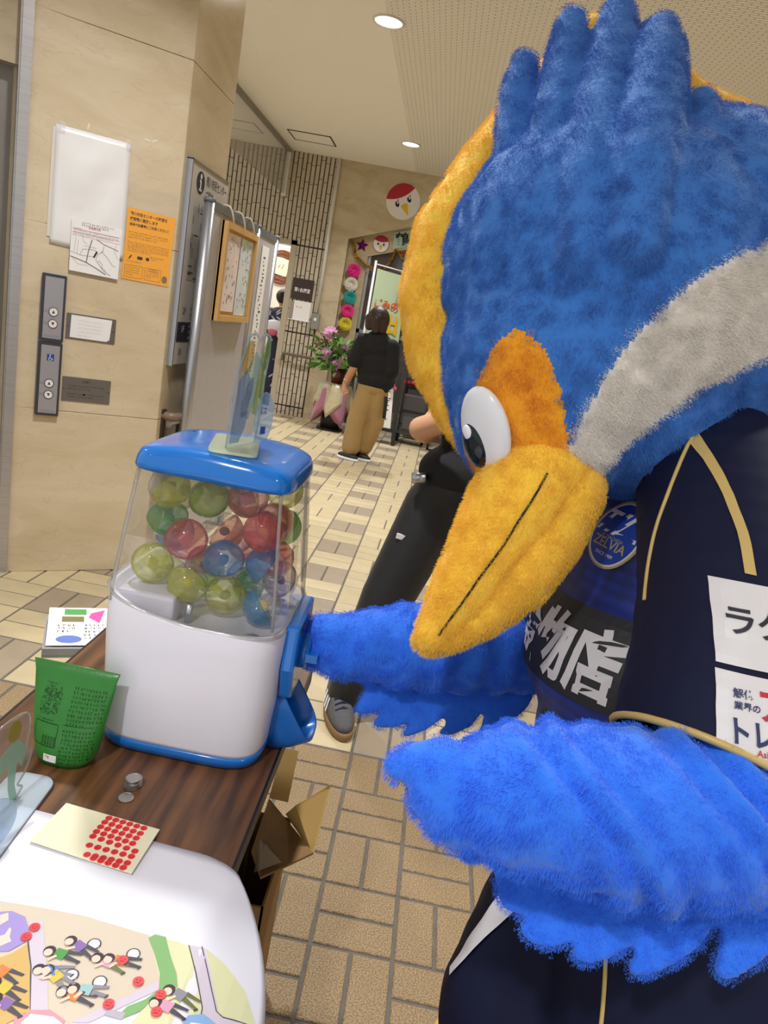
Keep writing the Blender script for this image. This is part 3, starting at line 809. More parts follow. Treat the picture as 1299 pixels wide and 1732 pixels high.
# ---------------------------------------------------------------- on the back wall
def on_back(name, label, cat, y=WY - 0.010, group=None):
    m = Matrix(((1, 0, 0, 0), (0, 0, -1, y), (0, 1, 0, 0), (0, 0, 0, 1)))    # local x right, y up, z towards the lobby
    return thing(name, label, cat, mx=m, group=group)
t = on_back('wall_conduit', 'thin white vertical conduit beside the ribbed tiles', 'conduit')
build(MB().tube([(-1.716, 1.40, 0.02), (-1.716, CEIL, 0.02)], 0.022, seg=12), 'pipe', mat('white_metal', 'dedad2', 0.4), t, True)
for z in (1.7, 2.3, 2.9): build(MB().box((-1.745, z, 0), (-1.687, z + 0.03, 0.03)), 'clip', M_ALU, t)
t = on_back('intercom', 'small grey wall intercom at the foot of the conduit', 'intercom')
build(MB().prism(rrect(-1.765, 1.195, -1.665, 1.395, 0.01), 0, 0.06), 'body', mat('intercom_grey', '8d8982', 0.4), t)
build(MB().box((-1.735, 1.30, 0.06), (-1.70, 1.335, 0.063)), 'screen', M_WHITEP, t)
t = on_back('room_sign', 'dark brown room sign with white characters beside the bright doorway', 'sign')
build(MB().box((-2.09, 1.53, 0), (-1.81, 1.795, 0.015)), 'plate', mat('sign_brown', '3b2b26', 0.4), t)
mb = MB(); put_text(mb, '第1会議室', 0.058, -1.95, 1.63, 0.0165, align='CENTER', bold=0.012, squeeze=0.82); build(mb, 'white_lettering', M_WHITEP, t)
t = on_back('paper_notice', 'white paper notice with faint red writing under the room sign', 'notice')
build(MB().box((-2.035, 1.27, 0.001), (-1.81, 1.515, 0.004)), 'sheet', M_WHITE, t)
mb = MB(); dashes(mb, -2.0, 1.45, 0.15, 1, 0.03, 0.025, 51, z=0.005); build(mb, 'red_writing', M_REDPRINT, t)
build(MB().box((-2.09, 1.262, 0.0), (-1.80, 1.27, 0.012)), 'ledge', M_WHITEP, t)
build(MB().box((-2.085, 1.28, 0.001), (-2.04, 1.50, 0.006)), 'side_tag', mat('sidetag', '9a8f80', 0.6), t)
t = on_back('wall_handrail', 'bronze handrail on brackets along the ribbed tile wall', 'handrail')
build(MB().tube(spline([(-2.075, 0.72, 0.01), (-2.075, 0.80, 0.03), (-2.06, 0.815, 0.07), (-2.0, 0.815, 0.08), (-1.65, 0.815, 0.08)], 5), 0.018, seg=10), 'rail', mat('bronze_rail', '6f6250', 0.4, 0.3), t, True)
for x in (-1.95, -1.76): build(MB().tube([(x, 0.77, 0.0), (x, 0.775, 0.06), (x, 0.805, 0.08)], 0.010, seg=8), 'bracket', M_ALU, t, True)
# crane face cut-outs (handmade round cards)
M_RED = mat('card_red', 'a8202f', 0.7); M_YEL = mat('card_yellow', 'dcb821', 0.7)
def bird_card(cx, cy, r, rot, label, lash, y):
    t = on_back('bird_face_card', label, 'card', y)
    c, s = math.cos(rot), math.sin(rot)
    R2 = lambda p: (cx + p[0] * c - p[1] * s, cy + p[0] * s + p[1] * c)
    build(MB().prism(circ(cx, cy, r, n=40), 0, 0.008), 'disc', mat('card_white', 'e4dfdc', 0.7), t)
    if not lash: build(MB().prism(circ(cx, cy, r * 1.06, n=40), -0.002, 0.004), 'dark_rim', mat('card_rim', '4a3d38', 0.7), t)
    cap = [(r * math.cos(a), r * math.sin(a)) for a in [math.radians(28 + 124 * i / 20) for i in range(21)]]
    cap += [(r * 0.883 * (1 - 2 * i / 10) * -1, r * 0.47 - r * 0.22 * (1 - (1 - 2 * i / 10) ** 2)) for i in range(1, 10)]
    build(MB().prism([R2(p) for p in cap], 0.008, 0.010), 'red_cap', M_RED, t)
    for sx in (-1, 1):
        build(MB().prism([R2(p) for p in circ(sx * r * 0.37, -r * 0.02, r * 0.115, r * 0.16)], 0.008, 0.0105), 'eye', M_PRINT, t)
        if lash:
            build(MB().prism([R2(p) for p in circ(sx * r * 0.37 + r * 0.04, r * 0.04, r * 0.045, r * 0.06)], 0.0105, 0.0115), 'eye_glint', M_WHITEP, t)
            mb = MB()
            for k in (0, 1): mb.flat([R2(p) for p in stroke([(sx * r * 0.37 + r * 0.07, r * (0.11 + 0.05 * k)), (sx * r * 0.37 + r * 0.16, r * (0.15 + 0.08 * k))], r * 0.025)], 0.0112)
            build(mb, 'eyelash', M_PRINT, t)
    build(MB().prism([R2(p) for p in ((-r * 0.22, -r * 0.2), (0, -r * 0.12), (r * 0.22, -r * 0.2), (r * 0.02, -r * 0.85))], 0.008, 0.012), 'beak', M_YEL, t)
bird_card(-0.845, 2.935, 0.215, 0.5, 'big round bird face card with red cap high on the stone wall', True, WY - 0.011)
bird_card(-1.047, 2.403, 0.10, 0.0, 'small round bird face card with dark rim over the shop opening', False, WY + 0.128)
t = on_back('green_card', 'pale green card with brush characters over the shop opening', 'card', WY + 0.128)
build(MB().prism([(-0.885, 2.37), (-0.56, 2.47), (-0.56, 2.68), (-0.90, 2.57)], 0, 0.006), 'card', mat('mint_card', 'a9c9b4', 0.7), t)
mb = MB(); put_text(mb, '鶴', 0.19, -0.865, 2.415, 0.0075, bold=0.02, rot=0.15); build(mb, 'brush_character', M_PRINT, t)
# foil star and gold tinsel
t = on_back('foil_star', 'shiny purple foil star at the corner of the opening', 'decoration', WY + 0.128)
mb = MB(); cx, cy = -1.286, 2.345; tips = []
for i in range(10):
    a = math.pi / 2 + i * math.pi / 5; r = 0.085 if i % 2 == 0 else 0.038
    tips.append((cx + r * math.cos(a), cy + r * math.sin(a), 0.008))
mb.add([(cx, cy, 0.035)] + tips + [(cx, cy, 0.0)], [(0, 1 + i, 1 + (i + 1) % 10) for i in range(10)] + [(11, 1 + (i + 1) % 10, 1 + i) for i in range(10)])
build(mb, 'star', mat('purple_foil', '8e1f97', 0.25, 0.7), t)
t = on_back('tinsel_garland', 'gold tinsel garland swagged across the shop opening', 'garland', WY + 0.118)
path = spline([(-1.40, 2.36, 0.02), (-1.36, 2.25, 0.02), (-1.30, 2.17, 0.02), (-1.21, 2.115, 0.03), (-1.10, 2.085, 0.03), (-1.0, 2.10, 0.03), (-0.92, 2.15, 0.03), (-0.87, 2.26, 0.02), (-0.83, 2.36, 0.02), (-0.7, 2.25, 0.03), (-0.5, 2.2, 0.03), (-0.3, 2.3, 0.03)], 10)
mb = MB(); rd = random.Random(8)
for p in path:
    for k in range(9):
        d = Vector((rd.uniform(-1, 1), rd.uniform(-1, 1), rd.uniform(-0.4, 1))).normalized() * rd.uniform(0.02, 0.034)
        s = Vector((rd.uniform(-1, 1), rd.uniform(-1, 1), rd.uniform(-1, 1))).normalized() * 0.006
        mb.add([p + s, p - s, p + d - s * 0.3, p + d + s * 0.3], [(0, 1, 2, 3)])
o = build(mb, 'tinsel_strands', mat('gold_foil', 'c79a2a', 0.22, 0.85), t); o['kind'] = 'stuff'
build(MB().tube(path[::2], 0.006, seg=6), 'cord', mat('gold_foil', 'c79a2a', 0.22, 0.85), t)
t = on_back('foil_bow', 'crumpled red foil bow on the tinsel beside the green card', 'decoration', WY + 0.10)
mb = MB(); rd = random.Random(4)
for k in range(16):
    a = rd.uniform(0, 6.28); r = rd.uniform(0.05, 0.1)
    mb.add([(-0.70, 2.33, 0.03), (-0.70 + r * math.cos(a), 2.33 + 0.55 * r * math.sin(a), rd.uniform(0, 0.05)), (-0.70 + r * math.cos(a + 0.5), 2.33 + 0.55 * r * math.sin(a + 0.5), rd.uniform(0, 0.05))], [(0, 1, 2)])
build(mb, 'foil', mat('red_foil', 'a8432f', 0.25, 0.7), t)
# tissue pom-poms down the reveal
def pompom(x, z, r, col, word):
    t = on_back('paper_pompom', '%s tissue paper flower in the column beside the opening' % word, 'paper flower', WY + 0.10, 'tissue paper flowers')
    mb = MB(); rd = random.Random(int(z * 100))
    for ring, (n, rr_, zz, tilt) in enumerate(((10, r, 0.0, 0.35), (9, r * 0.8, 0.02, 0.6), (7, r * 0.58, 0.04, 0.9), (5, r * 0.36, 0.055, 1.2))):
        for i in range(n):
            a = 2 * math.pi * i / n + ring * 0.3
            d = Vector((math.cos(a), math.sin(a), 0)); sd = Vector((-math.sin(a), math.cos(a), 0))
            c0 = Vector((x, z, 0.02 + zz * 0.5))
            tip = c0 + d * rr_ * math.cos(tilt * 0.5) + Vector((0, 0, rr_ * math.sin(tilt) * 0.8))
            mid = c0 + d * rr_ * 0.55 + Vector((0, 0, rr_ * 0.25))
            w = rr_ * 0.42
            mb.add([c0, mid + sd * w, tip + sd * w * 0.7 + Vector((0, 0, rd.uniform(-0.006, 0.006))), tip - sd * w * 0.7, mid - sd * w], [(0, 1, 2, 3, 4)])
    build(mb, 'petals', mat('tissue_' + word.replace(' ', '_'), col, 0.9), t)
    build(MB().ball((x, z, 0.03), (r * 0.3, r * 0.3, 0.03), seg=10, rows=6), 'core', mat('tissue_' + word.replace(' ', '_'), col, 0.9), t, True)
for (x, z), c, w in zip(((-1.33, 2.016), (-1.34, 1.843), (-1.326, 1.673), (-1.329, 1.498), (-1.332, 1.33)), ('d8267f', 'd9d2c4', '2f9a94', 'e23585', 'd9c93c'), ('topmost magenta', 'white', 'teal green', 'magenta, between teal and yellow,', 'yellow')):
    pompom(x, z, 0.088, c, w)

# ---------------------------------------------------------------- flower arrangement on a draped stand
fx, fy = -1.24, 9.25
t = thing('flower_stand', 'small black round stand under a gold and pink draped cloth', 'stand', (fx, fy, 0))
build(MB().lathe([(0.17, 0.0), (0.17, 0.02), (0.03, 0.03), (0.03, 0.55), (0.2, 0.56), (0.2, 0.58)], seg=20).lathe([(0.13, 0.02), (0.11, 0.30)], seg=16), 'pedestal', M_BLACK, t, True)
def drape(name, m, zt, ext, seed, parent, rot):
    mb = MB(); n = 40; rings = []
    for lvl in range(9):
        rg = []
        for k in range(n):
            a = 2 * math.pi * k / n
            sq = 1 / max(abs(math.cos(a + rot)), abs(math.sin(a + rot)))
            tt = lvl / 8
            if lvl == 0: r = 0.02; z = zt
            elif lvl == 1: r = 0.16; z = zt
            elif lvl == 2: r = 0.20; z = zt - 0.01
            else:
                u = (lvl - 2) / 6
                drop = ext * (sq - 0.55) * u
                r = 0.205 + 0.07 * u * (0.6 + 0.4 * math.sin(5 * a + seed)) + 0.05 * u * (sq - 1)
                z = zt - 0.015 - drop
            rg.append(Vector((r * math.cos(a), r * math.sin(a), max(0.03, z))))
        rings.append(rg)
    o = build(mb.rings(rings), name, m, parent, True)
    md = o.modifiers.new('thick', 'SOLIDIFY'); md.thickness = 0.003
drape('pink_cloth', mat('pink_cloth', 'b0728b', 0.6, sheen=0.3), 0.583, 0.62, 1.0, t, 0.2)
drape('gold_cloth', mat('gold_cloth', 'b9ad8c', 0.4, sheen=0.4, noise=0.08), 0.592, 0.50, 2.0, t, 0.9)
t = thing('flower_arrangement', 'large vase of pink dahlias and green leaves on the draped stand', 'flowers', (fx, fy, 0.597))
build(MB().lathe([(0.07, 0.0), (0.085, 0.08), (0.10, 0.19), (0.09, 0.19), (0.07, 0.10)], seg=20), 'vase', mat('red_brown_vase', '5a2115', 0.35), t, True)
M_LEAF = mat('leaf_green', '5d8a40', 0.5, rnd=0.25); M_STEM = mat('stem_green', '5c7a3e', 0.6); M_DAHL = mat('dahlia_pink', 'd79cc4', 0.6, rnd=0.1); M_PURP = mat('dusky_purple', '7c5166', 0.7)
rd = random.Random(12)
lm = MB().add([(0, 0, 0), (0.022, 0.035, 0.004), (0.02, 0.085, 0.0), (0, 0.13, -0.012), (-0.02, 0.085, 0.0), (-0.022, 0.035, 0.004), (0, 0.06, -0.006)], [(0, 1, 6), (1, 2, 6), (2, 3, 6), (3, 4, 6), (4, 5, 6), (5, 0, 6)]).mesh('leaf', M_LEAF)
def dahlia(pos, r, m):
    mb = MB()
    for ring, (n, f, zz) in enumerate(((12, 1.0, 0.0), (10, 0.8, 0.25), (8, 0.58, 0.45), (6, 0.34, 0.6))):
        for i in range(n):
            a = 2 * math.pi * i / n + ring * 0.26
            d = Vector((math.cos(a), 0, math.sin(a))); sd = Vector((-math.sin(a), 0, math.cos(a))); fwd = Vector((0, -1, 0))
            b0 = fwd * r * zz * 0.5; w = r * f * 0.3
            mid = b0 + d * r * f * 0.6 + fwd * r * 0.12; tip = b0 + d * r * f + fwd * r * (0.05 + zz * 0.5)
            mb.add([b0, mid + sd * w, tip, mid - sd * w], [(0, 1, 2, 3)])
    mb.ball((0, -r * 0.2, 0), r * 0.45, seg=10, rows=6)
    q = Vector((rd.uniform(-0.4, 0.4), -1, rd.uniform(0.0, 0.5))).normalized()
    o = build(mb, 'dahlia_bloom', m, t)
    o.rotation_mode = 'QUATERNION'; o.rotation_quaternion = Vector((0, -1, 0)).rotation_difference(q); o.location = pos
    return o
blooms = [((-0.155, -0.12, 0.60), 0.085, M_DAHL), ((-0.17, -0.13, 0.35), 0.075, M_DAHL), ((0.23, -0.1, 0.575), 0.075, M_DAHL), ((-0.03, -0.17, 0.235), 0.075, M_DAHL), ((0.03, -0.1, 0.44), 0.06, M_PURP), ((0.30, -0.08, 0.40), 0.06, M_DAHL), ((0.0, -0.15, 0.13), 0.05, M_PURP), ((-0.09, -0.15, 0.30), 0.05, M_PURP), ((0.16, -0.12, 0.34), 0.05, M_PURP)]
for p, r, m in blooms:
    dahlia(p, r * 1.15, m)
    build(MB().tube(spline([(0, 0, 0.16), (p[0] * 0.3, p[1] * 0.4, 0.16 + (p[2] - 0.16) * 0.5), (p[0], p[1] + 0.02, p[2])], 4), 0.005, seg=6), 'stem', M_STEM, t)
for i in range(170):
    a = rd.uniform(0, 2 * math.pi); rr_ = rd.uniform(0.05, 0.34); z = rd.uniform(0.16, 0.55) * (1 - 0.3 * rr_)
    o = link('leaf', lm, t)
    o.location = (rr_ * math.cos(a), 0.55 * rr_ * math.sin(a) - 0.03, z)
    o.rotation_euler = (rd.uniform(-0.9, 1.1), rd.uniform(-0.9, 0.9), a - math.pi / 2 + rd.uniform(-0.6, 0.6)); o.scale = [rd.uniform(0.9, 1.7)] * 3
mb = MB()
for i in range(30):
    a = rd.uniform(2.3, 3.6); e = rd.uniform(0.3, 1.0)
    p = Vector((0, 0, 0.2)); q = p + Vector((math.cos(a) * 0.36 * rd.uniform(0.6, 1), -0.08, 0.1 + 0.3 * e))
    mb.tube([p, p.lerp(q, 0.6) + Vector((0, 0, 0.03)), q], 0.0025, seg=4)
    mb.ball(q, 0.012, seg=6, rows=4)
o = build(mb, 'filler_sprigs', mat('sprig_brown', '8a5f55', 0.8), t); o['kind'] = 'stuff'

# ---------------------------------------------------------------- bright meeting room contents
t = thing('wreath', 'round brown woven wreath with a square card on the bright room wall', 'wreath', mx=Matrix(((1, 0, 0, -2.90), (0, 0, -1, 12.59), (0, 1, 0, 2.02), (0, 0, 0, 1))))
mb = MB(); rd = random.Random(6)
for k in range(60):
    a0 = rd.uniform(0, 6.28); r = rd.uniform(0.17, 0.265)
    mb.tube([(r * math.cos(a0 + s * 0.16), r * math.sin(a0 + s * 0.16), 0.02 + 0.02 * rd.random()) for s in range(6)], 0.016, seg=5)
o = build(mb, 'woven_ring', mat('wicker_brown', '7d4524', 0.7, noise=0.3, nscale=30), t)
build(MB().box((-0.15, -0.13, 0.04), (0.11, 0.14, 0.055), mx=Matrix.Rotation(-0.12, 4, 'Z')), 'square_card', mat('cream_card', 'f3e8cc', 0.7), t)
mb = MB().flat(stroke([(-0.06, -0.02), (-0.03, 0.03)], 0.012), 0.057); mb.flat(stroke([(0.0, -0.03), (0.03, 0.02), (0.02, 0.06)], 0.01), 0.057); build(mb, 'brush_marks', M_GREYPRINT, t)
t = thing('leafy_plant', 'green leafy plant in a tall grey pot beyond the doorway', 'plant', (-2.66, 11.1, 0.004))
build(MB().lathe([(0.09, 0), (0.125, 0.38), (0.115, 0.38), (0.10, 0.30)], seg=18), 'pot', mat('pot_grey', '8b8580', 0.6), t, True)
for i in range(46):
    o = link('leaf', lm, t); a = rd.uniform(0, 6.28); r = rd.uniform(0.0, 0.14)
    o.location = (r * math.cos(a), r * math.sin(a), rd.uniform(0.36, 0.62)); o.rotation_euler = (rd.uniform(0.2, 1.3), rd.uniform(-0.7, 0.7), a - math.pi / 2); o.scale = [rd.uniform(0.9, 1.5)] * 3
for i in range(4): build(MB().tube(spline([(0, 0, 0.3), (0.03 * i - 0.05, 0.02, 0.55), (0.05 * i - 0.06, 0, 0.7 + 0.03 * i)], 4), 0.006, seg=6), 'stem', M_STEM, t)
t = thing('white_cloth_table', 'table under a white cloth at the edge of the bright doorway', 'table', (-2.10, 11.15, 0.004))
build(MB().rings([[Vector(p) for p in ((-0.26, -0.4, 0), (0.24, -0.4, 0), (0.24, 0.4, 0), (-0.26, 0.4, 0))], [Vector(p) for p in ((-0.13, -0.38, 0.7), (0.24, -0.38, 0.7), (0.24, 0.38, 0.7), (-0.13, 0.38, 0.7))]]), 'white_cloth', mat('white_cloth', 'f4ece6', 0.8), t)

# ---------------------------------------------------------------- shop front things: banner, easel board, trolley bags
t = thing('banner_flag', 'pale green vertical banner with red and yellow characters on a white pole', 'banner', (-1.04, 9.62, 0))
Mb = Matrix(((0.93, 0, 0.37, 0), (0.37, 0, -0.93, 0), (0, 1, 0, 0), (0, 0, 0, 1)))
build(MB().tube([(0, 0, 0.0), (0, 0, 2.17)], 0.016, seg=10), 'pole', M_WHITEP, t, True)
build(MB().tube([(0, 0, 2.13), (0.5 * 0.93, 0.5 * 0.37, 2.10)], 0.008, seg=8), 'cross_arm', M_WHITEP, t, True)
build(MB().lathe([(0.13, 0), (0.13, 0.04), (0.03, 0.07)], seg=20), 'base', M_WHITEP, t)
n = 10; vs = []
for i in range(n + 1):
    for k in range(5):
        vs.append(Mb @ Vector((0.03 + 0.45 * k / 4, 0.45 + 1.63 * i / n - 0.03 * k / 4, 0.02 * math.sin(i * 0.9 + k))))
fl_ = build(MB().add(vs, [(i * 5 + k, i * 5 + k + 1, i * 5 + k + 6, i * 5 + k + 5) for i in range(n) for k in range(4)]), 'flag', mat('banner_green', 'b6c7a2', 0.8), t, True)
mb = MB(); put_text(mb, 'ごみの', 0.115, 0.05, 1.62, 0.03, bold=0.03); g = build(mb, 'red_lettering', mat('banner_red', 'cf4a25', 0.8), fl_, mx=Mb)
mb = MB(); put_text(mb, '出', 0.26, 0.18, 1.33, 0.03, bold=0.03); put_text(mb, '三', 0.24, 0.18, 1.05, 0.03, bold=0.03); put_text(mb, '三', 0.24, 0.18, 0.80, 0.03, bold=0.03); build(mb, 'yellow_lettering', mat('banner_yellow', 'dcae1c', 0.8), fl_, mx=Mb)
build(MB().prism([(0.34, 1.72), (0.45, 1.72), (0.45, 1.90), (0.36, 1.90)], 0.028, 0.03, mx=Mb), 'blue_mark', mat('banner_blue', '4b86b8', 0.8), fl_)
mb = MB(); dashes(mb, 0.25, 0.95, 0.06, 6, 0.07, 0.05, 61, z=0.03); build(mb, 'small_lettering', M_PRINT, fl_, mx=Mb)
t = thing('easel_board', 'white sign board with handwriting on a black easel behind the woman', 'sign board', (-0.62, 9.02, 0))
M_EAS = mat('easel_black', '26241f', 0.6)
build(MB().tube([(0.24, -0.12, 0.0), (0.16, 0.04, 0.88)], 0.028, seg=6), 'leg', M_EAS, t); build(MB().tube([(-0.30, -0.12, 0.0), (-0.24, 0.04, 0.88)], 0.028, seg=6), 'leg', M_EAS, t); build(MB().tube([(0.0, 0.34, 0.0), (0.0, 0.05, 0.88)], 0.02, seg=6), 'leg', M_EAS, t)
build(MB().box((-0.34, -0.11, 0.16), (0.21, -0.08, 0.20)), 'ledge', M_EAS, t)
bd = build(MB().add([(-0.30, -0.10, 0.20), (0.175, -0.10, 0.20), (0.12, -0.02, 0.72), (-0.26, -0.02, 0.72)], [(0, 1, 2, 3)]).add([(-0.30, -0.08, 0.20), (0.175, -0.08, 0.20), (0.12, 0.0, 0.72), (-0.26, 0.0, 0.72)], [(3, 2, 1, 0)]), 'board', M_WHITE, t)
mb = MB(); rd = random.Random(15)
for k in range(14):
    z = 0.30 + 0.028 * k; y = -0.10 + 0.08 * (z - 0.2) / 0.52 - 0.004
    x = 0.03 + rd.uniform(-0.02, 0.05)
    mb.add([(x, y, z), (x + 0.03, y, z), (x + 0.03, y + 0.001, z + 0.012), (x, y + 0.001, z + 0.012)], [(0, 1, 2, 3)])
build(mb, 'handwriting', M_PRINT, bd)
build(MB().ball((0.11, -0.06, 0.72), 0.03, seg=8, rows=6).ball((0.14, -0.06, 0.69), 0.025, seg=8, rows=6), 'paper_flower', mat('pink_flower', 'cf4a7a', 0.8), t)
def trolley(x, y, lab, c, h):
    t = thing('shopping_trolley', lab, 'trolley', (x, y, 0), 'trolley bags by the shop front')
    m = mat('trolley_' + c, c, 0.6)
    o = bevel(build(MB().prism(rrect(-0.16, -0.12, 0.16, 0.12, 0.04), 0.13, h), 'bag', m, t), 0.02, 2)
    for z in (0.25, 0.42): build(MB().box((-0.162, -0.126, z), (0.162, -0.118, z + 0.02)), 'strap', M_BLACK, t)
    build(MB().box((-0.12, -0.130, 0.2), (0.12, -0.12, 0.36)), 'front_pocket', mat('pocket_' + c, '5b5857', 0.6), t)
    for sx in (-0.17, 0.17):
        build(MB().tube([(sx, 0.1, 0.08), (sx, 0.12, h + 0.2)], 0.012, seg=8), 'frame_tube', M_BLACK, t)
        build(MB().tube([(sx - 0.015, 0.08, 0.075), (sx + 0.015, 0.08, 0.075)], 0.075, seg=20), 'wheel', M_BLACK, t, True)
    build(MB().tube([(-0.17, 0.12, h + 0.2), (0.17, 0.12, h + 0.2)], 0.014, seg=8), 'handle', M_BLACK, t)
trolley(-0.20, 9.28, 'charcoal shopping trolley bag with grey pocket beside the easel', '4a4848', 0.62)
trolley(0.22, 9.05, 'maroon and black shopping trolley with chrome clasps behind the man', '4e3838', 0.55)
t = thing('display_table', 'dark table with shiny red goods behind the trolleys', 'table', (-0.1, 9.6, 0))
build(MB().box((-0.28, -0.14, 0.68), (0.6, 0.14, 0.71)), 'tabletop', M_BLACK, t)
for x in (-0.26, 0.58):
    for y in (-0.12, 0.12): build(MB().box((x - 0.015, y - 0.015, 0), (x + 0.015, y + 0.015, 0.68)), 'leg', M_BLACK, t)
for i in range(5):
    o = build(MB().ball((-0.27 + 0.09 * i, 9.53 - 9.6 + 0.02 * (i % 2), 0.035), (0.05, 0.04, 0.035), seg=12, rows=6), 'red_packet', mat('red_gloss', 'a31a26', 0.2), None, True)
    o.location = (-0.1, 9.6, 0.71)
    tag(o, 'shiny red wrapped packet on the dark display table', 'packet', 'red packets on the display table')

# ---------------------------------------------------------------- folding table
TZ = 0.70; TX0, TX1, TY0, TY1 = -0.595, -0.139, -0.42, 1.40
def wood():
    m = mat('walnut_laminate', '6b4426', 0.35)
    nt = m.node_tree; b = nt.nodes['Principled BSDF']
    tc = nt.nodes.new('ShaderNodeTexCoord'); mp = nt.nodes.new('ShaderNodeMapping'); mp.inputs['Scale'].default_value = (1.0, 0.09, 1.0); mp.inputs['Rotation'].default_value = (0, 0, -0.05)
    nt.links.new(tc.outputs['Object'], mp.inputs[0])
    n = nt.nodes.new('ShaderNodeTexNoise'); n.inputs['Scale'].default_value = 55; n.inputs['Detail'].default_value = 7; n.inputs['Distortion'].default_value = 0.4
    nt.links.new(mp.outputs[0], n.inputs['Vector'])
    n2 = nt.nodes.new('ShaderNodeTexWave'); n2.inputs['Scale'].default_value = 9; n2.inputs['Distortion'].default_value = 9; n2.inputs['Detail'].default_value = 3; n2.inputs['Detail Scale'].default_value = 1.2
    nt.links.new(mp.outputs[0], n2.inputs['Vector'])
    ad = nt.nodes.new('ShaderNodeMath'); ad.operation = 'MULTIPLY_ADD'; ad.inputs[1].default_value = 0.25
    nt.links.new(n2.outputs['Fac'], ad.inputs[0]); nt.links.new(n.outputs[0], ad.inputs[2])
    rp = nt.nodes.new('ShaderNodeValToRGB')
    rp.color_ramp.elements[0].position = 0.35; rp.color_ramp.elements[0].color = (*lin('3a2412'), 1)
    rp.color_ramp.elements[1].position = 0.85; rp.color_ramp.elements[1].color = (*lin('7d5230'), 1)
    nt.links.new(ad.outputs[0], rp.inputs[0]); nt.links.new(rp.outputs[0], b.inputs['Base Color'])
    return m
t = thing('folding_table', 'long dark wood folding table with black edging', 'table', ((TX0 + TX1) / 2, 0.5, 0))
lx, ly0, ly1 = (TX1 - TX0) / 2, TY0 - 0.5, TY1 - 0.5
build(MB().box((-lx + 0.004, ly0 + 0.004, TZ - 0.028), (lx - 0.004, ly1 - 0.004, TZ)), 'tabletop', wood(), t)
mb = MB()
for a, b in (((-lx, ly0), (-lx + 0.004, ly1)), ((lx - 0.004, ly0), (lx, ly1)), ((-lx, ly0), (lx, ly0 + 0.004)), ((-lx, ly1 - 0.004), (lx, ly1))): mb.box((a[0], a[1], TZ - 0.03), (b[0], b[1], TZ + 0.0008))
build(mb, 'edge_band', M_BLACK, t)
for sx in (-1, 1):
    for y in (ly0 + 0.2, ly1 - 0.15): build(MB().tube([(sx * (lx - 0.06), y, 0.0), (sx * (lx - 0.06), y, TZ - 0.03)], 0.0125, seg=10), 'leg', M_ALU, t, True)
for y in (ly0 + 0.2, ly1 - 0.15): build(MB().tube([(-lx + 0.06, y, 0.12), (lx - 0.06, y, 0.12)], 0.01, seg=8), 'leg_brace', M_ALU, t, True)
build(MB().box((-lx + 0.05, ly0 + 0.25, 0.55), (lx - 0.05, ly1 - 0.2, 0.56)), 'under_shelf', M_ALU, t)

# ---------------------------------------------------------------- capsule machine
MCX, MCY = -0.300, 1.129
mach = thing('capsule_machine', 'white and blue tabletop capsule machine full of coloured capsules', 'capsule machine', (MCX, MCY, TZ + 0.0005))
M_MBLUE = mat('machine_blue', '1576cf', 0.16, coat=0.3); M_MWHITE = mat('machine_white', 'e9e6ec', 0.2); M_MGREY = mat('machine_inner', 'cfccd2', 0.35)
def sq(a, b, z, n=5.0, seg=56, cx=0.0, cy=0.0, zf=None):
    rg = []
    for k in range(seg):
        t_ = 2 * math.pi * k / seg
        c, s = math.cos(t_), math.sin(t_)
        x = a * math.copysign(abs(c) ** (2 / n), c); y = b * math.copysign(abs(s) ** (2 / n), s)
        rg.append(Vector((cx + x, cy + y, z + (zf(x, y) if zf else 0))))
    return rg
build(MB().rings([sq(0.126, 0.118, 0.0), sq(0.134, 0.126, 0.003), sq(0.137, 0.129, 0.018), sq(0.136, 0.128, 0.021)]), 'base_band', M_MBLUE, mach, True)
dip = lambda x, y: (0.034 * max(0.0, -x / 0.145) ** 1.5 if y < 0.2 else 0)
build(MB().rings([sq(0.135, 0.127, 0.021), sq(0.136, 0.128, 0.028), sq(0.142, 0.132, 0.12), sq(0.1455, 0.134, 0.20), sq(0.146, 0.1345, 0.232, zf=dip), sq(0.144, 0.1325, 0.238, zf=dip), sq(0.137, 0.1255, 0.238, zf=dip), sq(0.135, 0.1235, 0.225)]), 'body', M_MWHITE, mach, True)
# inside floor and the stepped block
build(MB().prism([(p.x, p.y) for p in sq(0.134, 0.122, 0)], 0.20, 0.224), 'inner_floor', M_MGREY, mach)
bevel(build(MB().box((-0.124, -0.110, 0.222), (-0.03, 0.02, 0.268)), 'inner_block', M_MGREY, mach), 0.006, 2)
build(MB().tube([(-0.012, -0.09, 0.222), (-0.012, -0.09, 0.256)], 0.006, seg=12), 'guide_pin', M_ALU, mach, True)
build(MB().lathe([(0.012, 0.2245), (0.012, 0.227), (0.004, 0.228)], (0.095, -0.10, 0), 14), 'screw', M_ALU, mach, True)
M_WIN = clear_mat('machine_window', 'f4f2ee', 0.035, 0.02, 1.0)
wo = build(MB().rings([sq(0.1435, 0.132, 0.2365, 6, zf=dip), sq(0.139, 0.1295, 0.30, 6), sq(0.128, 0.122, 0.40, 6), sq(0.121, 0.115, 0.464, 6)], cap=False), 'window', M_WIN, mach, True)
M_SEAM = clear_mat('window_edge', 'e6e4e0', 0.35, 0.05, 1.5)
for sx, sy in ((-1, -1), (1, -1), (1, 1), (-1, 1)):
    pts = []
    for (a, b, z) in ((0.1435, 0.132, 0.25), (0.139, 0.1295, 0.30), (0.128, 0.122, 0.40), (0.121, 0.115, 0.462)):
        g = 0.5 ** (1 / 6); pts.append((sx * a * g, sy * b * g, z))
    build(MB().tube(pts, 0.0028, seg=8), 'corner_edge', M_SEAM, mach, True)
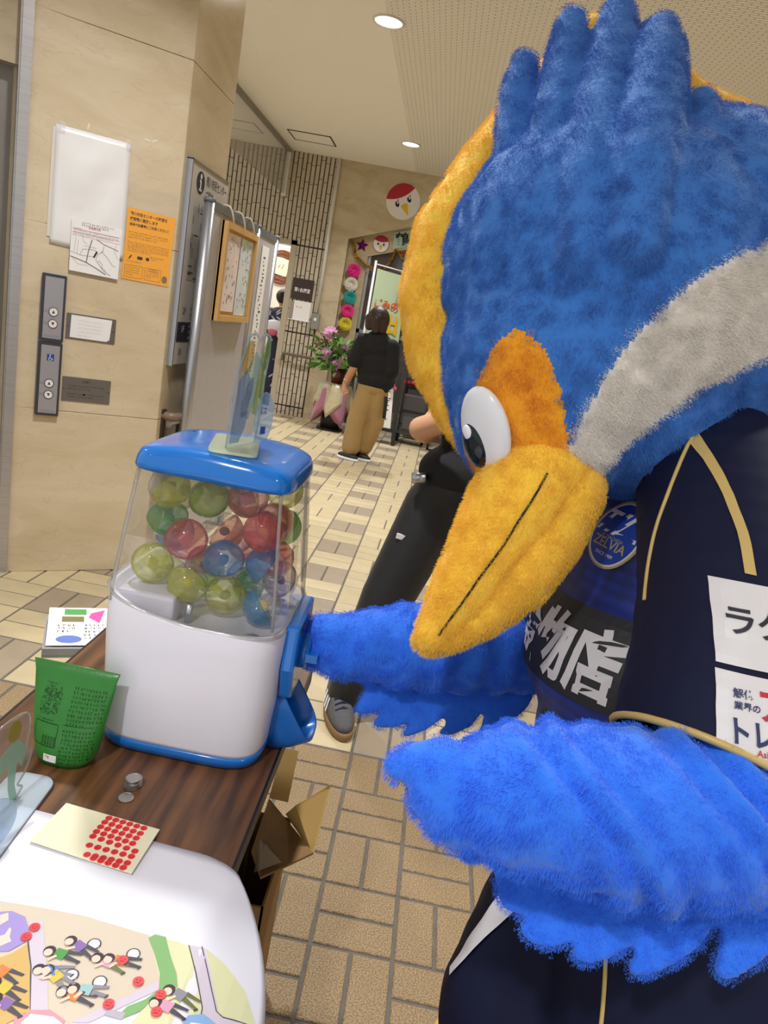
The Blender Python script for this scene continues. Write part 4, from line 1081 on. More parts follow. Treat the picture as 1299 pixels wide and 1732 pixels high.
mb = MB(); rg = sq(0.144, 0.1325, 0.2375, 6, zf=dip); mb.tube(rg + rg[:1], 0.0025, seg=6, cap=False)
build(mb, 'window_rim', M_SEAM, mach, True)
arch = lambda x, y: 0.012 * (1 - (x / 0.125) ** 2)
arch2 = lambda x, y: 0.008 * (1 - (x / 0.125) ** 2)
build(MB().rings([sq(0.116, 0.110, 0.466, 6), sq(0.1235, 0.118, 0.462, 6), sq(0.1245, 0.1195, 0.465, 6, zf=arch2), sq(0.1225, 0.1180, 0.477, 6, zf=arch2), sq(0.1185, 0.1140, 0.486, 6, zf=arch), sq(0.111, 0.107, 0.4905, 5.5, zf=arch), sq(0.095, 0.09, 0.493, 5, zf=arch), sq(0.06, 0.055, 0.494, 5, zf=arch), sq(0.02, 0.018, 0.494, 4, zf=arch)]), 'lid', M_MBLUE, mach, True)
build(MB().lathe([(0.016, 0.4985), (0.016, 0.5005), (0.012, 0.5005), (0.009, 0.498)], (-0.072, 0.065, 0.0), 20), 'lid_keyhole', mat('keyhole_dark', '0d3d74', 0.4), mach, True)
build(MB().tube(sq(0.122, 0.116, 0.4635, 6) + sq(0.122, 0.116, 0.4635, 6)[:1], 0.0018, seg=6, cap=False), 'lid_gasket', mat('gasket', '3a3f46', 0.5), mach, True)
# coin mechanism and chute on the front (facing the costumed figure)
dm = build(MB().prism([(-0.075, -0.012), (-0.068, 0.06), (0.055, 0.072), (0.068, 0.0), (0.05, -0.075), (-0.05, -0.075)], 0.0, 0.022, mx=Matrix(((0, 0, 1, 0.143), (1, 0, 0, -0.01), (0, 1, 0, 0.185), (0, 0, 0, 1)))), 'coin_plate', M_MBLUE, mach); bevel(dm, 0.006, 2)
build(MB().lathe([(0.032, 0.0), (0.030, 0.014), (0.024, 0.016)], seg=24, mx=Matrix(((0, 0, 1, 0.164), (1, 0, 0, -0.01), (0, 1, 0, 0.18), (0, 0, 0, 1)))), 'dial', M_MBLUE, mach, True)
build(MB().box((0.176, -0.042, 0.173), (0.196, 0.022, 0.187)), 'dial_grip', M_MBLUE, mach)
build(MB().box((0.1645, -0.055, 0.228), (0.167, -0.035, 0.24)), 'coin_slot', M_BLACK, mach)
tr = MB(); seg = 32
chf = frame((0.176, -0.008, 0.072), (0, 1, 0), (-0.55, 0, 0.835))      # sloping mouth of the chute, z outwards and up
def tray_ring(s, d, k=1.0):
    return [chf @ Vector((0.047 * s * math.copysign(abs(math.cos(a)) ** 0.55, math.cos(a)), 0.058 * s * k * math.copysign(abs(math.sin(a)) ** 0.55, math.sin(a)), d)) for a in [2 * math.pi * q / seg for q in range(seg)]]
tr.rings([tray_ring(0.86, -0.066), tray_ring(0.97, -0.035), tray_ring(1.0, 0.0), tray_ring(0.985, 0.003), tray_ring(0.93, 0.001), tray_ring(0.90, -0.035), tray_ring(0.82, -0.052), tray_ring(0.2, -0.054)])
build(tr, 'chute_tray', mat('chute_blue', '1763b4', 0.25), mach, True)
build(MB().prism(rrect(-0.03, -0.035, 0.012, 0.02, 0.012), -0.053, -0.036, mx=chf), 'chute_ramp', M_MBLUE, mach)
build(MB().box((0.141, -0.02, 0.11), (0.146, -0.004, 0.16)), 'chute_hinge', mat('hinge_tint', '6b7fb4', 0.3), mach)

# ---------------------------------------------------------------- capsules (each its own thing)
CAPC = {'red': 'e23040', 'yellow': 'dde01a', 'green': '3cba28', 'blue': '2a90d8', 'clear': 'e9e9e4', 'orange': 'e0491f', 'purple': '7d5a8f', 'sky': '3aa6d8'}
HALF = {}
def half_mesh(kind):
    if kind not in HALF:
        prof = []
        for i in range(9):
            a = math.pi / 2 * i / 8
            prof.append((0.0325 * math.cos(a) + 1e-4, 0.0325 * math.sin(a)))
        prof = [(0.0295, -0.002), (0.0335, -0.001), (0.0335, 0.002)] + prof[1:]
        HALF[kind] = MB().lathe(prof, seg=28, cap=False).mesh('capsule_half', clear_mat('capsule_' + kind, CAPC[kind], 0.38 if kind != 'clear' else 0.07, 0.05, 1.3), True)
    return HALF[kind]
PRIZE = [MB().box((-0.014, -0.003, -0.012), (0.014, 0.003, 0.014)).mesh('prize', mat('prize_paper', 'ddd7c8', 0.7)), MB().ball((0, 0, 0), (0.013, 0.010, 0.014), seg=10, rows=6).mesh('prize', mat('prize_gold', 'c9b15a', 0.4)), MB().ball((0, 0, 0), (0.012, 0.014, 0.010), seg=10, rows=6).mesh('prize', mat('prize_grey', '5c6a63', 0.5))]
caps = [  # colour, partner, x, y, z (world), tilt words
 ('yellow', 'clear', (-0.3866,1.075,0.9931), 'yellow capsule facing out above the white inner block'),
 ('yellow', 'clear', (-0.3163,1.07,0.9841), 'yellow capsule just over the metal guide pin'),
 ('blue', 'clear', (-0.2752,1.085,1.0232), 'blue and clear capsule beside the lower red ones'),
 ('blue', 'clear', (-0.2039,1.085,1.0219), 'blue capsule holding a folded white paper'),
 ('sky', 'clear', (-0.1962,1.085,0.9471), 'large teal blue capsule in the bottom corner'),
 ('yellow', 'clear', (-0.2653,1.1,0.9336), 'pale yellow capsule on the inner floor'),
 ('red', 'clear', (-0.342,1.085,1.0518), 'red topped clear capsule above the yellow pair'),
 ('red', 'orange', (-0.2262,1.08,1.0799), 'red capsule with a ring facing out'),
 ('orange', 'clear', (-0.2968,1.12,1.048), 'orange red capsule behind the blue one'),
 ('green', 'clear', (-0.4104,1.09,1.0514), 'deep green capsule against the side window'),
 ('yellow', 'clear', (-0.3674,1.09,1.1068), 'yellow capsule high beside the clear one'),
 ('clear', 'yellow', (-0.4125,1.13,1.0896), 'colourless capsule under the lid'),
 ('yellow', 'green', (-0.3193,1.11,1.0868), 'lime yellow capsule below the pink one'),
 ('red', 'clear', (-0.3268,1.15,1.1084), 'pale red capsule right under the lid'),
 ('green', 'clear', (-0.2712,1.16,1.1111), 'light green capsule right under the lid'),
 ('red', 'clear', (-0.258,1.1,1.0977), 'red capsule behind the ringed red one'),
 ('red', 'clear', (-0.2235,1.14,1.0946), 'red capsule near the upper window corner'),
 ('green', 'yellow', (-0.2018,1.19,1.0507), 'lime green capsule at the far window'),
 ('orange', 'red', (-0.1919,1.18,1.0198), 'orange capsule at the far window'),
 ('purple', 'clear', (-0.1777,1.19,0.9674), 'purple capsule low at the far window'),
 ('blue', 'clear', (-0.4395,1.15,0.9919), 'dark blue capsule behind the green one'),
 ('green', 'clear', (-0.2519,1.14,0.9696), 'olive green capsule behind the blue pair'),
 ('yellow', 'clear', (-0.3775,1.16,0.9635), 'yellow capsule at the back of the heap'),
 ('clear', 'red', (-0.3246,1.15,0.9888), 'clear capsule at the back of the heap'),
 ('red', 'clear', (-0.2395,1.17,1.0109), 'red capsule at the back of the heap'),
 ('green', 'yellow', (-0.3433,1.17,0.9115), 'green capsule low at the back of the heap'),
 ('blue', 'clear', (-0.2435,1.19,0.9252), 'blue capsule low at the back of the heap'),
 ('yellow', 'clear', (-0.215,1.2,1.0832), 'yellow capsule high at the back of the heap'),
]
# settle the capsules clear of one another and inside the window
rd = random.Random(21)
P = [Vector(c[2]) for c in caps]
for it in range(60):
    for i in range(len(P)):
        for j_ in range(i + 1, len(P)):
            d = P[i] - P[j_]; l = d.length
            if l < 0.0676:
                if l < 1e-5: d = Vector((0, 1, 0)); l = 1
                s = (0.0676 - l) * 0.5; w = 0.25 if i < 12 else 0.5; w2 = 1 - w if j_ >= 12 else 0.5
                P[i] += d / l * s * w * 1.2; P[j_] -= d / l * s * w2 * 1.2
    for p in P:
        zr = p.z - TZ; sh = 0.132 - max(0, zr - 0.25) * 0.088; sy = 0.125 - max(0, zr - 0.25) * 0.075
        p.x = min(max(p.x, MCX - sh + 0.037), MCX + sh - 0.037); p.y = min(max(p.y, MCY - sy + 0.037), MCY + sy - 0.037)
        lo = 0.264 + 0.034 if (p.x < MCX - 0.03 and p.y < MCY + 0.03) else 0.225 + 0.034
        p.z = min(max(p.z, TZ + lo), TZ + 0.462 - 0.035)
for i, (c1, c2, _, lab) in enumerate(caps):
    t = thing('capsule', lab, 'capsule', P[i], 'capsules in the machine')
    t.rotation_euler = (rd.uniform(0.6, 2.4), rd.uniform(-0.6, 0.6), rd.uniform(-1.2, 1.2))
    a = link('colour_half', half_mesh(c1), t)
    b = link('second_half', half_mesh(c2), t); b.rotation_euler = (math.pi, 0, 0); b.scale = (0.985, 0.985, 0.985)
    pz = link('prize', PRIZE[i % 3], t); pz.rotation_euler = (rd.uniform(0, 3), rd.uniform(0, 3), 0); pz.scale = (0.75, 0.75, 0.75)

# ---------------------------------------------------------------- acrylic standee on the lid
M_ACR = clear_mat('acrylic_clear', 'f2f6f4', 0.05, 0.03, 1.4)
def acrylic_prints(parent, fr, items):
    for nm, poly, col, al in items:
        build(MB().prism(poly, 0.0034, 0.0040, mx=fr), nm, clear_mat('print_' + col, col, al * 0.6, 0.2, 0.6), parent)
t = thing('acrylic_standee', 'tall clear acrylic stand with watery blue and yellow print on the machine lid', 'acrylic stand', (-0.287, 1.095, 1.2067))
base = Matrix.Rotation(math.radians(12), 4, 'Z')
build(MB().prism(rrect(-0.036, -0.07, 0.036, 0.07, 0.014), 0, 0.004, mx=base), 'base_plate', clear_mat('lime_acrylic', 'f6fce0', 0.75, 0.08, 1.0), t)
frs = frame((-0.004, -0.045, 0.004), (0.26, 0.965, 0), (0, 0, 1))
out = [(0.0, 0.0), (0.004, 0.04), (0.0, 0.075), (0.008, 0.115), (0.02, 0.14), (0.028, 0.165), (0.045, 0.172), (0.06, 0.16), (0.078, 0.172), (0.092, 0.168), (0.096, 0.14), (0.09, 0.10), (0.092, 0.05), (0.085, 0.0)]
build(MB().prism([tuple(p) for p in spline([(a, b) + (0,) for a, b in out], 3)] if False else out, 0.0, 0.003, mx=frs), 'acrylic_pane', M_ACR, t)
acrylic_prints(t, frs, [('blue_print', [(0.004, 0.006), (0.008, 0.06), (0.012, 0.10), (0.03, 0.12), (0.05, 0.09), (0.045, 0.03), (0.03, 0.006)], '5b9ad6', 0.4), ('teal_print', [(0.03, 0.05), (0.028, 0.11), (0.05, 0.145), (0.07, 0.13), (0.066, 0.07), (0.05, 0.04)], '8fcac4', 0.35), ('yellow_print', circ(0.030, 0.135, 0.014, 0.026, 16, rot=-0.2), 'd9b648', 0.5), ('green_print', circ(0.082, 0.14, 0.010, 0.026, 16, rot=-0.15), '8fb95c', 0.45), ('lime_print', [(0.06, 0.05), (0.065, 0.10), (0.08, 0.12), (0.085, 0.08), (0.075, 0.045)], 'b5cf62', 0.5), ('violet_print', circ(0.04, 0.075, 0.010, 0.032, 16, rot=-0.3), '6c84bc', 0.4)])
build(MB().tube([frs @ Vector((p[0], p[1], 0.0015)) for p in out], 0.0018, seg=6), 'pane_edge', clear_mat('acrylic_edge', 'a9d4ea', 0.25, 0.05, 1.6), t, True)
fr2 = frame((0.02, 0.01, 0.004), (0.45, 0.89, 0), (0, 0, 1))
build(MB().prism(circ(0.022, 0.042, 0.021, 0.042, 28), 0, 0.003, mx=fr2), 'label_oval', clear_mat('blue_acrylic', 'b4d2ec', 0.3, 0.04, 1.2), t)
mb = MB(); put_text(mb, 'は', 0.016, 0.010, 0.050, 0.0036); mb.flat([(0.015, 0.018), (0.027, 0.018), (0.027, 0.03), (0.015, 0.03)], 0.0036); mb.v = [tuple(fr2 @ Vector(p)) for p in mb.v]; build(mb, 'blue_lettering', mat('print_navy', '2d54a4', 0.6), t)

# ---------------------------------------------------------------- acrylic standee at the near left of the table
t = thing('acrylic_standee', 'clear acrylic stand with pale green figure print on a light blue base', 'acrylic stand', (-0.462, 0.80, TZ + 0.0005))
b2 = Matrix.Rotation(math.radians(4), 4, 'Z')
build(MB().prism(rrect(-0.034, -0.13, 0.034, 0.10, 0.022), 0, 0.0045, mx=b2), 'base_plate', clear_mat('pale_blue_acrylic', 'eaf4fb', 0.8, 0.06, 1.0), t)
build(MB().tube([b2 @ Vector((p[0], p[1], 0.0022)) for p in rrect(-0.034, -0.13, 0.034, 0.10, 0.022)] + [b2 @ Vector((-0.012 + 0.024, -0.13, 0.0022))], 0.0022, seg=6), 'base_edge', clear_mat('acrylic_edge_dark', '7a6f78', 0.4, 0.05, 1.5), t, True)
frs = frame((-0.020, -0.09, 0.0045), (0.12, 0.99, 0), (0, 0, 1))
out = [(0.0, 0.0), (-0.02, 0.05), (0.01, 0.10), (0.05, 0.12), (0.10, 0.135), (0.145, 0.13), (0.155, 0.105), (0.150, 0.075), (0.162, 0.062), (0.15, 0.035), (0.135, 0.022), (0.145, 0.012), (0.13, 0.0)]
build(MB().prism(out, 0, 0.003, mx=frs), 'acrylic_pane', M_ACR, t)
build(MB().tube([frs @ Vector((p[0], p[1], 0.0015)) for p in spline([(a, b, 0) for a, b in out], 4)], 0.0016, seg=6), 'pane_edge', clear_mat('acrylic_edge_lt', 'cfc9b8', 0.4, 0.04, 1.8), t, True)
acrylic_prints(t, frs, [('green_figure_print', [(0.118, 0.004), (0.112, 0.03), (0.11, 0.07), (0.098, 0.062), (0.085, 0.02), (0.078, 0.03), (0.095, 0.09), (0.118, 0.10), (0.128, 0.098), (0.148, 0.075), (0.138, 0.05), (0.128, 0.07), (0.125, 0.03), (0.132, 0.004)], 'b4d6c2', 0.8), ('hair_print', circ(0.12, 0.115, 0.013, 0.016, 14), 'b7b04a', 0.7), ('red_print', circ(0.045, 0.045, 0.030, 0.024, 12), 'c04a58', 0.6), ('yellow_print', [(0.05, 0.06), (0.07, 0.085), (0.08, 0.09), (0.085, 0.075), (0.065, 0.05)], 'd2c06a', 0.7), ('lilac_print', circ(0.03, 0.02, 0.022, 0.014, 12), 'a8a0cc', 0.5)])
fr2 = frame((0.006, -0.105, 0.0045), (0.35, 0.94, 0), (0, 0, 1))
build(MB().prism(circ(0.045, 0.038, 0.040, 0.036, 28, rot=0.4), 0, 0.003, mx=fr2), 'label_oval', clear_mat('blue_acrylic', 'b4d2ec', 0.3, 0.04, 1.2), t)

# ---------------------------------------------------------------- green stand-up pouch
t = thing('green_pouch', 'green stand-up pouch printed with black text beside the machine', 'pouch', (-0.452, 0.960, TZ + 0.0005))
mb = MB(); prof = [(0.0, 0.040, 0.030, -0.002), (0.012, 0.047, 0.031, -0.002), (0.04, 0.052, 0.030, 0.0), (0.08, 0.058, 0.022, 0.004), (0.115, 0.062, 0.010, 0.008), (0.135, 0.064, 0.003, 0.010), (0.150, 0.0676, 0.0015, 0.012)]
build(mb.rings([sq(a, b, z, 2.4, 40, cy=cy) for z, a, b, cy in prof]), 'pouch_body', mat('pouch_green', '2f7a2c', 0.32, noise=0.06, nscale=18, bump=0.25, bscale=18), t, True)
pb = bvh_of(t.children[0]) if t.children else None
po = [o for o in COL.objects if o.name.startswith('pouch_body')][0]; pbv = bvh_of(po)
frp = frame((0, -0.2, 0), (1, 0, 0), (0, 0, 1))
mp = MB()
for x0, y0, w, r_, sd in ((0.004, 0.122, 0.050, 9, 71), (0.002, 0.062, 0.045, 9, 72)): dashes(mp, x0, y0, w, r_, 0.0062, 0.0042, sd)
dashes(mp, -0.040, 0.122, 0.03, 1, 0.006, 0.003, 73); dashes(mp, -0.042, 0.072, 0.03, 1, 0.006, 0.003, 74)
rdp = random.Random(75)
for i in range(230):
    x = rdp.uniform(-0.041, -0.012); y = rdp.uniform(0.078, 0.117); a = rdp.uniform(0, 6.3)
    mp.flat(stroke([(x, y), (x + 0.002 * math.cos(a), y + 0.002 * math.sin(a))], 0.0007), 0.0)
for i in range(14): mp.flat([(-0.028 + 0.0016 * i, 0.034), (-0.0272 + 0.0016 * i - 0.0003 * (i % 3), 0.034), (-0.0272 + 0.0016 * i - 0.0003 * (i % 3), 0.048), (-0.028 + 0.0016 * i, 0.048)], 0.0)
for s in ([(-0.044, 0.066), (-0.006, 0.066)], [(-0.044, 0.032), (-0.006, 0.032)], [(-0.044, 0.032), (-0.044, 0.066)], [(-0.006, 0.032), (-0.006, 0.066)], [(0.0, 0.068), (0.05, 0.068)]): mp.flat(stroke([(s[0][0] * (1 - k / 6) + s[1][0] * k / 6, s[0][1] * (1 - k / 6) + s[1][1] * k / 6) for k in range(7)], 0.0007), 0.0)
build(wrap(mp, frp, [pbv], 0.0008, 0.4), 'black_lettering', mat('pouch_print', '123b14', 0.6), t)
mp = MB()
for k in range(6): mp.flat([(-0.022 + 0.0035 * k, 0.008), (-0.022 + 0.0035 * (k + 1), 0.008), (-0.022 + 0.0035 * (k + 1), 0.020), (-0.022 + 0.0035 * k, 0.020)], 0.0)
build(wrap(mp, frp, [pbv], 0.0009, 0.4), 'price_sticker', M_WHITE, t)
mp = MB(); dashes(mp, -0.020, 0.0185, 0.016, 1, 0.004, 0.004, 76); build(wrap(mp, frp, [pbv], 0.0014, 0.4), 'red_lettering', M_REDPRINT, t)

# ---------------------------------------------------------------- coins
M_COIN = mat('coin_silver', 'b9b6ae', 0.28, 0.9, bump=0.15, bscale=500)
coin = MB().lathe([(0.0102, 0.0), (0.0113, 0.0003), (0.0113, 0.0014), (0.0102, 0.0017), (0.0098, 0.0014)], seg=32).mesh('coin', M_COIN, False)
rd = random.Random(31)
cz = TZ + 0.0005; c0 = Vector((-0.329,0.9238,0.7))
for i in range(9):
    o = link('coin', coin); o.location = (c0.x + rd.uniform(-0.0018, 0.0018), c0.y + rd.uniform(-0.0018, 0.0018), cz); cz += 0.00172
    tag(o, 'silver coin in the small stack in front of the machine' if i < 8 else 'topmost silver coin of the small stack in front of the machine', 'coin', 'stacked silver coins')
o = link('coin', coin); o.location = (*(-0.3284,0.8953,0.7)[:2], TZ + 0.0005); tag(o, 'single silver coin lying flat beside the coin stack', 'coin')

# ---------------------------------------------------------------- printed map sheet draped over the near end
def sheet_z(x, y):
    e = max(0.0, x - (TX1 + 0.001))
    r = max(0.0, math.hypot(max(0, x - (TX1 - 0.03)), max(0, y - 0.80)))
    return TZ + 0.0025 - 3.2 * e * e - 0.25 * e + 0.0012 * math.sin(14 * x + 9 * y) * (1 if x < TX1 - 0.02 else 0.3)
left, right = -0.58, -0.045
vs, fs = [], []
nx, ny = 60, 60
def sheet_xy(a, b):
    y = -0.05 + (0.838 + 0.05) * b
    xr = right - 0.012 * max(0, (0.60 - y))
    top = max(0.0, y - 0.60) / 0.238
    xr = xr - 0.085 * top ** 2.4
    x = left + (xr - left) * a
    y2 = y - 0.022 * max(0, a - 0.0) * b - 0.02 * max(0, (a - 0.86) / 0.14) ** 2 * b
    return x, y2
for i in range(ny + 1):
    for k in range(nx + 1):
        x, y = sheet_xy(k / nx, i / ny)
        vs.append((x, y, sheet_z(x, y)))
M_SHEET = mat('poster_paper', 'e6e5ec', 0.55)
ms = thing('map_sheet', 'large white illustrated map sheet draped over the table edge', 'poster', (0, 0, 0))
so = build(MB().add(vs, [(i * (nx + 1) + k, i * (nx + 1) + k + 1, (i + 1) * (nx + 1) + k + 1, (i + 1) * (nx + 1) + k) for i in range(ny) for k in range(nx)]), 'paper', M_SHEET, ms, True)
md = so.modifiers.new('thick', 'SOLIDIFY'); md.thickness = 0.0006; md.offset = -1
sbv = bvh_of(so)
top = frame((0, 0, 1.0), (1, 0, 0), (0, 1, 0))
def grid_poly(mb, poly, z, n=0.02):
    """polygon cut into small cells so that it follows the sheet"""
    bm = bmesh.new()
    f = bm.faces.new([bm.verts.new((p[0], p[1], 0)) for p in poly])
    if f.normal.z < 0: f.normal_flip()
    xs = [p[0] for p in poly]; ys = [p[1] for p in poly]
    for ax, lo, hi in ((0, min(xs), max(xs)), (1, min(ys), max(ys))):
        v = lo + n
        while v < hi:
            bmesh.ops.bisect_plane(bm, geom=bm.verts[:] + bm.edges[:] + bm.faces[:], plane_co=(v, 0, 0) if ax == 0 else (0, v, 0), plane_no=(1, 0, 0) if ax == 0 else (0, 1, 0)); v += n
    bmesh.ops.triangulate(bm, faces=bm.faces[:])
    bm.verts.index_update()
    mb.add([(v.co.x, v.co.y, z) for v in bm.verts], [tuple(v.index for v in (f.verts if f.normal.z >= 0 else reversed(f.verts))) for f in bm.faces])
    bm.free()
def printed(name, polys, col, lvl, stuff=False):
    mb = MB()
    for p in polys: grid_poly(mb, [(q[0], q[1]) for q in p], 0.0)
    wrap(mb, top, [sbv], 0.00025 + 0.00022 * lvl, 1.0)
    o = build(mb, name, mat('map_' + col, col, 0.6), ms)
    if stuff: o['kind'] = 'stuff'
    return o
printed('sand_ground', [[(-0.385,0.6769,0.7),(-0.3431,0.6794,0.7),(-0.2865,0.6815,0.7),(-0.2037,0.6758,0.7),(-0.1791,0.6374,0.7),(-0.1662,0.6165,0.7),(-0.2091,0.578,0.7),(-0.236,0.5564,0.7),(-0.2384,0.5162,0.7),(-0.2796,0.507,0.7)]], 'd7c9b2', 0)
printed('lawn_area', [[(-0.2037,0.6758,0.7),(-0.1695,0.6755,0.7),(-0.1508,0.6728,0.7),(-0.133,0.6413,0.7),(-0.1154,0.6088,0.7),(-0.1116,0.5695,0.7),(-0.1849,0.5525,0.7),(-0.1686,0.603,0.7),(-0.1662,0.6165,0.7)], [(-0.1356,0.6759,0.7),(-0.107,0.6677,0.7),(-0.0791,0.6549,0.7),(-0.0574,0.6286,0.7),(-0.0966,0.6112,0.7),(-0.1069,0.6253,0.7)]], 'dcdcae', 1)
printed('lilac_path', [[(-0.1536,0.6746,0.7),(-0.1369,0.6756,0.7),(-0.1065,0.6239,0.7),(-0.097,0.6104,0.7),(-0.057,0.6272,0.7),(-0.0429,0.5664,0.7),(-0.1,0.5534,0.7),(-0.116,0.6087,0.7)], [(-0.34,0.6591,0.7),(-0.3253,0.6631,0.7),(-0.2828,0.5964,0.7),(-0.2374,0.5165,0.7),(-0.255,0.5125,0.7),(-0.2987,0.5924,0.7)], [(-0.1712,0.6227,0.7),(-0.1651,0.6139,0.7),(-0.2194,0.5603,0.7),(-0.236,0.5564,0.7)]], 'd3c8d3', 2)
printed('road_edge_lines', [stroke([p[:2] for p in L], 0.0012) for L in ([(-0.1555,0.6741,0.7),(-0.1374,0.6441,0.7),(-0.1166,0.6085,0.7),(-0.1142,0.5918,0.7)], [(-0.1407,0.6763,0.7),(-0.1152,0.6344,0.7),(-0.1019,0.6135,0.7),(-0.0936,0.612,0.7),(-0.0572,0.6279,0.7)], [(-0.3255,0.6329,0.7),(-0.3061,0.6053,0.7),(-0.279,0.556,0.7)])], '4a4550', 3)
printed('hedge', [[(-0.2027,0.6718,0.7),(-0.1976,0.6783,0.7),(-0.1847,0.6782,0.7),(-0.1704,0.6554,0.7),(-0.156,0.6355,0.7),(-0.1492,0.6207,0.7),(-0.1558,0.6118,0.7),(-0.1675,0.6033,0.7),(-0.1765,0.5831,0.7),(-0.1905,0.5717,0.7),(-0.1949,0.5747,0.7),(-0.1904,0.5859,0.7),(-0.1762,0.5976,0.7),(-0.167,0.612,0.7),(-0.1733,0.6312,0.7),(-0.1867,0.6512,0.7)]], '82b36e', 3)
printed('purple_bubble', [[p for p in [(-0.3833,0.6406,0.7),(-0.3816,0.66,0.7),(-0.3642,0.6665,0.7),(-0.3463,0.6626,0.7),(-0.3317,0.646,0.7),(-0.3288,0.6304,0.7),(-0.3378,0.617,0.7),(-0.3576,0.6111,0.7)]]], 'a493d0', 4)
printed('bubble_hands', [[(-0.3732,0.6579,0.7),(-0.3665,0.6632,0.7),(-0.3606,0.6535,0.7),(-0.3655,0.6454,0.7)], [(-0.3596,0.6304,0.7),(-0.3537,0.6353,0.7),(-0.3541,0.6451,0.7),(-0.351,0.6434,0.7),(-0.3472,0.6337,0.7),(-0.3421,0.6286,0.7),(-0.3498,0.6202,0.7),(-0.3533,0.6193,0.7)]], 'f0d3c4', 5)
printed('ochre_yard', [[(-0.3505,0.6,0.7),(-0.3332,0.6151,0.7),(-0.3245,0.63,0.7),(-0.3036,0.5985,0.7),(-0.2803,0.5583,0.7),(-0.2912,0.5453,0.7),(-0.308,0.524,0.7)]], 'd5b068', 4)
printed('blue_bubble', [[(-0.1303,0.578,0.7),(-0.1276,0.5934,0.7),(-0.1135,0.603,0.7),(-0.098,0.6011,0.7),(-0.0862,0.5917,0.7),(-0.0858,0.5659,0.7),(-0.12,0.5581,0.7)]], '8db4de', 4)
printed('blue_bubble_page', [[(-0.1212,0.5789,0.7),(-0.123,0.5877,0.7),(-0.1074,0.5941,0.7),(-0.0959,0.5861,0.7),(-0.0992,0.5692,0.7)]], 'eef0f4', 5)
printed('pink_bubble', [[(-0.2914,0.5478,0.7),(-0.281,0.5594,0.7),(-0.2617,0.564,0.7),(-0.2424,0.5569,0.7),(-0.2433,0.5359,0.7),(-0.2751,0.5286,0.7)]], 'dd9aa2', 4)
printed('pink_bubble_page', [[(-0.2818,0.545,0.7),(-0.2776,0.5557,0.7),(-0.2552,0.5577,0.7),(-0.2433,0.5528,0.7),(-0.2448,0.5386,0.7),(-0.2714,0.5325,0.7)]], 'f1eef2', 5)
printed('bench', [[(-0.2091,0.5713,0.7),(-0.2077,0.5776,0.7),(-0.1892,0.5787,0.7),(-0.1894,0.5707,0.7)]], 'b9b3bd', 4)
# little drawn people
def mini(px_, ang, shirt, wheel, legs, s=1.0):
    x, y = px_[0], px_[1]
    c, sn = math.cos(ang), math.sin(ang)
    T = lambda p: (x + s * (p[0] * c - p[1] * sn), y + s * (p[0] * sn + p[1] * c))
    F = lambda pts: [T(p) for p in pts]
    return {'hair': [F(circ(-0.016, 0.0, 0.0068, n=12))], 'skin': [F(circ(-0.0165, -0.0022, 0.0048, n=10)), F(stroke([(-0.006, -0.004), (-0.012, -0.011)], 0.003))], shirt: [F([(-0.010, -0.006), (0.002, -0.007), (0.004, 0.005), (-0.009, 0.006)])], legs: [F([(0.003, -0.006), (0.018, -0.007), (0.020, -0.004), (0.004, 0.0)]), F([(0.003, 0.001), (0.019, 0.003), (0.020, 0.006), (0.003, 0.006)])], 'line': ([F(stroke(circ(0.008, 0.010, 0.0072, n=16, a1=350), 0.0012))] if wheel else []) + [F(stroke([(0.018, -0.008), (0.021, -0.004)], 0.002))], 'wheelpaper': [F(circ(0.008, 0.010, 0.0062, n=14))] if wheel else []}
tint = {'hair': '3a2a2a', 'skin': 'efcfb8', 'line': '4a4550', 'wheelpaper': 'f0eef0', 'green': '4f9a48', 'violet': '8a6aa8', 'blue': '5b86c6', 'yellow': 'd8c04a', 'orange': 'd8843f', 'pink': 'd89ab4', 'teal': '9cc4c0', 'dark': '4b4650', 'olive': '6f7440', 'grey': '8d8a92'}
groups = {}
for a in (((-0.2813,0.6269,0.7), 0.0, 'green', False, 'dark'), ((-0.267,0.6401,0.7), -0.3, 'violet', True, 'dark'), ((-0.2291,0.6294,0.7), -0.15, 'pink', False, 'olive'), ((-0.2171,0.6355,0.7), 0.1, 'orange', True, 'dark'), ((-0.2804,0.6065,0.7), 0.2, 'blue', False, 'grey'), ((-0.2724,0.599,0.7), -0.4, 'yellow', True, 'grey'), ((-0.2442,0.5846,0.7), -0.05, 'orange', False, 'dark'), ((-0.2358,0.5936,0.7), 0.15, 'teal', True, 'grey'), ((-0.1405,0.6113,0.7), -0.15, 'grey', False, 'olive'), ((-0.1488,0.5952,0.7), -0.1, 'pink', False, 'dark'), ((-0.3274,0.5925,0.7), -0.2, 'orange', False, 'dark'), ((-0.3146,0.5757,0.7), -0.2, 'yellow', False, 'dark'), ((-0.3037,0.5599,0.7), -0.2, 'violet', False, 'dark')):
    for k_, v_ in mini(*a).items(): groups.setdefault(k_, []).extend(v_)
for i, k_ in enumerate(['wheelpaper', 'line', 'green', 'violet', 'blue', 'yellow', 'orange', 'pink', 'teal', 'dark', 'olive', 'grey', 'hair', 'skin']):
    if k_ in groups and groups[k_]: printed('drawn_figures_' + k_.replace('wheelpaper', 'wheel'), groups[k_], tint[k_], 6 + (i > 1) + (i > 12), True)
M_STK = mat('sticker_red', 'e8323a', 0.5); M_STKD = mat('sticker_mark', '8e1a22', 0.6)
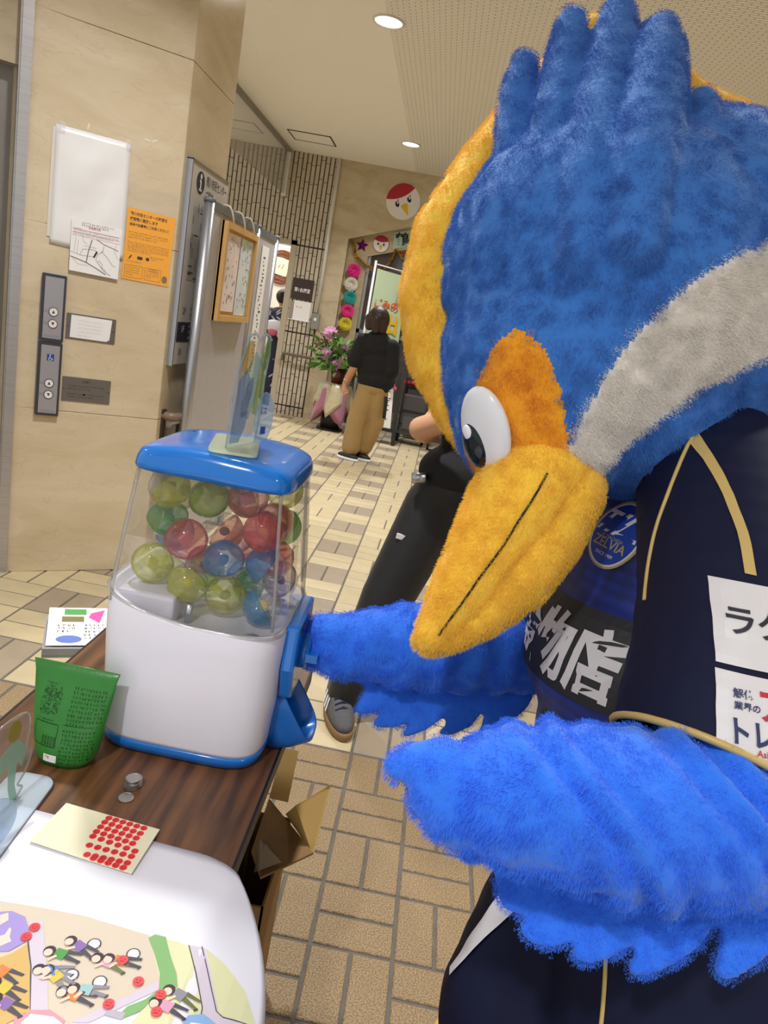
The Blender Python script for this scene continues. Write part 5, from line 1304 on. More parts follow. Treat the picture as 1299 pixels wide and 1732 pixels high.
for p in ((-0.3284,0.6511,0.7), (-0.3302,0.6374,0.7), (-0.2177,0.6354,0.7), (-0.1912,0.6148,0.7), (-0.2094,0.5827,0.7), (-0.1626,0.6059,0.7), (-0.1595,0.5865,0.7)):
    h = sbv.ray_cast(Vector((p[0], p[1], 1.0)), Vector((0, 0, -1)))[0]
    mb = MB().lathe([(0.0058, 0.0022), (0.0058, 0.0026)], seg=18)
    mb.box((-0.003, 0.0005, 0.0026), (-0.001, 0.0015, 0.0027), 1).box((0.001, 0.0005, 0.0026), (0.003, 0.0015, 0.0027), 1).box((-0.0025, -0.0025, 0.0026), (0.0025, -0.0015, 0.0027), 1)
    o = build(mb, 'round_sticker', [M_STK, M_STKD], ms); o.location = h

# ---------------------------------------------------------------- sticker sheet
A, B, C_, D_ = (Vector(p) for p in ((-0.4033,0.7705,0.705), (-0.3968,0.8522,0.705), (-0.2561,0.8399,0.705), (-0.2594,0.7539,0.705)))
st = thing('sticker_sheet', 'pale yellow sheet of round red stickers lying on the map', 'sticker sheet', (0, 0, TZ + 0.0065))
E_ = Vector((-0.3284,0.7611,0.705))
build(MB().prism([(p.x, p.y) for p in (A, B, C_, D_, E_)], 0.0, 0.0006), 'backing_paper', mat('pale_yellow_paper', 'ece6c4', 0.6), st)
rowsP = [((184,1386),(243,1403),6), ((177,1393),(237,1412),6), ((170,1401),(230,1420),6), ((165,1409),(224,1429),6), ((157,1417),(218,1437),6), ((162,1429),(229,1442),6), ((154,1439),(222,1451),6), ((147,1448),(216,1460),6), ((159,1452),(209,1470),5)]
rowsW = [((-0.3293,0.8404,0.705), (-0.2772,0.8357,0.705)), ((-0.3308,0.8311,0.705), (-0.2776,0.8246,0.705)), ((-0.3319,0.821,0.705), (-0.2791,0.8146,0.705)), ((-0.3329,0.811,0.705), (-0.2795,0.8039,0.705)), ((-0.3332,0.8014,0.705), (-0.271,0.7916,0.705)), ((-0.33,0.785,0.705), (-0.2714,0.7815,0.705)), ((-0.3251,0.7687,0.705), (-0.2717,0.7694,0.705)), ((-0.3147,0.7652,0.705), (-0.2732,0.7604,0.705))]
dot = MB().lathe([(0.0048, 0.0), (0.0048, 0.0004)], seg=16).box((-0.003, 0.0004, 0.0004), (-0.001, 0.0014, 0.0005), 1).box((0.001, 0.0004, 0.0004), (0.003, 0.0014, 0.0005), 1).box((-0.0022, -0.0022, 0.0004), (0.0022, -0.0012, 0.0005), 1).mesh('sticker', [M_STK, M_STKD])
for i, (a, b) in enumerate(rowsW):
    n = 6 if i < 7 else 5
    for k in range(n):
        o = link('sticker', dot, st); q = Vector(a).lerp(Vector(b), k / (n - 1)); o.location = (q.x, q.y, 0.0006); o.rotation_euler.z = -0.5

# ---------------------------------------------------------------- leaflet stand left of the table
t = thing('leaflet_stand', 'grey plastic stand holding leaflets beside the table', 'stand', mx=frame((-0.757, 1.452, 0), (0.9, 0.44, 0), (-0.44, 0.9, 0)))
M_TRAY = mat('tray_grey', '9b979a', 0.4)
build(MB().box((-0.004, -0.004, 0.568), (0.17, 0.18, 0.585)), 'tray', M_TRAY, t)
build(MB().box((-0.004, -0.006, 0.575), (0.17, 0.002, 0.592)), 'tray_lip', M_TRAY, t)
build(MB().box((0.06, 0.07, 0.02), (0.10, 0.11, 0.568)), 'column', M_TRAY, t); build(MB().box((-0.03, -0.02, 0.0), (0.17, 0.18, 0.02)), 'foot', M_TRAY, t)
build(MB().box((0.03, -0.075, 0.53), (0.17, -0.006, 0.542)), 'lower_tray', M_TRAY, t)
lf = thing('leaflet', 'white leaflet with green photos and a pink label on the grey stand', 'leaflet', mx=frame((-0.757, 1.458, 0.594), (0.9, 0.44, 0), (-0.27, 0.955, 0.12)))
build(MB().prism([(0, 0), (0.16, 0), (0.16, 0.165), (0.0, 0.165)], 0, 0.0008), 'sheet', M_WHITE, lf)
build(MB().prism([(0.035, 0.132), (0.085, 0.132), (0.085, 0.158), (0.035, 0.158)], 0.0008, 0.0012), 'green_photo', mat('photo_green', '4f9a4a', 0.6), lf)
build(MB().prism([(0.03, 0.10), (0.08, 0.10), (0.08, 0.124), (0.03, 0.124)], 0.0008, 0.0012), 'brown_photo', mat('photo_brown', '7d7146', 0.6), lf)
build(MB().prism([(0.09, 0.12), (0.115, 0.095), (0.128, 0.155), (0.096, 0.14)], 0.0008, 0.0012), 'pink_label', mat('pink_label', 'd9539a', 0.6), lf)
build(MB().prism(circ(0.048, 0.025, 0.028, 0.016), 0.0008, 0.0012), 'blue_oval', mat('oval_blue', '5f78bd', 0.6), lf)
mb = MB(); dashes(mb, 0.02, 0.09, 0.045, 3, 0.013, 0.010, 81, z=0.0011); dashes(mb, 0.08, 0.09, 0.05, 5, 0.014, 0.009, 82, z=0.0011); build(mb, 'black_lettering', M_PRINT, lf)
lf = thing('leaflet', 'green and yellow leaflet just behind the green pouch', 'leaflet', mx=frame((-0.703, 1.405, 0.5425), (0.9, 0.44, 0), (-0.3, 0.94, 0.25)))
build(MB().prism([(0, 0), (0.11, 0), (0.11, 0.06), (0.0, 0.06)], 0, 0.0008), 'sheet', mat('leaf_yellow', 'd5e06a', 0.6), lf)
build(MB().prism([(0.0, 0.043), (0.11, 0.043), (0.11, 0.06), (0.0, 0.06)], 0.0008, 0.0012), 'green_edge', mat('leaf_edge_green', '3f9a4a', 0.6), lf)
mb = MB(); dashes(mb, 0.01, 0.03, 0.09, 2, 0.014, 0.008, 83, z=0.001); build(mb, 'green_lettering', mat('leaf_print', '2c7a3a', 0.6), lf)

# ---------------------------------------------------------------- cardboard box with open flaps beside the table
t = thing('cardboard_box', 'open cardboard box with raised flaps tucked beside the table', 'box', (-0.27, 1.16, 0))
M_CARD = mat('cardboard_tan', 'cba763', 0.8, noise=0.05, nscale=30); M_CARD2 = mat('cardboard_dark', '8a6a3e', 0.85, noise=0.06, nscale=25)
def slab(pts, th, m, name):
    a, b, c, d = (Vector(p) - Vector((-0.27, 1.16, 0)) for p in pts)
    n = (b - a).cross(d - a).normalized() * th
    mb = MB().add([a, b, c, d, a - n, b - n, c - n, d - n], [(0, 1, 2, 3), (7, 6, 5, 4), (0, 4, 5, 1), (1, 5, 6, 2), (2, 6, 7, 3), (3, 7, 4, 0)])
    return build(mb, name, m, t)
bx0, bx1, by0, by1, bh = -0.40, -0.118, 1.03, 1.27, 0.43
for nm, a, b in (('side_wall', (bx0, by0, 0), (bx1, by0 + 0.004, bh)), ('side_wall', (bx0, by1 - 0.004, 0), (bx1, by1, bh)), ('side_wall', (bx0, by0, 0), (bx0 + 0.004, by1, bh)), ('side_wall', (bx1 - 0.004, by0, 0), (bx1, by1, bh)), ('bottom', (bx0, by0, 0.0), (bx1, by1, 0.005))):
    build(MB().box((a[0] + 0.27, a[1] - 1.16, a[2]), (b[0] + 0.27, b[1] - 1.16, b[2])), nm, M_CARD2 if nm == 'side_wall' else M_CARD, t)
slab(((-0.1772,1.3173,0.43), (-0.1361,1.3169,0.43), (-0.1376,1.3709,0.52), (-0.173,1.3716,0.52)), 0.004, M_CARD, 'flap')
slab(((-0.1329,1.279,0.43), (-0.0579,1.154,0.455), (-0.052,1.2349,0.55), (-0.1067,1.1814,0.53)), 0.004, M_CARD, 'flap')
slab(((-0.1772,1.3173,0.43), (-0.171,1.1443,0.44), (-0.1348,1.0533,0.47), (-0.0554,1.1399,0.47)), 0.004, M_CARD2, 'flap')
tp = clear_mat('packing_tape', 'b0a28c', 0.35, 0.1, 1.5)
slab(((-0.1587,1.1499,0.465), (-0.1466,1.0536,0.478), (-0.1063,1.0904,0.478), (-0.1469,1.1466,0.468)), 0.0008, tp, 'tape')

# ---------------------------------------------------------------- woman in black top and beige trousers
M_SKIN = mat('skin', 'c98f6b', 0.55); M_SKIN2 = mat('skin_light', 'd2a07a', 0.55)
M_TOP = mat('black_knit', '0d0c0e', 0.85, bump=0.1); M_CHINO = mat('beige_chino', 'a08352', 0.85, noise=0.06, nscale=8, bump=0.15, bscale=12)
def face_bits(parent, c, r, fwd, lips='8e4f42'):
    """eyes, nose, mouth, ears on a head of radius r looking along fwd"""
    f = Vector(fwd).normalized(); s = f.cross(Vector((0, 0, 1))).normalized(); u = s.cross(f)
    c = Vector(c)
    for k in (-1, 1):
        build(MB().ball(c + f * r * 0.86 + s * k * r * 0.34 + u * 0.02, (r * 0.13, r * 0.13, r * 0.08), seg=10, rows=6), 'eye', M_BLACK, parent, True)
        build(MB().ball(c + s * k * r * 0.95 - u * 0.005, (r * 0.18, r * 0.25, r * 0.32), seg=10, rows=6), 'ear', M_SKIN2, parent, True)
    build(MB().ball(c + f * r * 0.85 - u * r * 0.55, (r * 0.25, r * 0.25, r * 0.07), seg=10, rows=6), 'mouth', mat('lip', lips, 0.5), parent, True)
wx, wy = -0.66, 7.5
t = thing('person', 'woman with brown hair in a loose black top and wide beige trousers', 'person', (wx, wy, 0))
hx, hz = -0.04, 1.45
body = blob('body', [('s', (hx, 0.0, hz, 0.095)), ('s', (hx + 0.01, 0.03, hz - 0.06, 0.075)), ('c', [(0.0, 0.02, 1.36, 0.05), (0.0, 0.02, 1.25, 0.06)]),
    ('c', [(0.0, 0.02, 1.22, 0.12), (0.02, 0.02, 1.0, 0.12), (0.04, 0.02, 0.86, 0.13)]), ('c', [(-0.13, 0.0, 1.23, 0.06), (-0.17, -0.04, 1.0, 0.048), (-0.20, -0.03, 0.92, 0.042), (-0.245, 0.03, 0.80, 0.036), (-0.262, 0.05, 0.765, 0.03)]),
    ('c', [(0.13, 0.0, 1.22, 0.06), (0.16, 0.03, 0.98, 0.048), (0.10, 0.2, 0.90, 0.038), (0.03, 0.24, 0.90, 0.034)]),
    ('c', [(0.0, 0.02, 0.82, 0.09), (-0.04, 0.0, 0.45, 0.06), (-0.06, 0.02, 0.08, 0.045)]), ('c', [(0.08, 0.02, 0.82, 0.09), (0.10, 0.06, 0.45, 0.06), (0.06, 0.10, 0.08, 0.045)]),
    ('c', [(-0.262, 0.05, 0.765, 0.028), (-0.265, 0.03, 0.72, 0.026), (-0.25, 0.0, 0.69, 0.02)]), ('c', [(-0.25, 0.04, 0.73, 0.012), (-0.225, 0.01, 0.70, 0.010), (-0.21, -0.01, 0.68, 0.009)]), ('c', [(-0.27, 0.02, 0.71, 0.010), (-0.255, -0.01, 0.665, 0.009)]), ('c', [(-0.255, 0.015, 0.705, 0.010), (-0.238, -0.01, 0.66, 0.009)]), ('c', [(-0.24, 0.01, 0.705, 0.009), (-0.222, -0.01, 0.668, 0.008)]), ('c', [(-0.278, 0.03, 0.715, 0.009), (-0.275, 0.0, 0.672, 0.008)])], 0.008, 3, [M_SKIN], t)
face_bits(body, (hx, 0, hz), 0.095, (-0.55, 0.8, 0.25))
hair = blob('hair', [('e', (hx + 0.012, -0.005, hz + 0.005), (0.115, 0.12, 0.13)), ('c', [(hx - 0.06, -0.05, hz, 0.06), (hx - 0.065, -0.05, hz - 0.07, 0.045)]), ('c', [(hx + 0.06, -0.05, hz - 0.02, 0.065), (hx + 0.07, -0.04, hz - 0.09, 0.045)]), ('c', [(hx, -0.08, hz, 0.06), (hx + 0.01, -0.08, hz - 0.09, 0.045)])], 0.009, 2, [mat('brown_hair', '2c1a12', 0.45, noise=0.4, nscale=40, stretch=(1, 1, 0.15), bump=0.6, bscale=70)], t)
blob('black_top', [('c', [(-0.02, 0.02, 1.29, 0.07), (0.0, 0.02, 1.22, 0.14)]), ('e', (0.0, 0.02, 1.17, ), (0.20, 0.14, 0.13)), ('e', (0.02, 0.02, 1.0), (0.19, 0.145, 0.25)), ('e', (0.05, 0.02, 0.86), (0.20, 0.15, 0.13)), ('c', [(-0.14, 0.0, 1.22, 0.085), (-0.185, -0.03, 1.03, 0.095)]), ('c', [(0.15, 0.0, 1.21, 0.085), (0.18, -0.02, 0.98, 0.09)]), ('s', (0.15, -0.02, 0.80, 0.06))], 0.012, 5, [M_TOP], t)
blob('beige_trousers', [('e', (0.04, 0.02, 0.78), (0.165, 0.13, 0.11)), ('c', [(-0.02, 0.02, 0.72, 0.115), (-0.075, 0.0, 0.42, 0.105), (-0.085, -0.02, 0.14, 0.10)]), ('c', [(0.09, 0.03, 0.72, 0.115), (0.11, 0.06, 0.42, 0.10), (0.04, 0.10, 0.15, 0.095)])], 0.012, 3, [M_CHINO], t)
for k, (x, y, rz) in enumerate(((-0.10, -0.05, 1.15), (0.02, 0.06, 1.2))):
    mxs = Matrix.Translation((x, y, 0)) @ Matrix.Rotation(rz, 4, 'Z')
    sh = build(MB().rings([[mxs @ Vector((0.047 * math.cos(a), 0.13 * math.sin(a), z)) for a in [2 * math.pi * q / 20 for q in range(20)]] for z in (0.0, 0.03)]), 'shoe_sole', M_WHITEP, t, True)
    build(MB().ball(mxs @ Vector((0, 0.0, 0.035)), (0.044, 0.125, 0.045), seg=16, rows=8, mx=mxs.to_3x3().to_4x4()), 'shoe_upper', M_BLACK, t, True)
build(MB().lathe([(0.041, -0.008), (0.041, 0.008)], (-0.243, 0.028, 0.805), 16), 'bracelet', M_ALU, t, True)
build(MB().tube(spline([(0.19, -0.06, 0.72), (0.20, -0.07, 0.60), (0.205, -0.06, 0.5)], 4), 0.018, seg=8), 'bag_strap', M_BLACK, t, True)

# ---------------------------------------------------------------- man in black tracksuit behind the costumed figure
M_TRACK = mat('black_track_fabric', '0b0b0d', 0.6, bump=0.12, bscale=9, sheen=0.1)
t = thing('person', 'man in a black t-shirt and track trousers striding in grey striped sneakers', 'person', (0.12, 2.62, 0))
O = Vector((0.12, 2.62, 0))
def rel(p, r): q = Vector(p) - O; return (q.x, q.y, q.z, r)
hipL, kneeL, ankL = (0.0856,2.64,0.8033), (-0.0242,2.55,0.4542), (-0.1166,2.45,0.101)
body = blob('body', [('s', (0.22, 0.05, 1.62, 0.10)), ('s', (0.20, 0.03, 1.55, 0.08)), ('c', [(0.22, 0.05, 1.5, 0.06), (0.2, 0.05, 1.36, 0.08)]), ('c', [(0.19, 0.05, 1.32, 0.11), (0.12, 0.03, 1.1, 0.10), (0.06, 0.02, 0.92, 0.10)]),
    ('c', [(0.0, 0.02, 0.88, 0.09), rel(kneeL, 0.06), rel(ankL, 0.045)]), ('c', [(0.12, 0.02, 0.88, 0.09), (0.22, 0.15, 0.48, 0.06), (0.30, 0.30, 0.09, 0.045)]),
    ('c', [(0.06, -0.02, 1.38, 0.06), (-0.02, -0.05, 1.25, 0.055), rel((0.0019,2.6,1.0863), 0.045), rel((-0.0202,2.5,1.1057), 0.043), (0.03, -0.28, 1.22, 0.036)]),
    ('c', [(0.03, -0.28, 1.22, 0.034), (0.05, -0.33, 1.24, 0.035), (0.07, -0.37, 1.25, 0.02)]), ('c', [(0.05, -0.33, 1.26, 0.012), (0.09, -0.39, 1.27, 0.009)]), ('c', [(0.05, -0.34, 1.235, 0.012), (0.095, -0.40, 1.245, 0.009)]), ('c', [(0.045, -0.34, 1.215, 0.011), (0.09, -0.40, 1.222, 0.009)]), ('c', [(0.035, -0.32, 1.26, 0.011), (0.045, -0.36, 1.285, 0.009)]),
    ('c', [(0.33, 0.08, 1.38, 0.06), (0.40, 0.1, 1.15, 0.05), (0.42, -0.02, 0.95, 0.04)]), ('c', [(0.42, -0.02, 0.95, 0.036), (0.42, -0.06, 0.88, 0.03)])], 0.010, 3, [M_SKIN2], t)
face_bits(body, (0.22, 0.05, 1.62), 0.10, (-0.8, -0.5, -0.2))
blob('hair', [('e', (0.235, 0.06, 1.65), (0.108, 0.108, 0.10))], 0.01, 2, [mat('black_hair', '15110f', 0.5, noise=0.3, nscale=60, bump=0.6, bscale=90)], t)
blob('black_shirt', [('e', (0.19, 0.05, 1.33), (0.20, 0.16, 0.13)), ('e', (0.13, 0.03, 1.12), (0.20, 0.155, 0.22)), ('e', (0.07, 0.02, 0.95), (0.195, 0.155, 0.12)), ('c', [(0.06, 0.0, 1.38, 0.08), (0.0, -0.04, 1.27, 0.085)]), ('c', [(0.32, 0.08, 1.38, 0.08), (0.39, 0.10, 1.2, 0.08)])], 0.012, 5, [mat('black_tee', '0a0a0b', 0.8)], t)
blob('track_trousers', [('e', (0.06, 0.02, 0.88), (0.185, 0.15, 0.11)), ('c', [(0.0, 0.02, 0.84, 0.125), rel(hipL, 0.12), rel(kneeL, 0.10), rel((-0.1016,2.46,0.1116), 0.075), rel((-0.1084,2.45,0.0656), 0.07)]), ('c', [(0.12, 0.02, 0.84, 0.125), (0.22, 0.15, 0.48, 0.10), (0.30, 0.30, 0.14, 0.085)])], 0.012, 3, [M_TRACK], t)
lg = Vector((-0.0083,2.52,0.7035)) - O
build(MB().box((-0.026, -0.006, -0.009), (0.026, 0.006, 0.009), mx=Matrix.Translation(lg) @ Matrix.Rotation(0.1, 4, 'Y')), 'white_logo_bar', M_WHITEP, t)
wpk = Vector((0,2.52,0.9209)) - O
build(MB().tube([wpk + Vector((-0.02, 0.02, 0)), wpk + Vector((0.03, 0.02, 0.008))], 0.020, seg=14), 'belt_roll', M_ALU, t, True)
M_SUEDE = mat('grey_suede', '5b5a5c', 0.9, noise=0.08, nscale=60); M_GUM = mat('gum_sole', '8a6a44', 0.7)
def sneaker(base, rz):
    """side-striped low sneaker, toe along local -y"""
    mx_ = Matrix.Translation(Vector(base) - O) @ Matrix.Rotation(rz, 4, 'Z') @ Matrix.Scale(1.16, 4)
    def ring(z, k, sh=0.0):
        out_ = []
        for q in range(28):
            a = 2 * math.pi * q / 28
            x = 0.046 * k * math.cos(a) * (1.0 + 0.12 * (-math.sin(a))); y = -0.03 + 0.142 * k * math.sin(a) + sh
            out_.append(mx_ @ Vector((x, y, z)))
        return out_
    sole = build(MB().rings([ring(0.0, 0.95), ring(0.004, 1.0), ring(0.024, 1.01), ring(0.026, 0.97)]), 'sneaker_sole', M_GUM, t, True)
    rings = []
    for z, y0, y1, w in ((0.022, -0.168, 0.105, 0.044), (0.045, -0.150, 0.106, 0.043), (0.060, -0.105, 0.104, 0.038), (0.080, -0.045, 0.100, 0.034), (0.100, -0.005, 0.098, 0.033)):
        rings.append([mx_ @ Vector((w * math.copysign(abs(math.cos(a)) ** 0.8, math.cos(a)), (y0 + y1) / 2 + (y1 - y0) / 2 * math.sin(a), z)) for a in [2 * math.pi * q / 28 for q in range(28)]])
    up_ = build(MB().rings(rings), 'sneaker_upper', M_SUEDE, t, True)
    for k in range(3):
        build(MB().add([mx_ @ Vector(p) for p in ((-0.047, -0.052 + 0.026 * k, 0.030), (-0.047, -0.036 + 0.026 * k, 0.030), (-0.038, -0.026 + 0.026 * k, 0.072), (-0.038, -0.042 + 0.026 * k, 0.072))], [(0, 3, 2, 1)]), 'side_stripe', M_WHITEP, up_)
        build(MB().add([mx_ @ Vector(p) for p in ((0.047, -0.052 + 0.026 * k, 0.030), (0.047, -0.036 + 0.026 * k, 0.030), (0.038, -0.026 + 0.026 * k, 0.072), (0.038, -0.042 + 0.026 * k, 0.072))], [(0, 1, 2, 3)]), 'side_stripe', M_WHITEP, up_)
    for k in range(5):
        y = -0.085 + 0.020 * k; z = 0.064 + 0.008 * k
        build(MB().tube([mx_ @ Vector(p) for p in ((-0.024, y - 0.004, z - 0.006), (0, y, z + 0.006), (0.024, y + 0.004, z - 0.006))], 0.0042, seg=6), 'lace', mat('navy_lace', '1f2740', 0.8), up_, True)
    build(MB().tube([mx_ @ Vector(p) for p in ((0.0, -0.005, 0.105), (0.022, -0.03, 0.098), (0.03, -0.015, 0.09), (0.005, 0.0, 0.104), (-0.02, -0.03, 0.1))], 0.003, seg=6), 'lace_bow', mat('navy_lace', '1f2740', 0.8), up_, True)
fs = Vector((-0.0843,2.2473,0)); fh = Vector((-0.1668,2.4988,0))
sneaker((fs.x - 0.045, fs.y + 0.20, 0.0), 0.28)
sneaker((0.42, 2.95, 0.0), 0.5)

# ---------------------------------------------------------------- person in patterned kimono in the bright room
t = thing('person', 'person in a dark patterned kimono with a white sash bow inside the bright room', 'person', (-2.34, 10.42, 0.004))
M_KIM = mat('dark_kimono', '1c1f33', 0.7)
blob('body', [('s', (0.02, 0, 1.50, 0.095)), ('c', [(0.02, 0, 1.4, 0.05), (0.02, 0, 1.3, 0.08)]), ('c', [(0.02, 0, 1.25, 0.12), (0.02, 0, 0.8, 0.12)]), ('c', [(-0.03, 0, 0.8, 0.08), (-0.03, 0, 0.05, 0.05)]), ('c', [(0.08, 0, 0.8, 0.08), (0.08, 0, 0.05, 0.05)]), ('c', [(-0.12, 0, 1.3, 0.06), (-0.16, -0.02, 1.1, 0.04), (-0.1, 0.1, 1.0, 0.035)]), ('c', [(0.16, 0, 1.3, 0.06), (0.2, -0.02, 1.1, 0.04), (0.14, 0.1, 1.0, 0.035)])], 0.012, 3, [M_SKIN2], t)
blob('hair', [('e', (0.02, -0.01, 1.53), (0.11, 0.11, 0.11)), ('s', (0.02, -0.11, 1.56, 0.05))], 0.012, 2, [mat('black_hair', '15110f', 0.5)], t)
kim = blob('kimono', [('e', (0.02, 0, 1.27), (0.19, 0.13, 0.12)), ('c', [(0.02, 0, 1.2, 0.16), (0.02, 0, 0.9, 0.15), (0.02, 0, 0.15, 0.17)]), ('c', [(-0.13, 0, 1.28, 0.08), (-0.18, -0.02, 1.05, 0.10)]), ('c', [(0.17, 0, 1.28, 0.08), (0.22, -0.02, 1.05, 0.10)])], 0.014, 3, [M_KIM], t)
kb = bvh_of(kim); rd = random.Random(91)
mb = MB()
for k in range(46):
    x, z = rd.uniform(-0.22, 0.24), rd.uniform(0.2, 1.34); a = rd.uniform(0, 3.1)
    mb.flat(circ(x, z, 0.045, 0.012, 10, rot=a), 0.0)
frk = frame((0, -0.6, 0), (1, 0, 0), (0, 0, 1))
hitmb = MB()
o = build(wrap(mb, frk, [kb], 0.003, 0.8), 'white_pattern', mat('kimono_white', 'b9b4cc', 0.7), kim); o['kind'] = 'stuff'
build(MB().ball((-0.02, -0.16, 1.12), (0.14, 0.05, 0.085), seg=18, rows=10).ball((0.10, -0.15, 1.05), (0.09, 0.05, 0.11), seg=14, rows=8), 'sash_bow', mat('sash_white', 'e8e6f0', 0.6), t, True)
build(MB().ball((-0.03, -0.19, 1.03), (0.07, 0.03, 0.045), seg=14, rows=8), 'sash_knot', mat('sash_pink', 'd0607a', 0.6), t, True)

# ---------------------------------------------------------------- shopkeeper behind the display table (mostly hidden)
t = thing('person', 'person in dark clothes reaching over the red goods at the shop front', 'person', (0.12, 10.42, 0))
blob('body', [('s', (0, 0, 1.45, 0.10)), ('c', [(0, 0, 1.34, 0.05), (0, 0, 1.24, 0.08)]), ('c', [(0, 0, 1.2, 0.12), (0, 0, 0.85, 0.12)]), ('c', [(-0.15, 0, 1.22, 0.05), (-0.22, -0.25, 1.02, 0.04), (-0.31, -0.66, 0.87, 0.034), (-0.315, -0.72, 0.86, 0.034)]), ('c', [(-0.31, -0.73, 0.87, 0.016), (-0.33, -0.79, 0.84, 0.012)]), ('c', [(-0.30, -0.73, 0.86, 0.016), (-0.305, -0.80, 0.83, 0.012)]), ('c', [(-0.285, -0.73, 0.86, 0.015), (-0.28, -0.79, 0.83, 0.011)]), ('c', [(-0.335, -0.71, 0.87, 0.014), (-0.36, -0.75, 0.85, 0.011)]), ('c', [(-0.275, -0.72, 0.86, 0.013), (-0.26, -0.775, 0.84, 0.010)]), ('c', [(0.15, 0, 1.22, 0.05), (0.24, -0.1, 0.98, 0.04), (0.2, -0.3, 0.85, 0.034)]), ('c', [(-0.07, 0, 0.8, 0.09), (-0.07, 0, 0.05, 0.05)]), ('c', [(0.07, 0, 0.8, 0.09), (0.07, 0, 0.05, 0.05)])], 0.012, 3, [M_SKIN2], t)
face_bits(t, (0, 0, 1.45), 0.10, (-0.3, -1, -0.2))
blob('dark_jacket', [('e', (0, 0, 1.15), (0.19, 0.14, 0.2)), ('e', (0, 0, 0.9), (0.18, 0.14, 0.15)), ('c', [(-0.15, 0, 1.22, 0.08), (-0.22, -0.25, 1.02, 0.07), (-0.30, -0.60, 0.88, 0.06)]), ('c', [(0.15, 0, 1.22, 0.08), (0.24, -0.1, 0.98, 0.07), (0.2, -0.26, 0.87, 0.05)])], 0.013, 4, [mat('dark_navy_wool', '12141f', 0.8)], t)
blob('dark_trousers', [('c', [(-0.07, 0, 0.8, 0.12), (-0.07, 0, 0.1, 0.08)]), ('c', [(0.07, 0, 0.8, 0.12), (0.07, 0, 0.1, 0.08)])], 0.014, 3, [mat('dark_grey_wool', '1c1c1f', 0.8)], t)
blob('hair', [('e', (0, 0.02, 1.49), (0.11, 0.11, 0.10))], 0.012, 2, [mat('black_hair', '15110f', 0.5)], t)
for x in (-0.07, 0.07): build(MB().ball((x, -0.05, 0.04), (0.05, 0.13, 0.04), seg=12, rows=6), 'shoe', M_BLACK, t, True)

# ---------------------------------------------------------------- person in a blue and yellow bird costume
CL = Vector((0.42, 1.08, 0))
cp = thing('person', 'person in a blue and yellow plush bird costume and navy football kit at the dial', 'person', CL)
def kid(o, parent, off=True):
    """parent an object built in world coordinates"""
    o.parent = parent
    o.matrix_parent_inverse = Matrix.Translation(-CL)
    return o
def sub(o, parent):
    o.parent = parent
    return o
M_PB = mat('plush_blue', '2a78f2', 0.9, sheen=0.3, bump=0.3, bscale=120); M_PBH = mat('plush_blue_head', '3577c8', 0.9, sheen=0.3, bump=0.3, bscale=120)
M_PY = mat('plush_yellow', 'ffce3c', 0.9, sheen=0.3, bump=0.3, bscale=120); M_PO = mat('plush_orange', 'f2a312', 0.9, sheen=0.3, bump=0.3, bscale=120); M_PC = mat('plush_cream', 'fbf5ea', 0.9, sheen=0.3, bump=0.3, bscale=120)
M_NAVY = mat('navy_jersey', '0c1230', 0.7, spec=0.25, bump=0.06, bscale=25); M_GOLD = mat('gold_trim', 'cdb06a', 0.4)
# --- costume head -------------------------------------------------------------
HC, HU, HV, HW = Vector((0.2437,1.2491,1.5923)), Vector((0.967,-0.2078,0.1474)), Vector((-0.1698,-0.0943,0.981)), Vector((-0.19,-0.9736,-0.1265))
head = blob('costume_head', [('s', (0.2543,1.2227,1.5282,0.2652)), ('s', (0.2102,1.2286,1.5573,0.2398)), ('s', (0.3693,1.2871,1.561,0.2796)), ('s', (0.1979,1.1635,1.4262,0.1996)), ('s', (0.1774,1.123,1.3522,0.1484)), ('s', (0.2937,1.1849,1.4153,0.1864)),
    ('c', [(0.0588,1.2088,1.7036,0.0378), (0.0423,1.2526,1.7957,0.0321), (0.0398,1.278,1.855,0.0203)]),
    ('c', [(0.1098,1.0505,1.5422,0.0306), (0.0975,1.101,1.6402,0.0396), (0.0993,1.1716,1.754,0.0386), (0.099,1.2295,1.8586,0.0309), (0.0963,1.2534,1.9121,0.0223)]),
    ('c', [(0.1521,0.9945,1.5592,0.0318), (0.1451,1.0559,1.6586,0.0424), (0.1554,1.1473,1.7719,0.0434), (0.1617,1.2279,1.8834,0.0359), (0.1611,1.251,1.9335,0.0256)]),
    ('c', [(0.2101,0.9765,1.5815,0.0368), (0.2066,1.0358,1.6721,0.0505), (0.217,1.1247,1.7754,0.0488), (0.2208,1.1821,1.8575,0.0387), (0.2213,1.2082,1.8987,0.0273)]),
    ('c', [(0.3031,1.0264,1.5811,0.034), (0.299,1.08,1.67,0.0415), (0.3,1.1499,1.7611,0.0334), (0.2973,1.1843,1.8147,0.0213)])], 0.0056, 6, [M_PBH, M_PO, M_PC], cp)
kid(head, cp)
patch = [(-0.1167,-0.0822), (-0.0773,-0.1056), (-0.0483,-0.1637), (-0.0315,-0.2484), (-0.004,-0.33), (0.0098,-0.3712), (-0.0903,-0.3934), (-0.1562,-0.3612), (-0.1859,-0.2818), (-0.1795,-0.1848), (-0.1484,-0.1113)]
cheek = [(-0.0462,-0.29), (-0.0245,-0.2004), (0.0059,-0.1341), (0.0376,-0.0857), (0.075,-0.0452), (0.1126,-0.0137), (0.152,0.0082), (0.2028,0.0244), (0.298,0.0156), (0.3248,-0.0782), (0.2408,-0.1094), (0.1751,-0.1364), (0.1243,-0.1615), (0.0839,-0.1985), (0.0409,-0.2393), (0.0009,-0.2874), (-0.0263,-0.2979)]
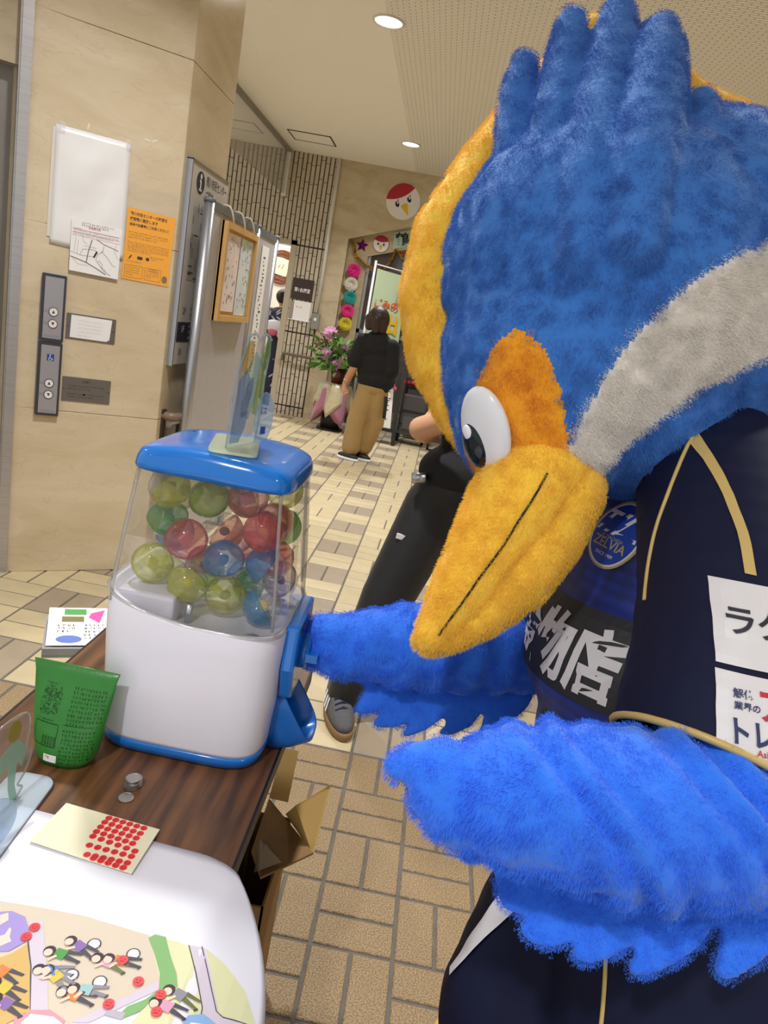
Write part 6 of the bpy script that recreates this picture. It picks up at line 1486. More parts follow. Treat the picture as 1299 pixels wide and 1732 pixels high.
def inside(p, poly):
    c = False; n = len(poly); j = n - 1
    for i in range(n):
        (xi, yi), (xj, yj) = poly[i], poly[j]
        if (yi > p[1]) != (yj > p[1]) and p[0] < (xj - xi) * (p[1] - yi) / (yj - yi) + xi: c = not c
        j = i
    return c
gv = {k: head.vertex_groups.new(name=k) for k in ('blue', 'orange', 'cream')}
reg = []
for v in head.data.vertices:
    d = v.co - HC
    q = (d.dot(HU), d.dot(HV))
    far = d.dot(HW)
    k = 'cream' if inside(q, cheek) and far > -0.2 else 'orange' if inside(q, patch) else 'blue'
    reg.append(k); gv[k].add([v.index], 1.0, 'REPLACE')
for p in head.data.polygons:
    ks = [reg[i] for i in p.vertices]
    p.material_index = {'blue': 0, 'orange': 1, 'cream': 2}[max(set(ks), key=ks.count)]
hb = bvh_of(head)
ridge = blob('yellow_head_ridge', [('c', [(0.1486,1.421,1.9535,0.0406), (0.0846,1.3886,1.8368,0.0507), (0.0223,1.343,1.7082,0.0583), (-0.0204,1.3007,1.5899,0.0658), (-0.0235,1.2647,1.4903,0.0653), (0.0052,1.2317,1.3982,0.0608), (0.0531,1.1932,1.3217,0.0463), (0.075,1.1741,1.2841,0.0325)]), ('c', [(0.1498,1.4324,1.9577,0.0409), (0.2619,1.4824,1.9351,0.051), (0.3572,1.5048,1.8878,0.0609), (0.465,1.5138,1.867,0.0614), (0.5807,1.4985,1.7906,0.0657)]),
    ('c', [(-0.0188,1.2737,1.6054,0.0292), (-0.0312,1.2473,1.5445,0.0328), (-0.0229,1.2232,1.4696,0.0288)])], 0.008, 5, [M_PY], cp)
sub(ridge, head)
gv2 = None
# beak: two plush halves
bu = blob('beak_upper', [('c', [(0.1732,1.0385,1.2651,0.0748), (0.1441,1.0134,1.2118,0.0691), (0.1179,0.9857,1.1477,0.0567), (0.0914,0.9592,1.0888,0.0429), (0.0707,0.9424,1.0463,0.0296), (0.0574,0.9314,1.0257,0.0204)]), ('s', (0.1467,1.056,1.2565,0.0607))], 0.006, 5, [M_PY], cp)
bl = blob('beak_lower', [('c', [(0.2053,1.0352,1.2474,0.0629), (0.1916,1.0131,1.1833,0.0575), (0.1644,0.9822,1.1273,0.0517), (0.1284,0.9618,1.0733,0.0365), (0.0933,0.9462,1.0378,0.0248), (0.0665,0.9347,1.0172,0.0156)])], 0.006, 5, [M_PY], cp)
sub(bu, head); sub(bl, head)
ub, lb = bvh_of(bu), bvh_of(bl)
frb = frame((0.0855,0.6967,1.2341), (0.9807,0.0821,0.1777), (-0.1924,0.2373,0.9522))
mline = [(0.1578,0.8994,1.2887), (0.148,0.8915,1.2594), (0.1345,0.8825,1.2264), (0.1206,0.873,1.1912), (0.102,0.8626,1.1537), (0.0865,0.8533,1.1196), (0.0722,0.8452,1.0902), (0.0639,0.8402,1.072)]
pts = []
for p in spline(mline, 6):
    dirv = (p - Vector((0, 0, CAM_H))).normalized()
    h1 = ub.ray_cast(p, dirv, 0.5); h2 = lb.ray_cast(p, dirv, 0.5)
    hs = [h for h in (h1, h2) if h[0] is not None]
    if hs: pts.append(min(hs, key=lambda h: h[3])[0] - dirv * 0.0015)
sub(build(MB().tube(pts, 0.0016, seg=6), 'mouth_seam', mat('seam_dark', '2e1d06', 0.9), cp, True), head)
# plain oval eyes on both sides of the face (mirror across the head's middle plane)
def eye_at(u, v, side):
    o = HC + HU * u + HV * v + HW * side * 0.6
    h = hb.ray_cast(o, -HW * side, 0.9)
    if h[0] is None: return
    c, n = h[0], h[1]
    if n.dot(HW) * side < 0: n = -n
    tilt = (HV * 0.97 - HU * 0.22).normalized()
    fr_ = frame(c + n * 0.002, tilt.cross(n), tilt)
    ey = build(MB().ball((0, 0, 0), (0.044, 0.064, 0.018), seg=28, rows=16), 'eye', mat('eye_white', 'e6e6e6', 0.2), None, True); ey.data.transform(fr_); ey.parent = head
    pu = build(MB().ball((-0.012, -0.016, 0.008), (0.025, 0.036, 0.0165), seg=24, rows=12), 'pupil', mat('eye_dark', '0b1a24', 0.15), None, True); pu.data.transform(fr_); pu.parent = head
    gl_ = build(MB().ball((-0.014, 0.004, 0.0215), (0.008, 0.011, 0.004), seg=14, rows=8), 'eye_glint', M_WHITEP, None, True); gl_.data.transform(fr_); gl_.parent = head
eu, ev = (-0.1493,-0.2256)
eye_at(eu, ev, 1); eye_at(eu, ev, -1)
# --- plush body: arms, hands, legs -------------------------------------------
body = blob('body', [
    ('c', [(0.4371,1.2772,1.2714,0.1236), (0.4264,1.2372,1.1169,0.1339), (0.4438,1.1682,0.9261,0.1419), (0.4816,1.0851,0.7581,0.1472)]),
    ('c', [(0.4366,1.0541,1.2876,0.0893), (0.4494,0.8994,1.1257,0.0913), (0.4846,0.7965,1.0015,0.0984), (0.4441,0.7469,0.9752,0.0952), (0.3767,0.7224,0.9702,0.0968), (0.3062,0.7042,0.9699,0.0937), (0.2236,0.6879,0.9784,0.0831), (0.1631,0.6762,0.9818,0.0721)]),
    ('c', [(0.1304,0.6794,0.9789,0.045), (0.0961,0.6706,0.982,0.0409)]), ('c', [(0.1153,0.6631,0.958,0.0358), (0.1219,0.659,0.9409,0.0259)]), ('c', [(0.0844,0.6697,1.0084,0.0258), (0.0584,0.6636,1.0084,0.0195), (0.0366,0.6558,1.0013,0.0157)]), ('c', [(0.077,0.6502,0.9938,0.0228), (0.0728,0.6483,0.9751,0.0199)]), ('c', [(0.0889,0.6456,0.974,0.0228), (0.0892,0.6456,0.9541,0.0182)]), ('c', [(0.1061,0.6467,0.956,0.0218), (0.1108,0.6477,0.9391,0.0158)]), ('c', [(0.1249,0.6538,0.9406,0.0196), (0.1302,0.6535,0.9305,0.0135)]),
    ('c', [(0.3897,1.4014,1.118,0.1103), (0.3093,1.2917,0.944,0.1001), (0.2222,1.2385,0.9101,0.0885), (0.1141,1.2012,0.9011,0.0823), (0.0411,1.1766,0.8964,0.0768), (-0.0182,1.1583,0.8941,0.0636)]),
    ('c', [(-0.0521,1.1534,0.9001,0.047), (-0.0926,1.1464,0.8989,0.0407), (-0.1105,1.1405,0.8865,0.0346), (-0.1166,1.1326,0.8686,0.0243)]), ('c', [(-0.0918,1.1224,0.8856,0.026), (-0.1082,1.1179,0.8707,0.02)]), ('c', [(-0.0697,1.1184,0.879,0.024), (-0.0856,1.1135,0.8623,0.017)]), ('c', [(-0.0473,1.123,0.8818,0.03), (-0.0617,1.115,0.8647,0.022), (-0.0747,1.1129,0.8584,0.016)]), ('c', [(-0.112,1.1546,0.9135,0.0225), (-0.1243,1.15,0.8972,0.0174)]),
    ('c', [(0.44, 1.15, 0.72, 0.13), (0.38, 1.16, 0.45, 0.085), (0.44, 1.20, 0.10, 0.075)]), ('c', [(0.46, 0.98, 0.72, 0.13), (0.45, 0.90, 0.45, 0.085), (0.48, 0.92, 0.10, 0.075)]),
    ('e', (0.42, 1.20, 0.055), (0.17, 0.10, 0.058)), ('e', (0.41, 0.90, 0.055), (0.17, 0.10, 0.058))], 0.0075, 4, [M_PB, M_PY], cp)
kid(body, cp)
gb = body.vertex_groups.new(name='arms')
ax0, ax1 = Vector((0.4662,0.7617,0.9894)), Vector((0.1454,0.6755,0.9817))
axd = (ax1 - ax0).normalized(); axl = (ax1 - ax0).length
bx0, bx1 = Vector((0.2666,1.2514,0.9138)), Vector((-0.0202,1.1581,0.8937)); bxd = (bx1 - bx0).normalized(); bxl = (bx1 - bx0).length
vn = [v.normal.copy() for v in body.data.vertices]
for v, n in zip(body.data.vertices, vn):
    if v.co.z > 0.62: gb.add([v.index], 1.0, 'REPLACE')
    d = v.co - ax0; s_ = d.dot(axd); rr_ = (d - axd * s_).length
    if -0.05 < s_ < axl + 0.01 and rr_ < 0.13 and v.co.y < 0.93:
        up_ = d.z
        ph = (s_ - 0.9 * up_ - 2.5 * up_ * up_) / 0.05
        v.co += n * (0.0115 * math.sin(2 * math.pi * ph) * max(0.2, 1 - 0.6 * (s_ / axl)) * (0.55 + 0.45 * math.sin(ph * 1.7)))
    d = v.co - bx0; s_ = d.dot(bxd); rr_ = (d - bxd * s_).length
    if -0.05 < s_ < bxl and rr_ < 0.11:
        v.co += n * (0.0045 * math.sin(2 * math.pi * (s_ / 0.06 + 1.5 * d.z)) * (1 - 0.5 * s_ / bxl))
for p in body.data.polygons: p.material_index = 1 if p.center.z < 0.62 else 0
# feathered fringe under each forearm
def fringe(name, pts3, uv):
    tris = tessellate_polygon([[Vector((a, b, 0)) for a, b in uv]])
    bm = bmesh.new(); vs = [bm.verts.new(p) for p in pts3]
    for t_ in tris:
        try: bm.faces.new([vs[i] for i in t_])
        except ValueError: pass
    bmesh.ops.recalc_face_normals(bm, faces=bm.faces[:])
    ax = (-0.036,0.968,-0.2485)
    for f in bm.faces:
        if f.normal.dot(Vector(ax)) > 0: f.normal_flip()
    me = bpy.data.meshes.new(name); bm.to_mesh(me); bm.free()
    me.materials.append(M_PB)
    o = link(name, me, cp)
    md = o.modifiers.new('thick', 'SOLIDIFY'); md.thickness = 0.012; md.offset = 0
    rm_ = o.modifiers.new('vox', 'REMESH'); rm_.mode = 'VOXEL'; rm_.voxel_size = 0.0045; rm_.use_smooth_shade = True
    sm = o.modifiers.new('sm', 'SMOOTH'); sm.iterations = 2
    bpy.context.view_layer.update()
    res = bpy.data.meshes.new_from_object(o.evaluated_get(bpy.context.evaluated_depsgraph_get()))
    o.modifiers.clear(); o.data = res
    if not res.materials: res.materials.append(M_PB)
    for p in res.polygons: p.use_smooth = True; p.material_index = 0
    return sub(o, body)
def smooth2(uv, n=3):
    """rounded outline from control points"""
    P_ = [Vector((a, b)) for a, b in uv]; out_ = []
    m = len(P_)
    for i in range(m):
        p0, p1, p2, p3 = P_[i - 1], P_[i], P_[(i + 1) % m], P_[(i + 2) % m]
        for k in range(n):
            t_ = k / n
            out_.append(0.5 * ((2 * p1) + (p2 - p0) * t_ + (2 * p0 - 5 * p1 + 4 * p2 - p3) * t_ * t_ + (3 * p1 - p0 - 3 * p2 + p3) * t_ ** 3))
    return [tuple(p) for p in out_]
NEARF3 = [(0.1684,0.6941,0.8977), (0.1618,0.6877,0.8878), (0.1666,0.6814,0.8765), (0.1719,0.6763,0.867), (0.1739,0.6725,0.8604), (0.1764,0.6697,0.8554), (0.1799,0.6678,0.8517), (0.1848,0.6668,0.8492), (0.1907,0.6665,0.8478), (0.197,0.667,0.8475), (0.204,0.6683,0.8485), (0.2115,0.6702,0.8506), (0.2178,0.6721,0.8528), (0.2225,0.6742,0.8555), (0.226,0.6763,0.8584), (0.2273,0.677,0.8594), (0.2253,0.6755,0.8572), (0.221,0.6727,0.8532), (0.2164,0.6698,0.8491), (0.2111,0.6673,0.8459), (0.2055,0.6648,0.8426), (0.2023,0.6624,0.8392), (0.2026,0.6599,0.835), (0.2054,0.6575,0.8306), (0.2101,0.6559,0.8272), (0.2176,0.6552,0.8249), (0.2271,0.6553,0.8236), (0.2361,0.6562,0.8235), (0.2439,0.6579,0.825), (0.2512,0.6603,0.8278), (0.2585,0.663,0.8312), (0.267,0.6669,0.8362), (0.2754,0.671,0.8418), (0.2804,0.6731,0.8445), (0.2798,0.6716,0.842), (0.2758,0.668,0.8366), (0.2716,0.6645,0.8316), (0.2672,0.6619,0.828), (0.2625,0.6594,0.8246), (0.2605,0.6574,0.8216), (0.2628,0.6558,0.8187), (0.2677,0.6547,0.816), (0.2739,0.6545,0.8147), (0.2816,0.6557,0.8154), (0.2906,0.6578,0.8174), (0.2994,0.6603,0.8203), (0.3075,0.6633,0.8238), (0.3152,0.6666,0.8281), (0.3222,0.6702,0.833), (0.3288,0.675,0.8398), (0.3347,0.68,0.8473), (0.3382,0.6823,0.8507), (0.3381,0.6801,0.8469), (0.3357,0.6752,0.8391), (0.333,0.6704,0.8316), (0.3299,0.6666,0.8256), (0.3265,0.6628,0.82), (0.3249,0.66,0.8155), (0.3259,0.6581,0.8124), (0.3287,0.6572,0.8104), (0.3329,0.6571,0.8096), (0.3387,0.658,0.8101), (0.3461,0.6598,0.8119), (0.3541,0.6622,0.8146), (0.3627,0.6653,0.8183), (0.3721,0.669,0.823), (0.3812,0.673,0.8282), (0.3901,0.6772,0.8337), (0.3987,0.6816,0.8398), (0.4064,0.6865,0.8469), (0.4131,0.6934,0.8575), (0.4189,0.7008,0.8691), (0.4231,0.7042,0.8744), (0.4247,0.7007,0.8681), (0.4246,0.6933,0.8554), (0.4242,0.6863,0.8437), (0.4234,0.681,0.8349), (0.4223,0.6762,0.827), (0.4226,0.6727,0.8211), (0.4248,0.671,0.8179), (0.4284,0.6706,0.8167), (0.4329,0.6711,0.8167), (0.4382,0.6723,0.8179), (0.4445,0.6743,0.8203), (0.4519,0.6773,0.8241), (0.4609,0.6814,0.8295), (0.4712,0.6864,0.8364), (0.4811,0.6917,0.8437), (0.4898,0.6967,0.8509), (0.4981,0.702,0.8586), (0.5071,0.7083,0.8681), (0.5188,0.7162,0.8799), (0.5313,0.7252,0.8936), (0.5399,0.7347,0.9089), (0.5466,0.7466,0.9291), (0.5493,0.7591,0.951), (0.5373,0.7652,0.9639), (0.5026,0.7604,0.9607), (0.454,0.7491,0.9482), (0.4052,0.7382,0.9365), (0.3591,0.7296,0.9287), (0.3126,0.7213,0.9216), (0.27,0.7136,0.9149), (0.2298,0.7066,0.9093), (0.1932,0.7003,0.9043)]
NEARF2 = [(0.845,-1.440), (0.832,-1.457), (0.837,-1.480), (0.842,-1.500), (0.843,-1.513), (0.846,-1.524), (0.850,-1.532), (0.857,-1.538), (0.865,-1.542), (0.875,-1.544), (0.886,-1.544), (0.898,-1.541), (0.908,-1.538), (0.916,-1.534), (0.922,-1.529), (0.924,-1.527), (0.920,-1.531), (0.913,-1.538), (0.905,-1.545), (0.896,-1.550), (0.887,-1.556), (0.881,-1.562), (0.880,-1.570), (0.884,-1.580), (0.890,-1.588), (0.901,-1.594), (0.915,-1.599), (0.929,-1.601), (0.941,-1.600), (0.953,-1.595), (0.965,-1.590), (0.979,-1.582), (0.993,-1.572), (1.001,-1.568), (1.000,-1.573), (0.992,-1.583), (0.985,-1.592), (0.977,-1.598), (0.970,-1.604), (0.966,-1.610), (0.969,-1.617), (0.976,-1.623), (0.985,-1.627), (0.997,-1.627), (1.011,-1.625), (1.025,-1.621), (1.038,-1.616), (1.051,-1.608), (1.062,-1.600), (1.073,-1.588), (1.083,-1.574), (1.089,-1.568), (1.088,-1.575), (1.083,-1.591), (1.078,-1.605), (1.072,-1.616), (1.066,-1.627), (1.063,-1.636), (1.064,-1.643), (1.068,-1.647), (1.074,-1.650), (1.083,-1.650), (1.094,-1.648), (1.107,-1.644), (1.121,-1.638), (1.136,-1.631), (1.150,-1.622), (1.164,-1.613), (1.178,-1.602), (1.190,-1.590), (1.201,-1.571), (1.211,-1.549), (1.218,-1.540), (1.220,-1.552), (1.218,-1.577), (1.216,-1.600), (1.214,-1.617), (1.211,-1.633), (1.211,-1.645), (1.214,-1.652), (1.219,-1.655), (1.226,-1.656), (1.234,-1.655), (1.244,-1.651), (1.255,-1.645), (1.269,-1.636), (1.285,-1.624), (1.300,-1.612), (1.313,-1.600), (1.326,-1.586), (1.340,-1.570), (1.358,-1.550), (1.377,-1.527), (1.390,-1.500), (1.401,-1.464), (1.406,-1.426), (1.390,-1.400), (1.341,-1.398), (1.271,-1.410), (1.200,-1.420), (1.132,-1.424), (1.064,-1.427), (1.000,-1.430), (0.939,-1.431), (0.884,-1.433)]
FARF3 = [(-0.0369,1.1596,0.8803), (-0.0416,1.1513,0.865), (-0.0288,1.1446,0.8441), (-0.0188,1.1385,0.8262), (-0.0196,1.1327,0.8144), (-0.0231,1.1276,0.8055), (-0.0258,1.1235,0.7983), (-0.0268,1.1203,0.7923), (-0.0271,1.1182,0.7878), (-0.0258,1.117,0.7847), (-0.0227,1.1169,0.7829), (-0.0181,1.1179,0.7825), (-0.0123,1.1195,0.7829), (-0.0048,1.1221,0.7843), (0.0039,1.1253,0.7867), (0.0118,1.1284,0.7891), (0.0191,1.1316,0.792), (0.0256,1.1347,0.7949), (0.0287,1.1358,0.7957), (0.0263,1.1338,0.7928), (0.0204,1.13,0.7878), (0.0151,1.1264,0.7829), (0.0112,1.1234,0.7788), (0.0077,1.1207,0.7749), (0.0064,1.1187,0.7715), (0.0078,1.1177,0.7686), (0.0112,1.1174,0.7662), (0.017,1.1183,0.7649), (0.0262,1.1205,0.7648), (0.0378,1.1239,0.7658), (0.0491,1.1276,0.7679), (0.0606,1.1326,0.7724), (0.0717,1.138,0.778), (0.0784,1.141,0.7808), (0.0777,1.1397,0.7785), (0.0724,1.1359,0.7733), (0.0676,1.1323,0.7682), (0.0644,1.1296,0.764), (0.0616,1.1269,0.7599), (0.0607,1.1253,0.7568), (0.062,1.1247,0.7549), (0.0652,1.1251,0.754), (0.0704,1.1267,0.7547), (0.0785,1.1298,0.7572), (0.0886,1.1342,0.7613), (0.0991,1.1393,0.7666), (0.1107,1.1461,0.775), (0.1227,1.1535,0.7847), (0.1312,1.158,0.7901), (0.1339,1.1575,0.7876), (0.133,1.1541,0.7807), (0.1312,1.1507,0.7743), (0.128,1.1478,0.7697), (0.124,1.1449,0.7656), (0.123,1.1433,0.7627), (0.1269,1.1433,0.7608), (0.1338,1.1446,0.76), (0.1423,1.1472,0.7612), (0.1531,1.1515,0.7649), (0.1655,1.1572,0.7706), (0.1764,1.1629,0.7774), (0.1846,1.1695,0.7874), (0.1912,1.1762,0.7985), (0.1959,1.18,0.8042), (0.1982,1.1786,0.8002), (0.1986,1.1743,0.7906), (0.1981,1.1701,0.7818), (0.1958,1.1665,0.7752), (0.1926,1.163,0.7692), (0.1926,1.1613,0.7655), (0.1977,1.1619,0.7643), (0.2058,1.1643,0.7654), (0.2157,1.1683,0.7689), (0.2279,1.1743,0.7757), (0.2418,1.1818,0.785), (0.2544,1.1895,0.7954), (0.2657,1.1965,0.8051), (0.2756,1.2037,0.8158), (0.2811,1.2119,0.831), (0.285,1.2247,0.8573), (0.2843,1.2385,0.8883), (0.267,1.2435,0.908), (0.2233,1.233,0.9064), (0.164,1.2136,0.8936), (0.107,1.1956,0.8835), (0.0516,1.1822,0.8828), (-0.0019,1.1701,0.8844)]
FARF2 = [(0.612,-1.100), (0.604,-1.116), (0.612,-1.140), (0.618,-1.160), (0.615,-1.173), (0.609,-1.182), (0.605,-1.190), (0.603,-1.197), (0.601,-1.201), (0.602,-1.205), (0.605,-1.207), (0.609,-1.208), (0.615,-1.208), (0.623,-1.207), (0.632,-1.205), (0.640,-1.203), (0.648,-1.200), (0.655,-1.198), (0.658,-1.197), (0.655,-1.200), (0.648,-1.205), (0.642,-1.210), (0.637,-1.214), (0.633,-1.218), (0.631,-1.222), (0.632,-1.225), (0.635,-1.228), (0.640,-1.230), (0.649,-1.231), (0.661,-1.230), (0.672,-1.229), (0.684,-1.225), (0.696,-1.220), (0.703,-1.217), (0.702,-1.220), (0.696,-1.225), (0.690,-1.230), (0.686,-1.234), (0.683,-1.239), (0.681,-1.242), (0.682,-1.244), (0.685,-1.245), (0.690,-1.245), (0.698,-1.243), (0.709,-1.239), (0.720,-1.234), (0.733,-1.226), (0.746,-1.216), (0.755,-1.211), (0.757,-1.214), (0.755,-1.221), (0.752,-1.228), (0.748,-1.233), (0.744,-1.237), (0.742,-1.240), (0.745,-1.242), (0.752,-1.244), (0.760,-1.243), (0.771,-1.240), (0.784,-1.235), (0.795,-1.228), (0.804,-1.218), (0.813,-1.207), (0.818,-1.201), (0.819,-1.205), (0.818,-1.216), (0.816,-1.225), (0.813,-1.232), (0.809,-1.238), (0.808,-1.242), (0.812,-1.244), (0.820,-1.243), (0.830,-1.240), (0.842,-1.234), (0.857,-1.225), (0.870,-1.215), (0.882,-1.206), (0.893,-1.195), (0.900,-1.180), (0.908,-1.153), (0.912,-1.122), (0.900,-1.100), (0.861,-1.097), (0.805,-1.105), (0.750,-1.110), (0.698,-1.106), (0.647,-1.099)]
nearF = fringe('arm_feathers', NEARF3, NEARF2)
farF = fringe('arm_feathers', FARF3, FARF2)
# --- football shirt, sleeves, shorts ------------------------------------------
M_JER = mat('jersey_blue', '17318f', 0.55, sheen=0.1)
nt = M_JER.node_tree; tc = nt.nodes.new('ShaderNodeTexCoord'); wv = nt.nodes.new('ShaderNodeTexNoise'); wv.inputs['Scale'].default_value = 6; wv.inputs['Detail'].default_value = 3
mpn = nt.nodes.new('ShaderNodeMapping'); mpn.inputs['Scale'].default_value = (1.6, 1.6, 0.6); nt.links.new(tc.outputs['Object'], mpn.inputs[0]); nt.links.new(mpn.outputs[0], wv.inputs['Vector'])
rp = nt.nodes.new('ShaderNodeValToRGB'); rp.color_ramp.elements[0].position = 0.40; rp.color_ramp.elements[0].color = (*lin('101634'), 1); rp.color_ramp.elements[1].position = 0.52; rp.color_ramp.elements[1].color = (*lin('17318f'), 1)
nt.links.new(wv.outputs[0], rp.inputs[0])
wa = nt.nodes.new('ShaderNodeTexWave'); wa.bands_direction = 'Z'; wa.inputs['Scale'].default_value = 16; wa.inputs['Distortion'].default_value = 1.5
nt.links.new(tc.outputs['Object'], wa.inputs['Vector'])
mxn = nt.nodes.new('ShaderNodeMix'); mxn.data_type = 'RGBA'; mxn.blend_type = 'MULTIPLY'; mxn.inputs['Factor'].default_value = 0.35
nt.links.new(rp.outputs[0], mxn.inputs['A']); nt.links.new(wa.outputs['Color'], mxn.inputs['B']); nt.links.new(mxn.outputs['Result'], nt.nodes['Principled BSDF'].inputs['Base Color'])
jersey = blob('jersey', [('e', (0.4335,1.2352,1.108), (0.165, 0.22, 0.17)), ('e', (0.4143,1.1576,0.9696), (0.182, 0.215, 0.16)), ('e', (0.4465,1.0957,0.8445), (0.175, 0.20, 0.15)), ('e', (0.4499,1.2458,1.2274), (0.13, 0.21, 0.11)), ('s', (0.4343,1.265,1.3047,0.1318))], 0.009, 6, [M_JER], cp)
kid(jersey, cp)
def cut_end(o, co, no):
    bm = bmesh.new(); bm.from_mesh(o.data)
    bmesh.ops.bisect_plane(bm, geom=bm.verts[:] + bm.edges[:] + bm.faces[:], plane_co=co, plane_no=no, clear_outer=True)
    loop = [v.co.copy() for v in bm.verts if v.is_boundary]
    bm.to_mesh(o.data); bm.free()
    c = sum(loop, Vector()) / len(loop); no = Vector(no).normalized(); a = no.orthogonal().normalized(); b = no.cross(a)
    loop.sort(key=lambda p: math.atan2((p - c).dot(b), (p - c).dot(a)))
    return loop[::3]
sleeve = blob('sleeve', [('c', [(0.431,1.0995,1.3043,0.1104), (0.4327,1.0098,1.2363,0.1156), (0.4333,0.9304,1.1682,0.1181), (0.4272,0.8733,1.108,0.1191), (0.415,0.8265,1.0479,0.1194), (0.4019,0.779,0.9857,0.1168)])], 0.008, 4, [M_NAVY], cp)
sub(kid(sleeve, cp), jersey)
c0, c1 = Vector((0.4184,0.8468,1.0864)), Vector((0.3906,0.7943,1.0067))
lp = cut_end(sleeve, c1, (c1 - c0))
sub(build(MB().tube(lp + lp[:1], 0.0048, seg=8, cap=False), 'cuff_trim', M_GOLD, cp, True), sleeve)
sleeve2 = blob('sleeve', [('c', [(0.3966,1.4079,1.1422,0.1335), (0.3207,1.319,1.0084,0.1255), (0.2553,1.2631,0.9205,0.1227)])], 0.009, 4, [M_NAVY], cp)
sub(kid(sleeve2, cp), jersey)
c0, c1 = Vector((0.342,1.3417,1.0533)), Vector((0.2543,1.2713,0.9528))
lp = cut_end(sleeve2, c1, (c1 - c0))
sub(build(MB().tube(lp + lp[:1], 0.004, seg=8, cap=False), 'cuff_trim', M_GOLD, cp, True), sleeve2)
jb, sb = bvh_of(jersey), bvh_of(sleeve)
shorts = blob('shorts', [('e', (0.4877,1.034,0.719), (0.17, 0.21, 0.14)), ('c', [(0.4466,1.0524,0.6355,0.1619), (0.3838,0.9844,0.541,0.1565), (0.3426,0.9259,0.4398,0.1525), (0.3357,0.8988,0.3755,0.1511)]), ('c', [(0.4965,0.9381,0.7467,0.1647), (0.4904,0.8763,0.6678,0.171), (0.4899,0.8267,0.5552,0.1758), (0.4927,0.7986,0.4855,0.174)])], 0.010, 5, [M_NAVY], cp)
kid(shorts, cp)
cut_end(shorts, (0.4, 1.0, 0.42), (0, 0, -1))
shb = bvh_of(shorts)
frS = frame((0.2644,0.5135,0.9773), (0.9807,0.0821,0.1777), (-0.1924,0.2373,0.9522))
def seam(points, r, m, name, parent, bvhs, lift=0.001, skip=None):
    """cord laid along a seam: each guide point is dropped onto the cloth"""
    out_ = []
    for p in spline(points, 6):
        d_ = (p - Vector((0, 0, CAM_H))).normalized()
        hs = [b.ray_cast(p, d_, 1.2) for b in bvhs]
        hs = [h for h in hs if h[0] is not None]
        if hs: out_.append(min(hs, key=lambda h: h[3])[0] - d_ * lift)
    if len(out_) > 2: sub(build(MB().tube(out_, r, seg=6), name, m, cp, True), parent)
seam([(0.2612,0.7253,1.4006), (0.2497,0.716,1.3657), (0.2405,0.7036,1.3189), (0.2359,0.6945,1.2841), (0.2358,0.6858,1.2502), (0.2385,0.678,1.2196)], 0.003, M_GOLD, 'shoulder_piping', sleeve, [sb, jb])
seam([(0.2274,0.5116,0.9754), (0.2316,0.5057,0.952), (0.2354,0.4986,0.9236), (0.2372,0.4938,0.9046)], 0.003, M_GOLD, 'shorts_piping', shorts, [shb])
def decal(mb, fr_, bvhs, name, m, parent, off=0.0022, dist=0.7): return sub(build(wrap(mb, fr_, bvhs, off, dist), name, m, cp), parent)
def fine_quad(mb, a, b, c, d, n=10, m=10, z=0.0):
    vs = []
    for i in range(m + 1):
        for k in range(n + 1):
            s_, t_ = k / n, i / m
            vs.append((*[(a[q] * (1 - s_) + b[q] * s_) * (1 - t_) + (d[q] * (1 - s_) + c[q] * s_) * t_ for q in (0, 1)], z))
    mb.add(vs, [(i * (n + 1) + k, i * (n + 1) + k + 1, (i + 1) * (n + 1) + k + 1, (i + 1) * (n + 1) + k) for i in range(m) for k in range(n)])
    return mb
def fine_disc(mb, cx, cy, rx, ry, z=0.0, rings=5, n=28):
    vs = [(cx, cy, z)]; fs = []
    for r_ in range(1, rings + 1):
        for k in range(n): vs.append((cx + rx * r_ / rings * math.cos(2 * math.pi * k / n), cy + ry * r_ / rings * math.sin(2 * math.pi * k / n), z))
    fs += [(0, 1 + k, 1 + (k + 1) % n) for k in range(n)]
    for r_ in range(rings - 1):
        for k in range(n): fs.append((1 + r_ * n + k, 1 + (r_ + 1) * n + k, 1 + (r_ + 1) * n + (k + 1) % n, 1 + r_ * n + (k + 1) % n))
    mb.add(vs, fs); return mb
# white sleeve panels (frame roughly square to the outer side of the sleeve)
PX_ = 0.82 / 1223.0
frv = frame(Vector((0.3981,0.7864,1.1356)) - Vector((-0.036,0.968,-0.2485)) * 0.25, (0.9807,0.0821,0.1777), (-0.1924,0.2373,0.9522))
def vq(px_, py_): return ((px_ - 1250) * PX_, (1120 - py_) * PX_)
M_PATCH = mat('patch_white', 'e0dcda', 0.45)
for a, b, c, d in (((1222,978), (1420,1016), (1412,1152), (1197,1112)), ((1194,1121), (1412,1164), (1395,1335), (1166,1254))):
    decal(fine_quad(MB(), vq(*d), vq(*c), vq(*b), vq(*a), 14, 10), frv, [sb], 'sleeve_panel', M_PATCH, sleeve, 0.002)
def sleeve_text(s, x, y, px_size, m, name, bold=0.02, sq_=1.0, rot=-0.17):
    mb = MB(); p = vq(x, y); put_text(mb, s, px_size * PX_, p[0], p[1], 0.0, bold=bold, squeeze=sq_, rot=rot); decal(mb, frv, [sb], name, m, sleeve, 0.0032)
M_INK = mat('jersey_ink', '20222c', 0.6); M_INKR = mat('jersey_red', 'c02838', 0.6); M_INKB = mat('jersey_navy_ink', '252f5c', 0.6)
sleeve_text('ラグ', 1218, 1062, 50, M_INK, 'black_lettering'); sleeve_text('ジ', 1300, 1085, 50, M_INK, 'black_lettering')
sleeve_text('解体', 1208, 1160, 15, M_INKB, 'navy_lettering'); sleeve_text('業界の', 1206, 1177, 13, M_INKB, 'navy_lettering')
sleeve_text('ア', 1238, 1190, 52, M_INKR, 'red_lettering', 0.03); sleeve_text('ジ', 1284, 1200, 46, M_INKB, 'navy_lettering', 0.03)
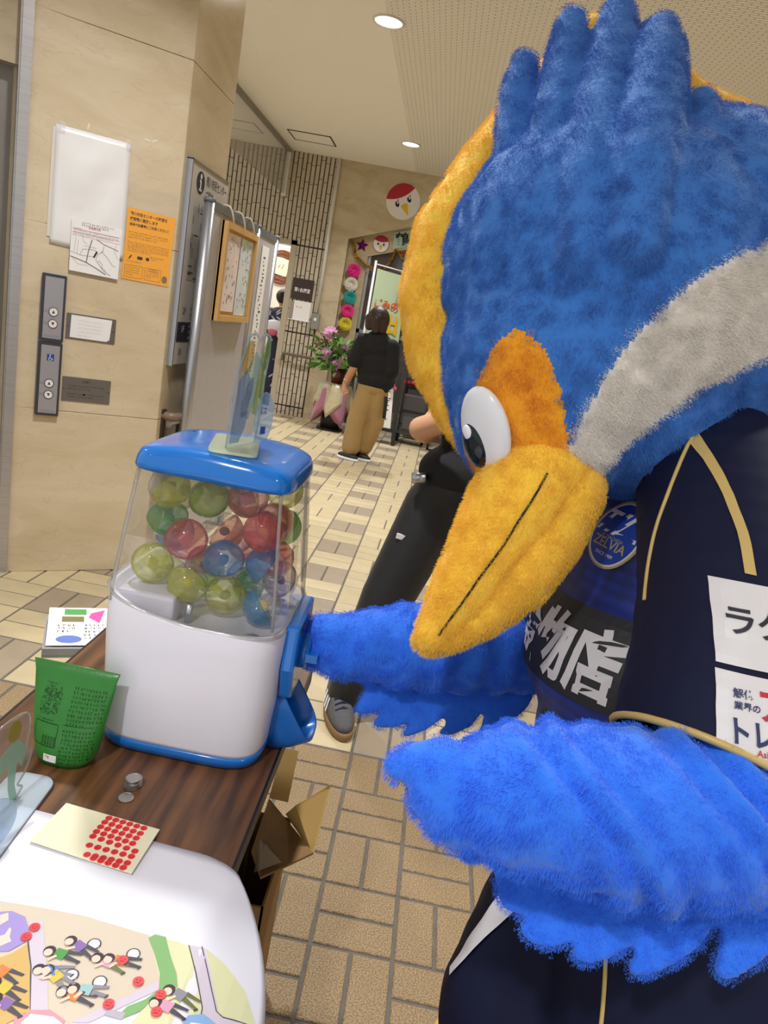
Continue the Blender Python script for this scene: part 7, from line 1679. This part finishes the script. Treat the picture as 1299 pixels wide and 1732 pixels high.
sleeve_text('トレーデ', 1186, 1222, 42, M_INKB, 'navy_lettering', 0.03, 0.85); sleeve_text('AsiaTrading', 1226, 1244, 14, M_INKR, 'red_lettering', 0.01)
# gold band down the outer sleeve
mb = MB(); band = [((1270,692), (1296,700)), ((1283,760), (1302,765)), ((1288,830), (1305,832)), ((1287,900), (1304,902)), ((1276,972), (1293,976))]
for (a0, a1), (b0, b1) in zip(band[:-1], band[1:]): fine_quad(mb, vq(*b0), vq(*b1), vq(*a1), vq(*a0), 3, 8)
decal(mb, frv, [sb], 'gold_band', M_GOLD, sleeve, 0.002)
# chest: sponsor band, crest, collar patch (frame square to the chest)
nch = Vector((-0.80, -0.58, 0.10)).normalized(); xch = Vector((0.585, -0.81, -0.03))
och = Vector((0.2923,1.0588,1.0049)) + nch * 0.35
frc = frame(och, xch, nch.cross(xch)); 
if (frc.to_3x3() @ Vector((0, 0, 1))).dot(nch) < 0: frc = frame(och, xch, -nch.cross(xch))
CH_ROT = 0.12
def rotq(p): c_, s_ = math.cos(CH_ROT), math.sin(CH_ROT); return (p[0] * c_ - p[1] * s_, p[0] * s_ + p[1] * c_)
decal(fine_quad(MB(), rotq((-0.24, -0.068)), rotq((0.15, -0.068)), rotq((0.15, 0.068)), rotq((-0.24, 0.068)), 24, 10), frc, [jb], 'chest_band', mat('band_charcoal', '29292b', 0.6), jersey, 0.002)
mb = MB(); p = rotq((-0.245, -0.044)); put_text(mb, '屋金物店', 0.108, p[0], p[1], 0.0, bold=0.035, squeeze=0.80, rot=CH_ROT); decal(mb, frc, [jb], 'white_lettering', M_PATCH, jersey, 0.0034)
def crest(cx, cy, k):
    rq = lambda x, y: (cx + x * k, cy + y * k)
    decal(fine_disc(MB(), cx, cy, 0.050 * k, 0.056 * k), frc, [jb], 'crest_rim', mat('crest_gold', 'b8a06a', 0.4), jersey, 0.0022)
    decal(fine_disc(MB(), cx, cy, 0.0465 * k, 0.0525 * k), frc, [jb], 'crest_white', M_PATCH, jersey, 0.0028)
    decal(fine_disc(MB(), cx, cy, 0.0435 * k, 0.0495 * k), frc, [jb], 'crest_field', mat('crest_blue', '1d3f9c', 0.5), jersey, 0.0034)
    mb = MB()
    for poly in ([(-0.036, 0.034), (-0.006, 0.034), (-0.010, 0.028), (-0.020, 0.028), (-0.036, -0.002), (-0.042, -0.002), (-0.028, 0.028), (-0.038, 0.028)], [(0.0, 0.036), (0.009, 0.036), (-0.016, -0.002), (-0.025, -0.002)], [(0.016, 0.036), (0.024, 0.036), (0.004, 0.004), (0.040, 0.004), (0.041, -0.002), (-0.008, -0.002)]):
        mb.flat([rq(*p) for p in poly], 0.0)
    decal(mb, frc, [jb], 'crest_emblem', M_PATCH, jersey, 0.004)
    mb = MB(); put_text(mb, 'ZELVIA', 0.021 * k, *rq(0, -0.024), 0.0, align='CENTER', bold=0.01); put_text(mb, 'FC MACHIDA', 0.0075 * k, *rq(0, -0.0095), 0.0, align='CENTER'); decal(mb, frc, [jb], 'gold_lettering', mat('crest_gold', 'b8a06a', 0.4), jersey, 0.004)
    mb = MB(); put_text(mb, 'SINCE 1989', 0.0075 * k, *rq(0, -0.036), 0.0, align='CENTER'); decal(mb, frc, [jb], 'white_lettering', M_PATCH, jersey, 0.004)
    mb = MB(); mb.flat([rq(0.006 * math.cos(a), 0.068 + 0.006 * math.sin(a)) if i % 2 == 0 else rq(0.0025 * math.cos(a), 0.068 + 0.0025 * math.sin(a)) for i, a in enumerate([math.pi / 2 + q * math.pi / 5 for q in range(10)])], 0.0); decal(mb, frc, [jb], 'crest_star', mat('crest_gold', 'b8a06a', 0.4), jersey, 0.003)
crest(-0.03, 0.180, 1.0)
frp2 = frame(Vector((0.2965,1.0146,1.3152)) - Vector((-0.036,0.968,-0.2485)) * 0.3, (0.9807,0.0821,0.1777), (-0.1924,0.2373,0.9522))
decal(fine_quad(MB(), (-0.05, -0.035), (0.012, -0.03), (0.045, 0.04), (-0.03, 0.035), 12, 8), frp2, [jb], 'collar_patch', mat('patch_purple', '3a2fa0', 0.5), jersey, 0.002)
mb = MB(); put_text(mb, 'ジア', 0.03, -0.035, -0.022, 0.0, bold=0.02, squeeze=0.8, rot=0.3); decal(mb, frp2, [jb], 'white_lettering', M_PATCH, jersey, 0.0034)
# white stripe on the outer edge of the shorts
frw = frame(Vector((0.2132,0.9277,0.5863)) + Vector((-0.3, -0.1, 0)), Vector((0.3, -0.95, 0)), (0, 0, 1))
if (frw.to_3x3() @ Vector((0, 0, 1))).x > 0: frw = frame(Vector((0.2132,0.9277,0.5863)) + Vector((-0.3, -0.1, 0)), Vector((-0.3, 0.95, 0)), (0, 0, 1))
mb = fine_quad(MB(), (-0.02, -0.10), (-0.005, -0.10), (0.02, 0.07), (-0.03, 0.07), 6, 14); decal(mb, frw, [shb], 'white_stripe', M_WHITEP, shorts, 0.003)
# --- pile of the plush ---------------------------------------------------------
fur(head, 'blue_pile', 1, 7000, 0.0048, 50, 'blue', lean=(0.0, 0.0, -0.8), rad=0.0010)
fur(head, 'orange_pile', 2, 1600, 0.0042, 46, 'orange', lean=(0.3, 0.0, 0.6), rad=0.0010)
fur(head, 'cream_pile', 3, 2200, 0.0040, 46, 'cream', lean=(0.3, 0, -0.3), rad=0.0010)
fur(ridge, 'yellow_pile', 1, 3200, 0.0048, 46, lean=(0.0, 0.0, -0.8), rad=0.0010)
fur(bu, 'yellow_pile', 1, 1700, 0.0036, 46, lean=(-0.6, 0.0, -0.8), rad=0.0009)
fur(bl, 'yellow_pile', 1, 1700, 0.0036, 46, lean=(-0.6, 0.0, -0.8), rad=0.0009)
fur(body, 'blue_pile', 1, 9000, 0.0046, 50, 'arms', lean=(-0.4, 0.0, -0.7), rad=0.0010)
fur(nearF, 'blue_pile', 1, 1800, 0.0018, 42, rad=0.0008)
fur(farF, 'blue_pile', 1, 1300, 0.0018, 42, rad=0.0008)
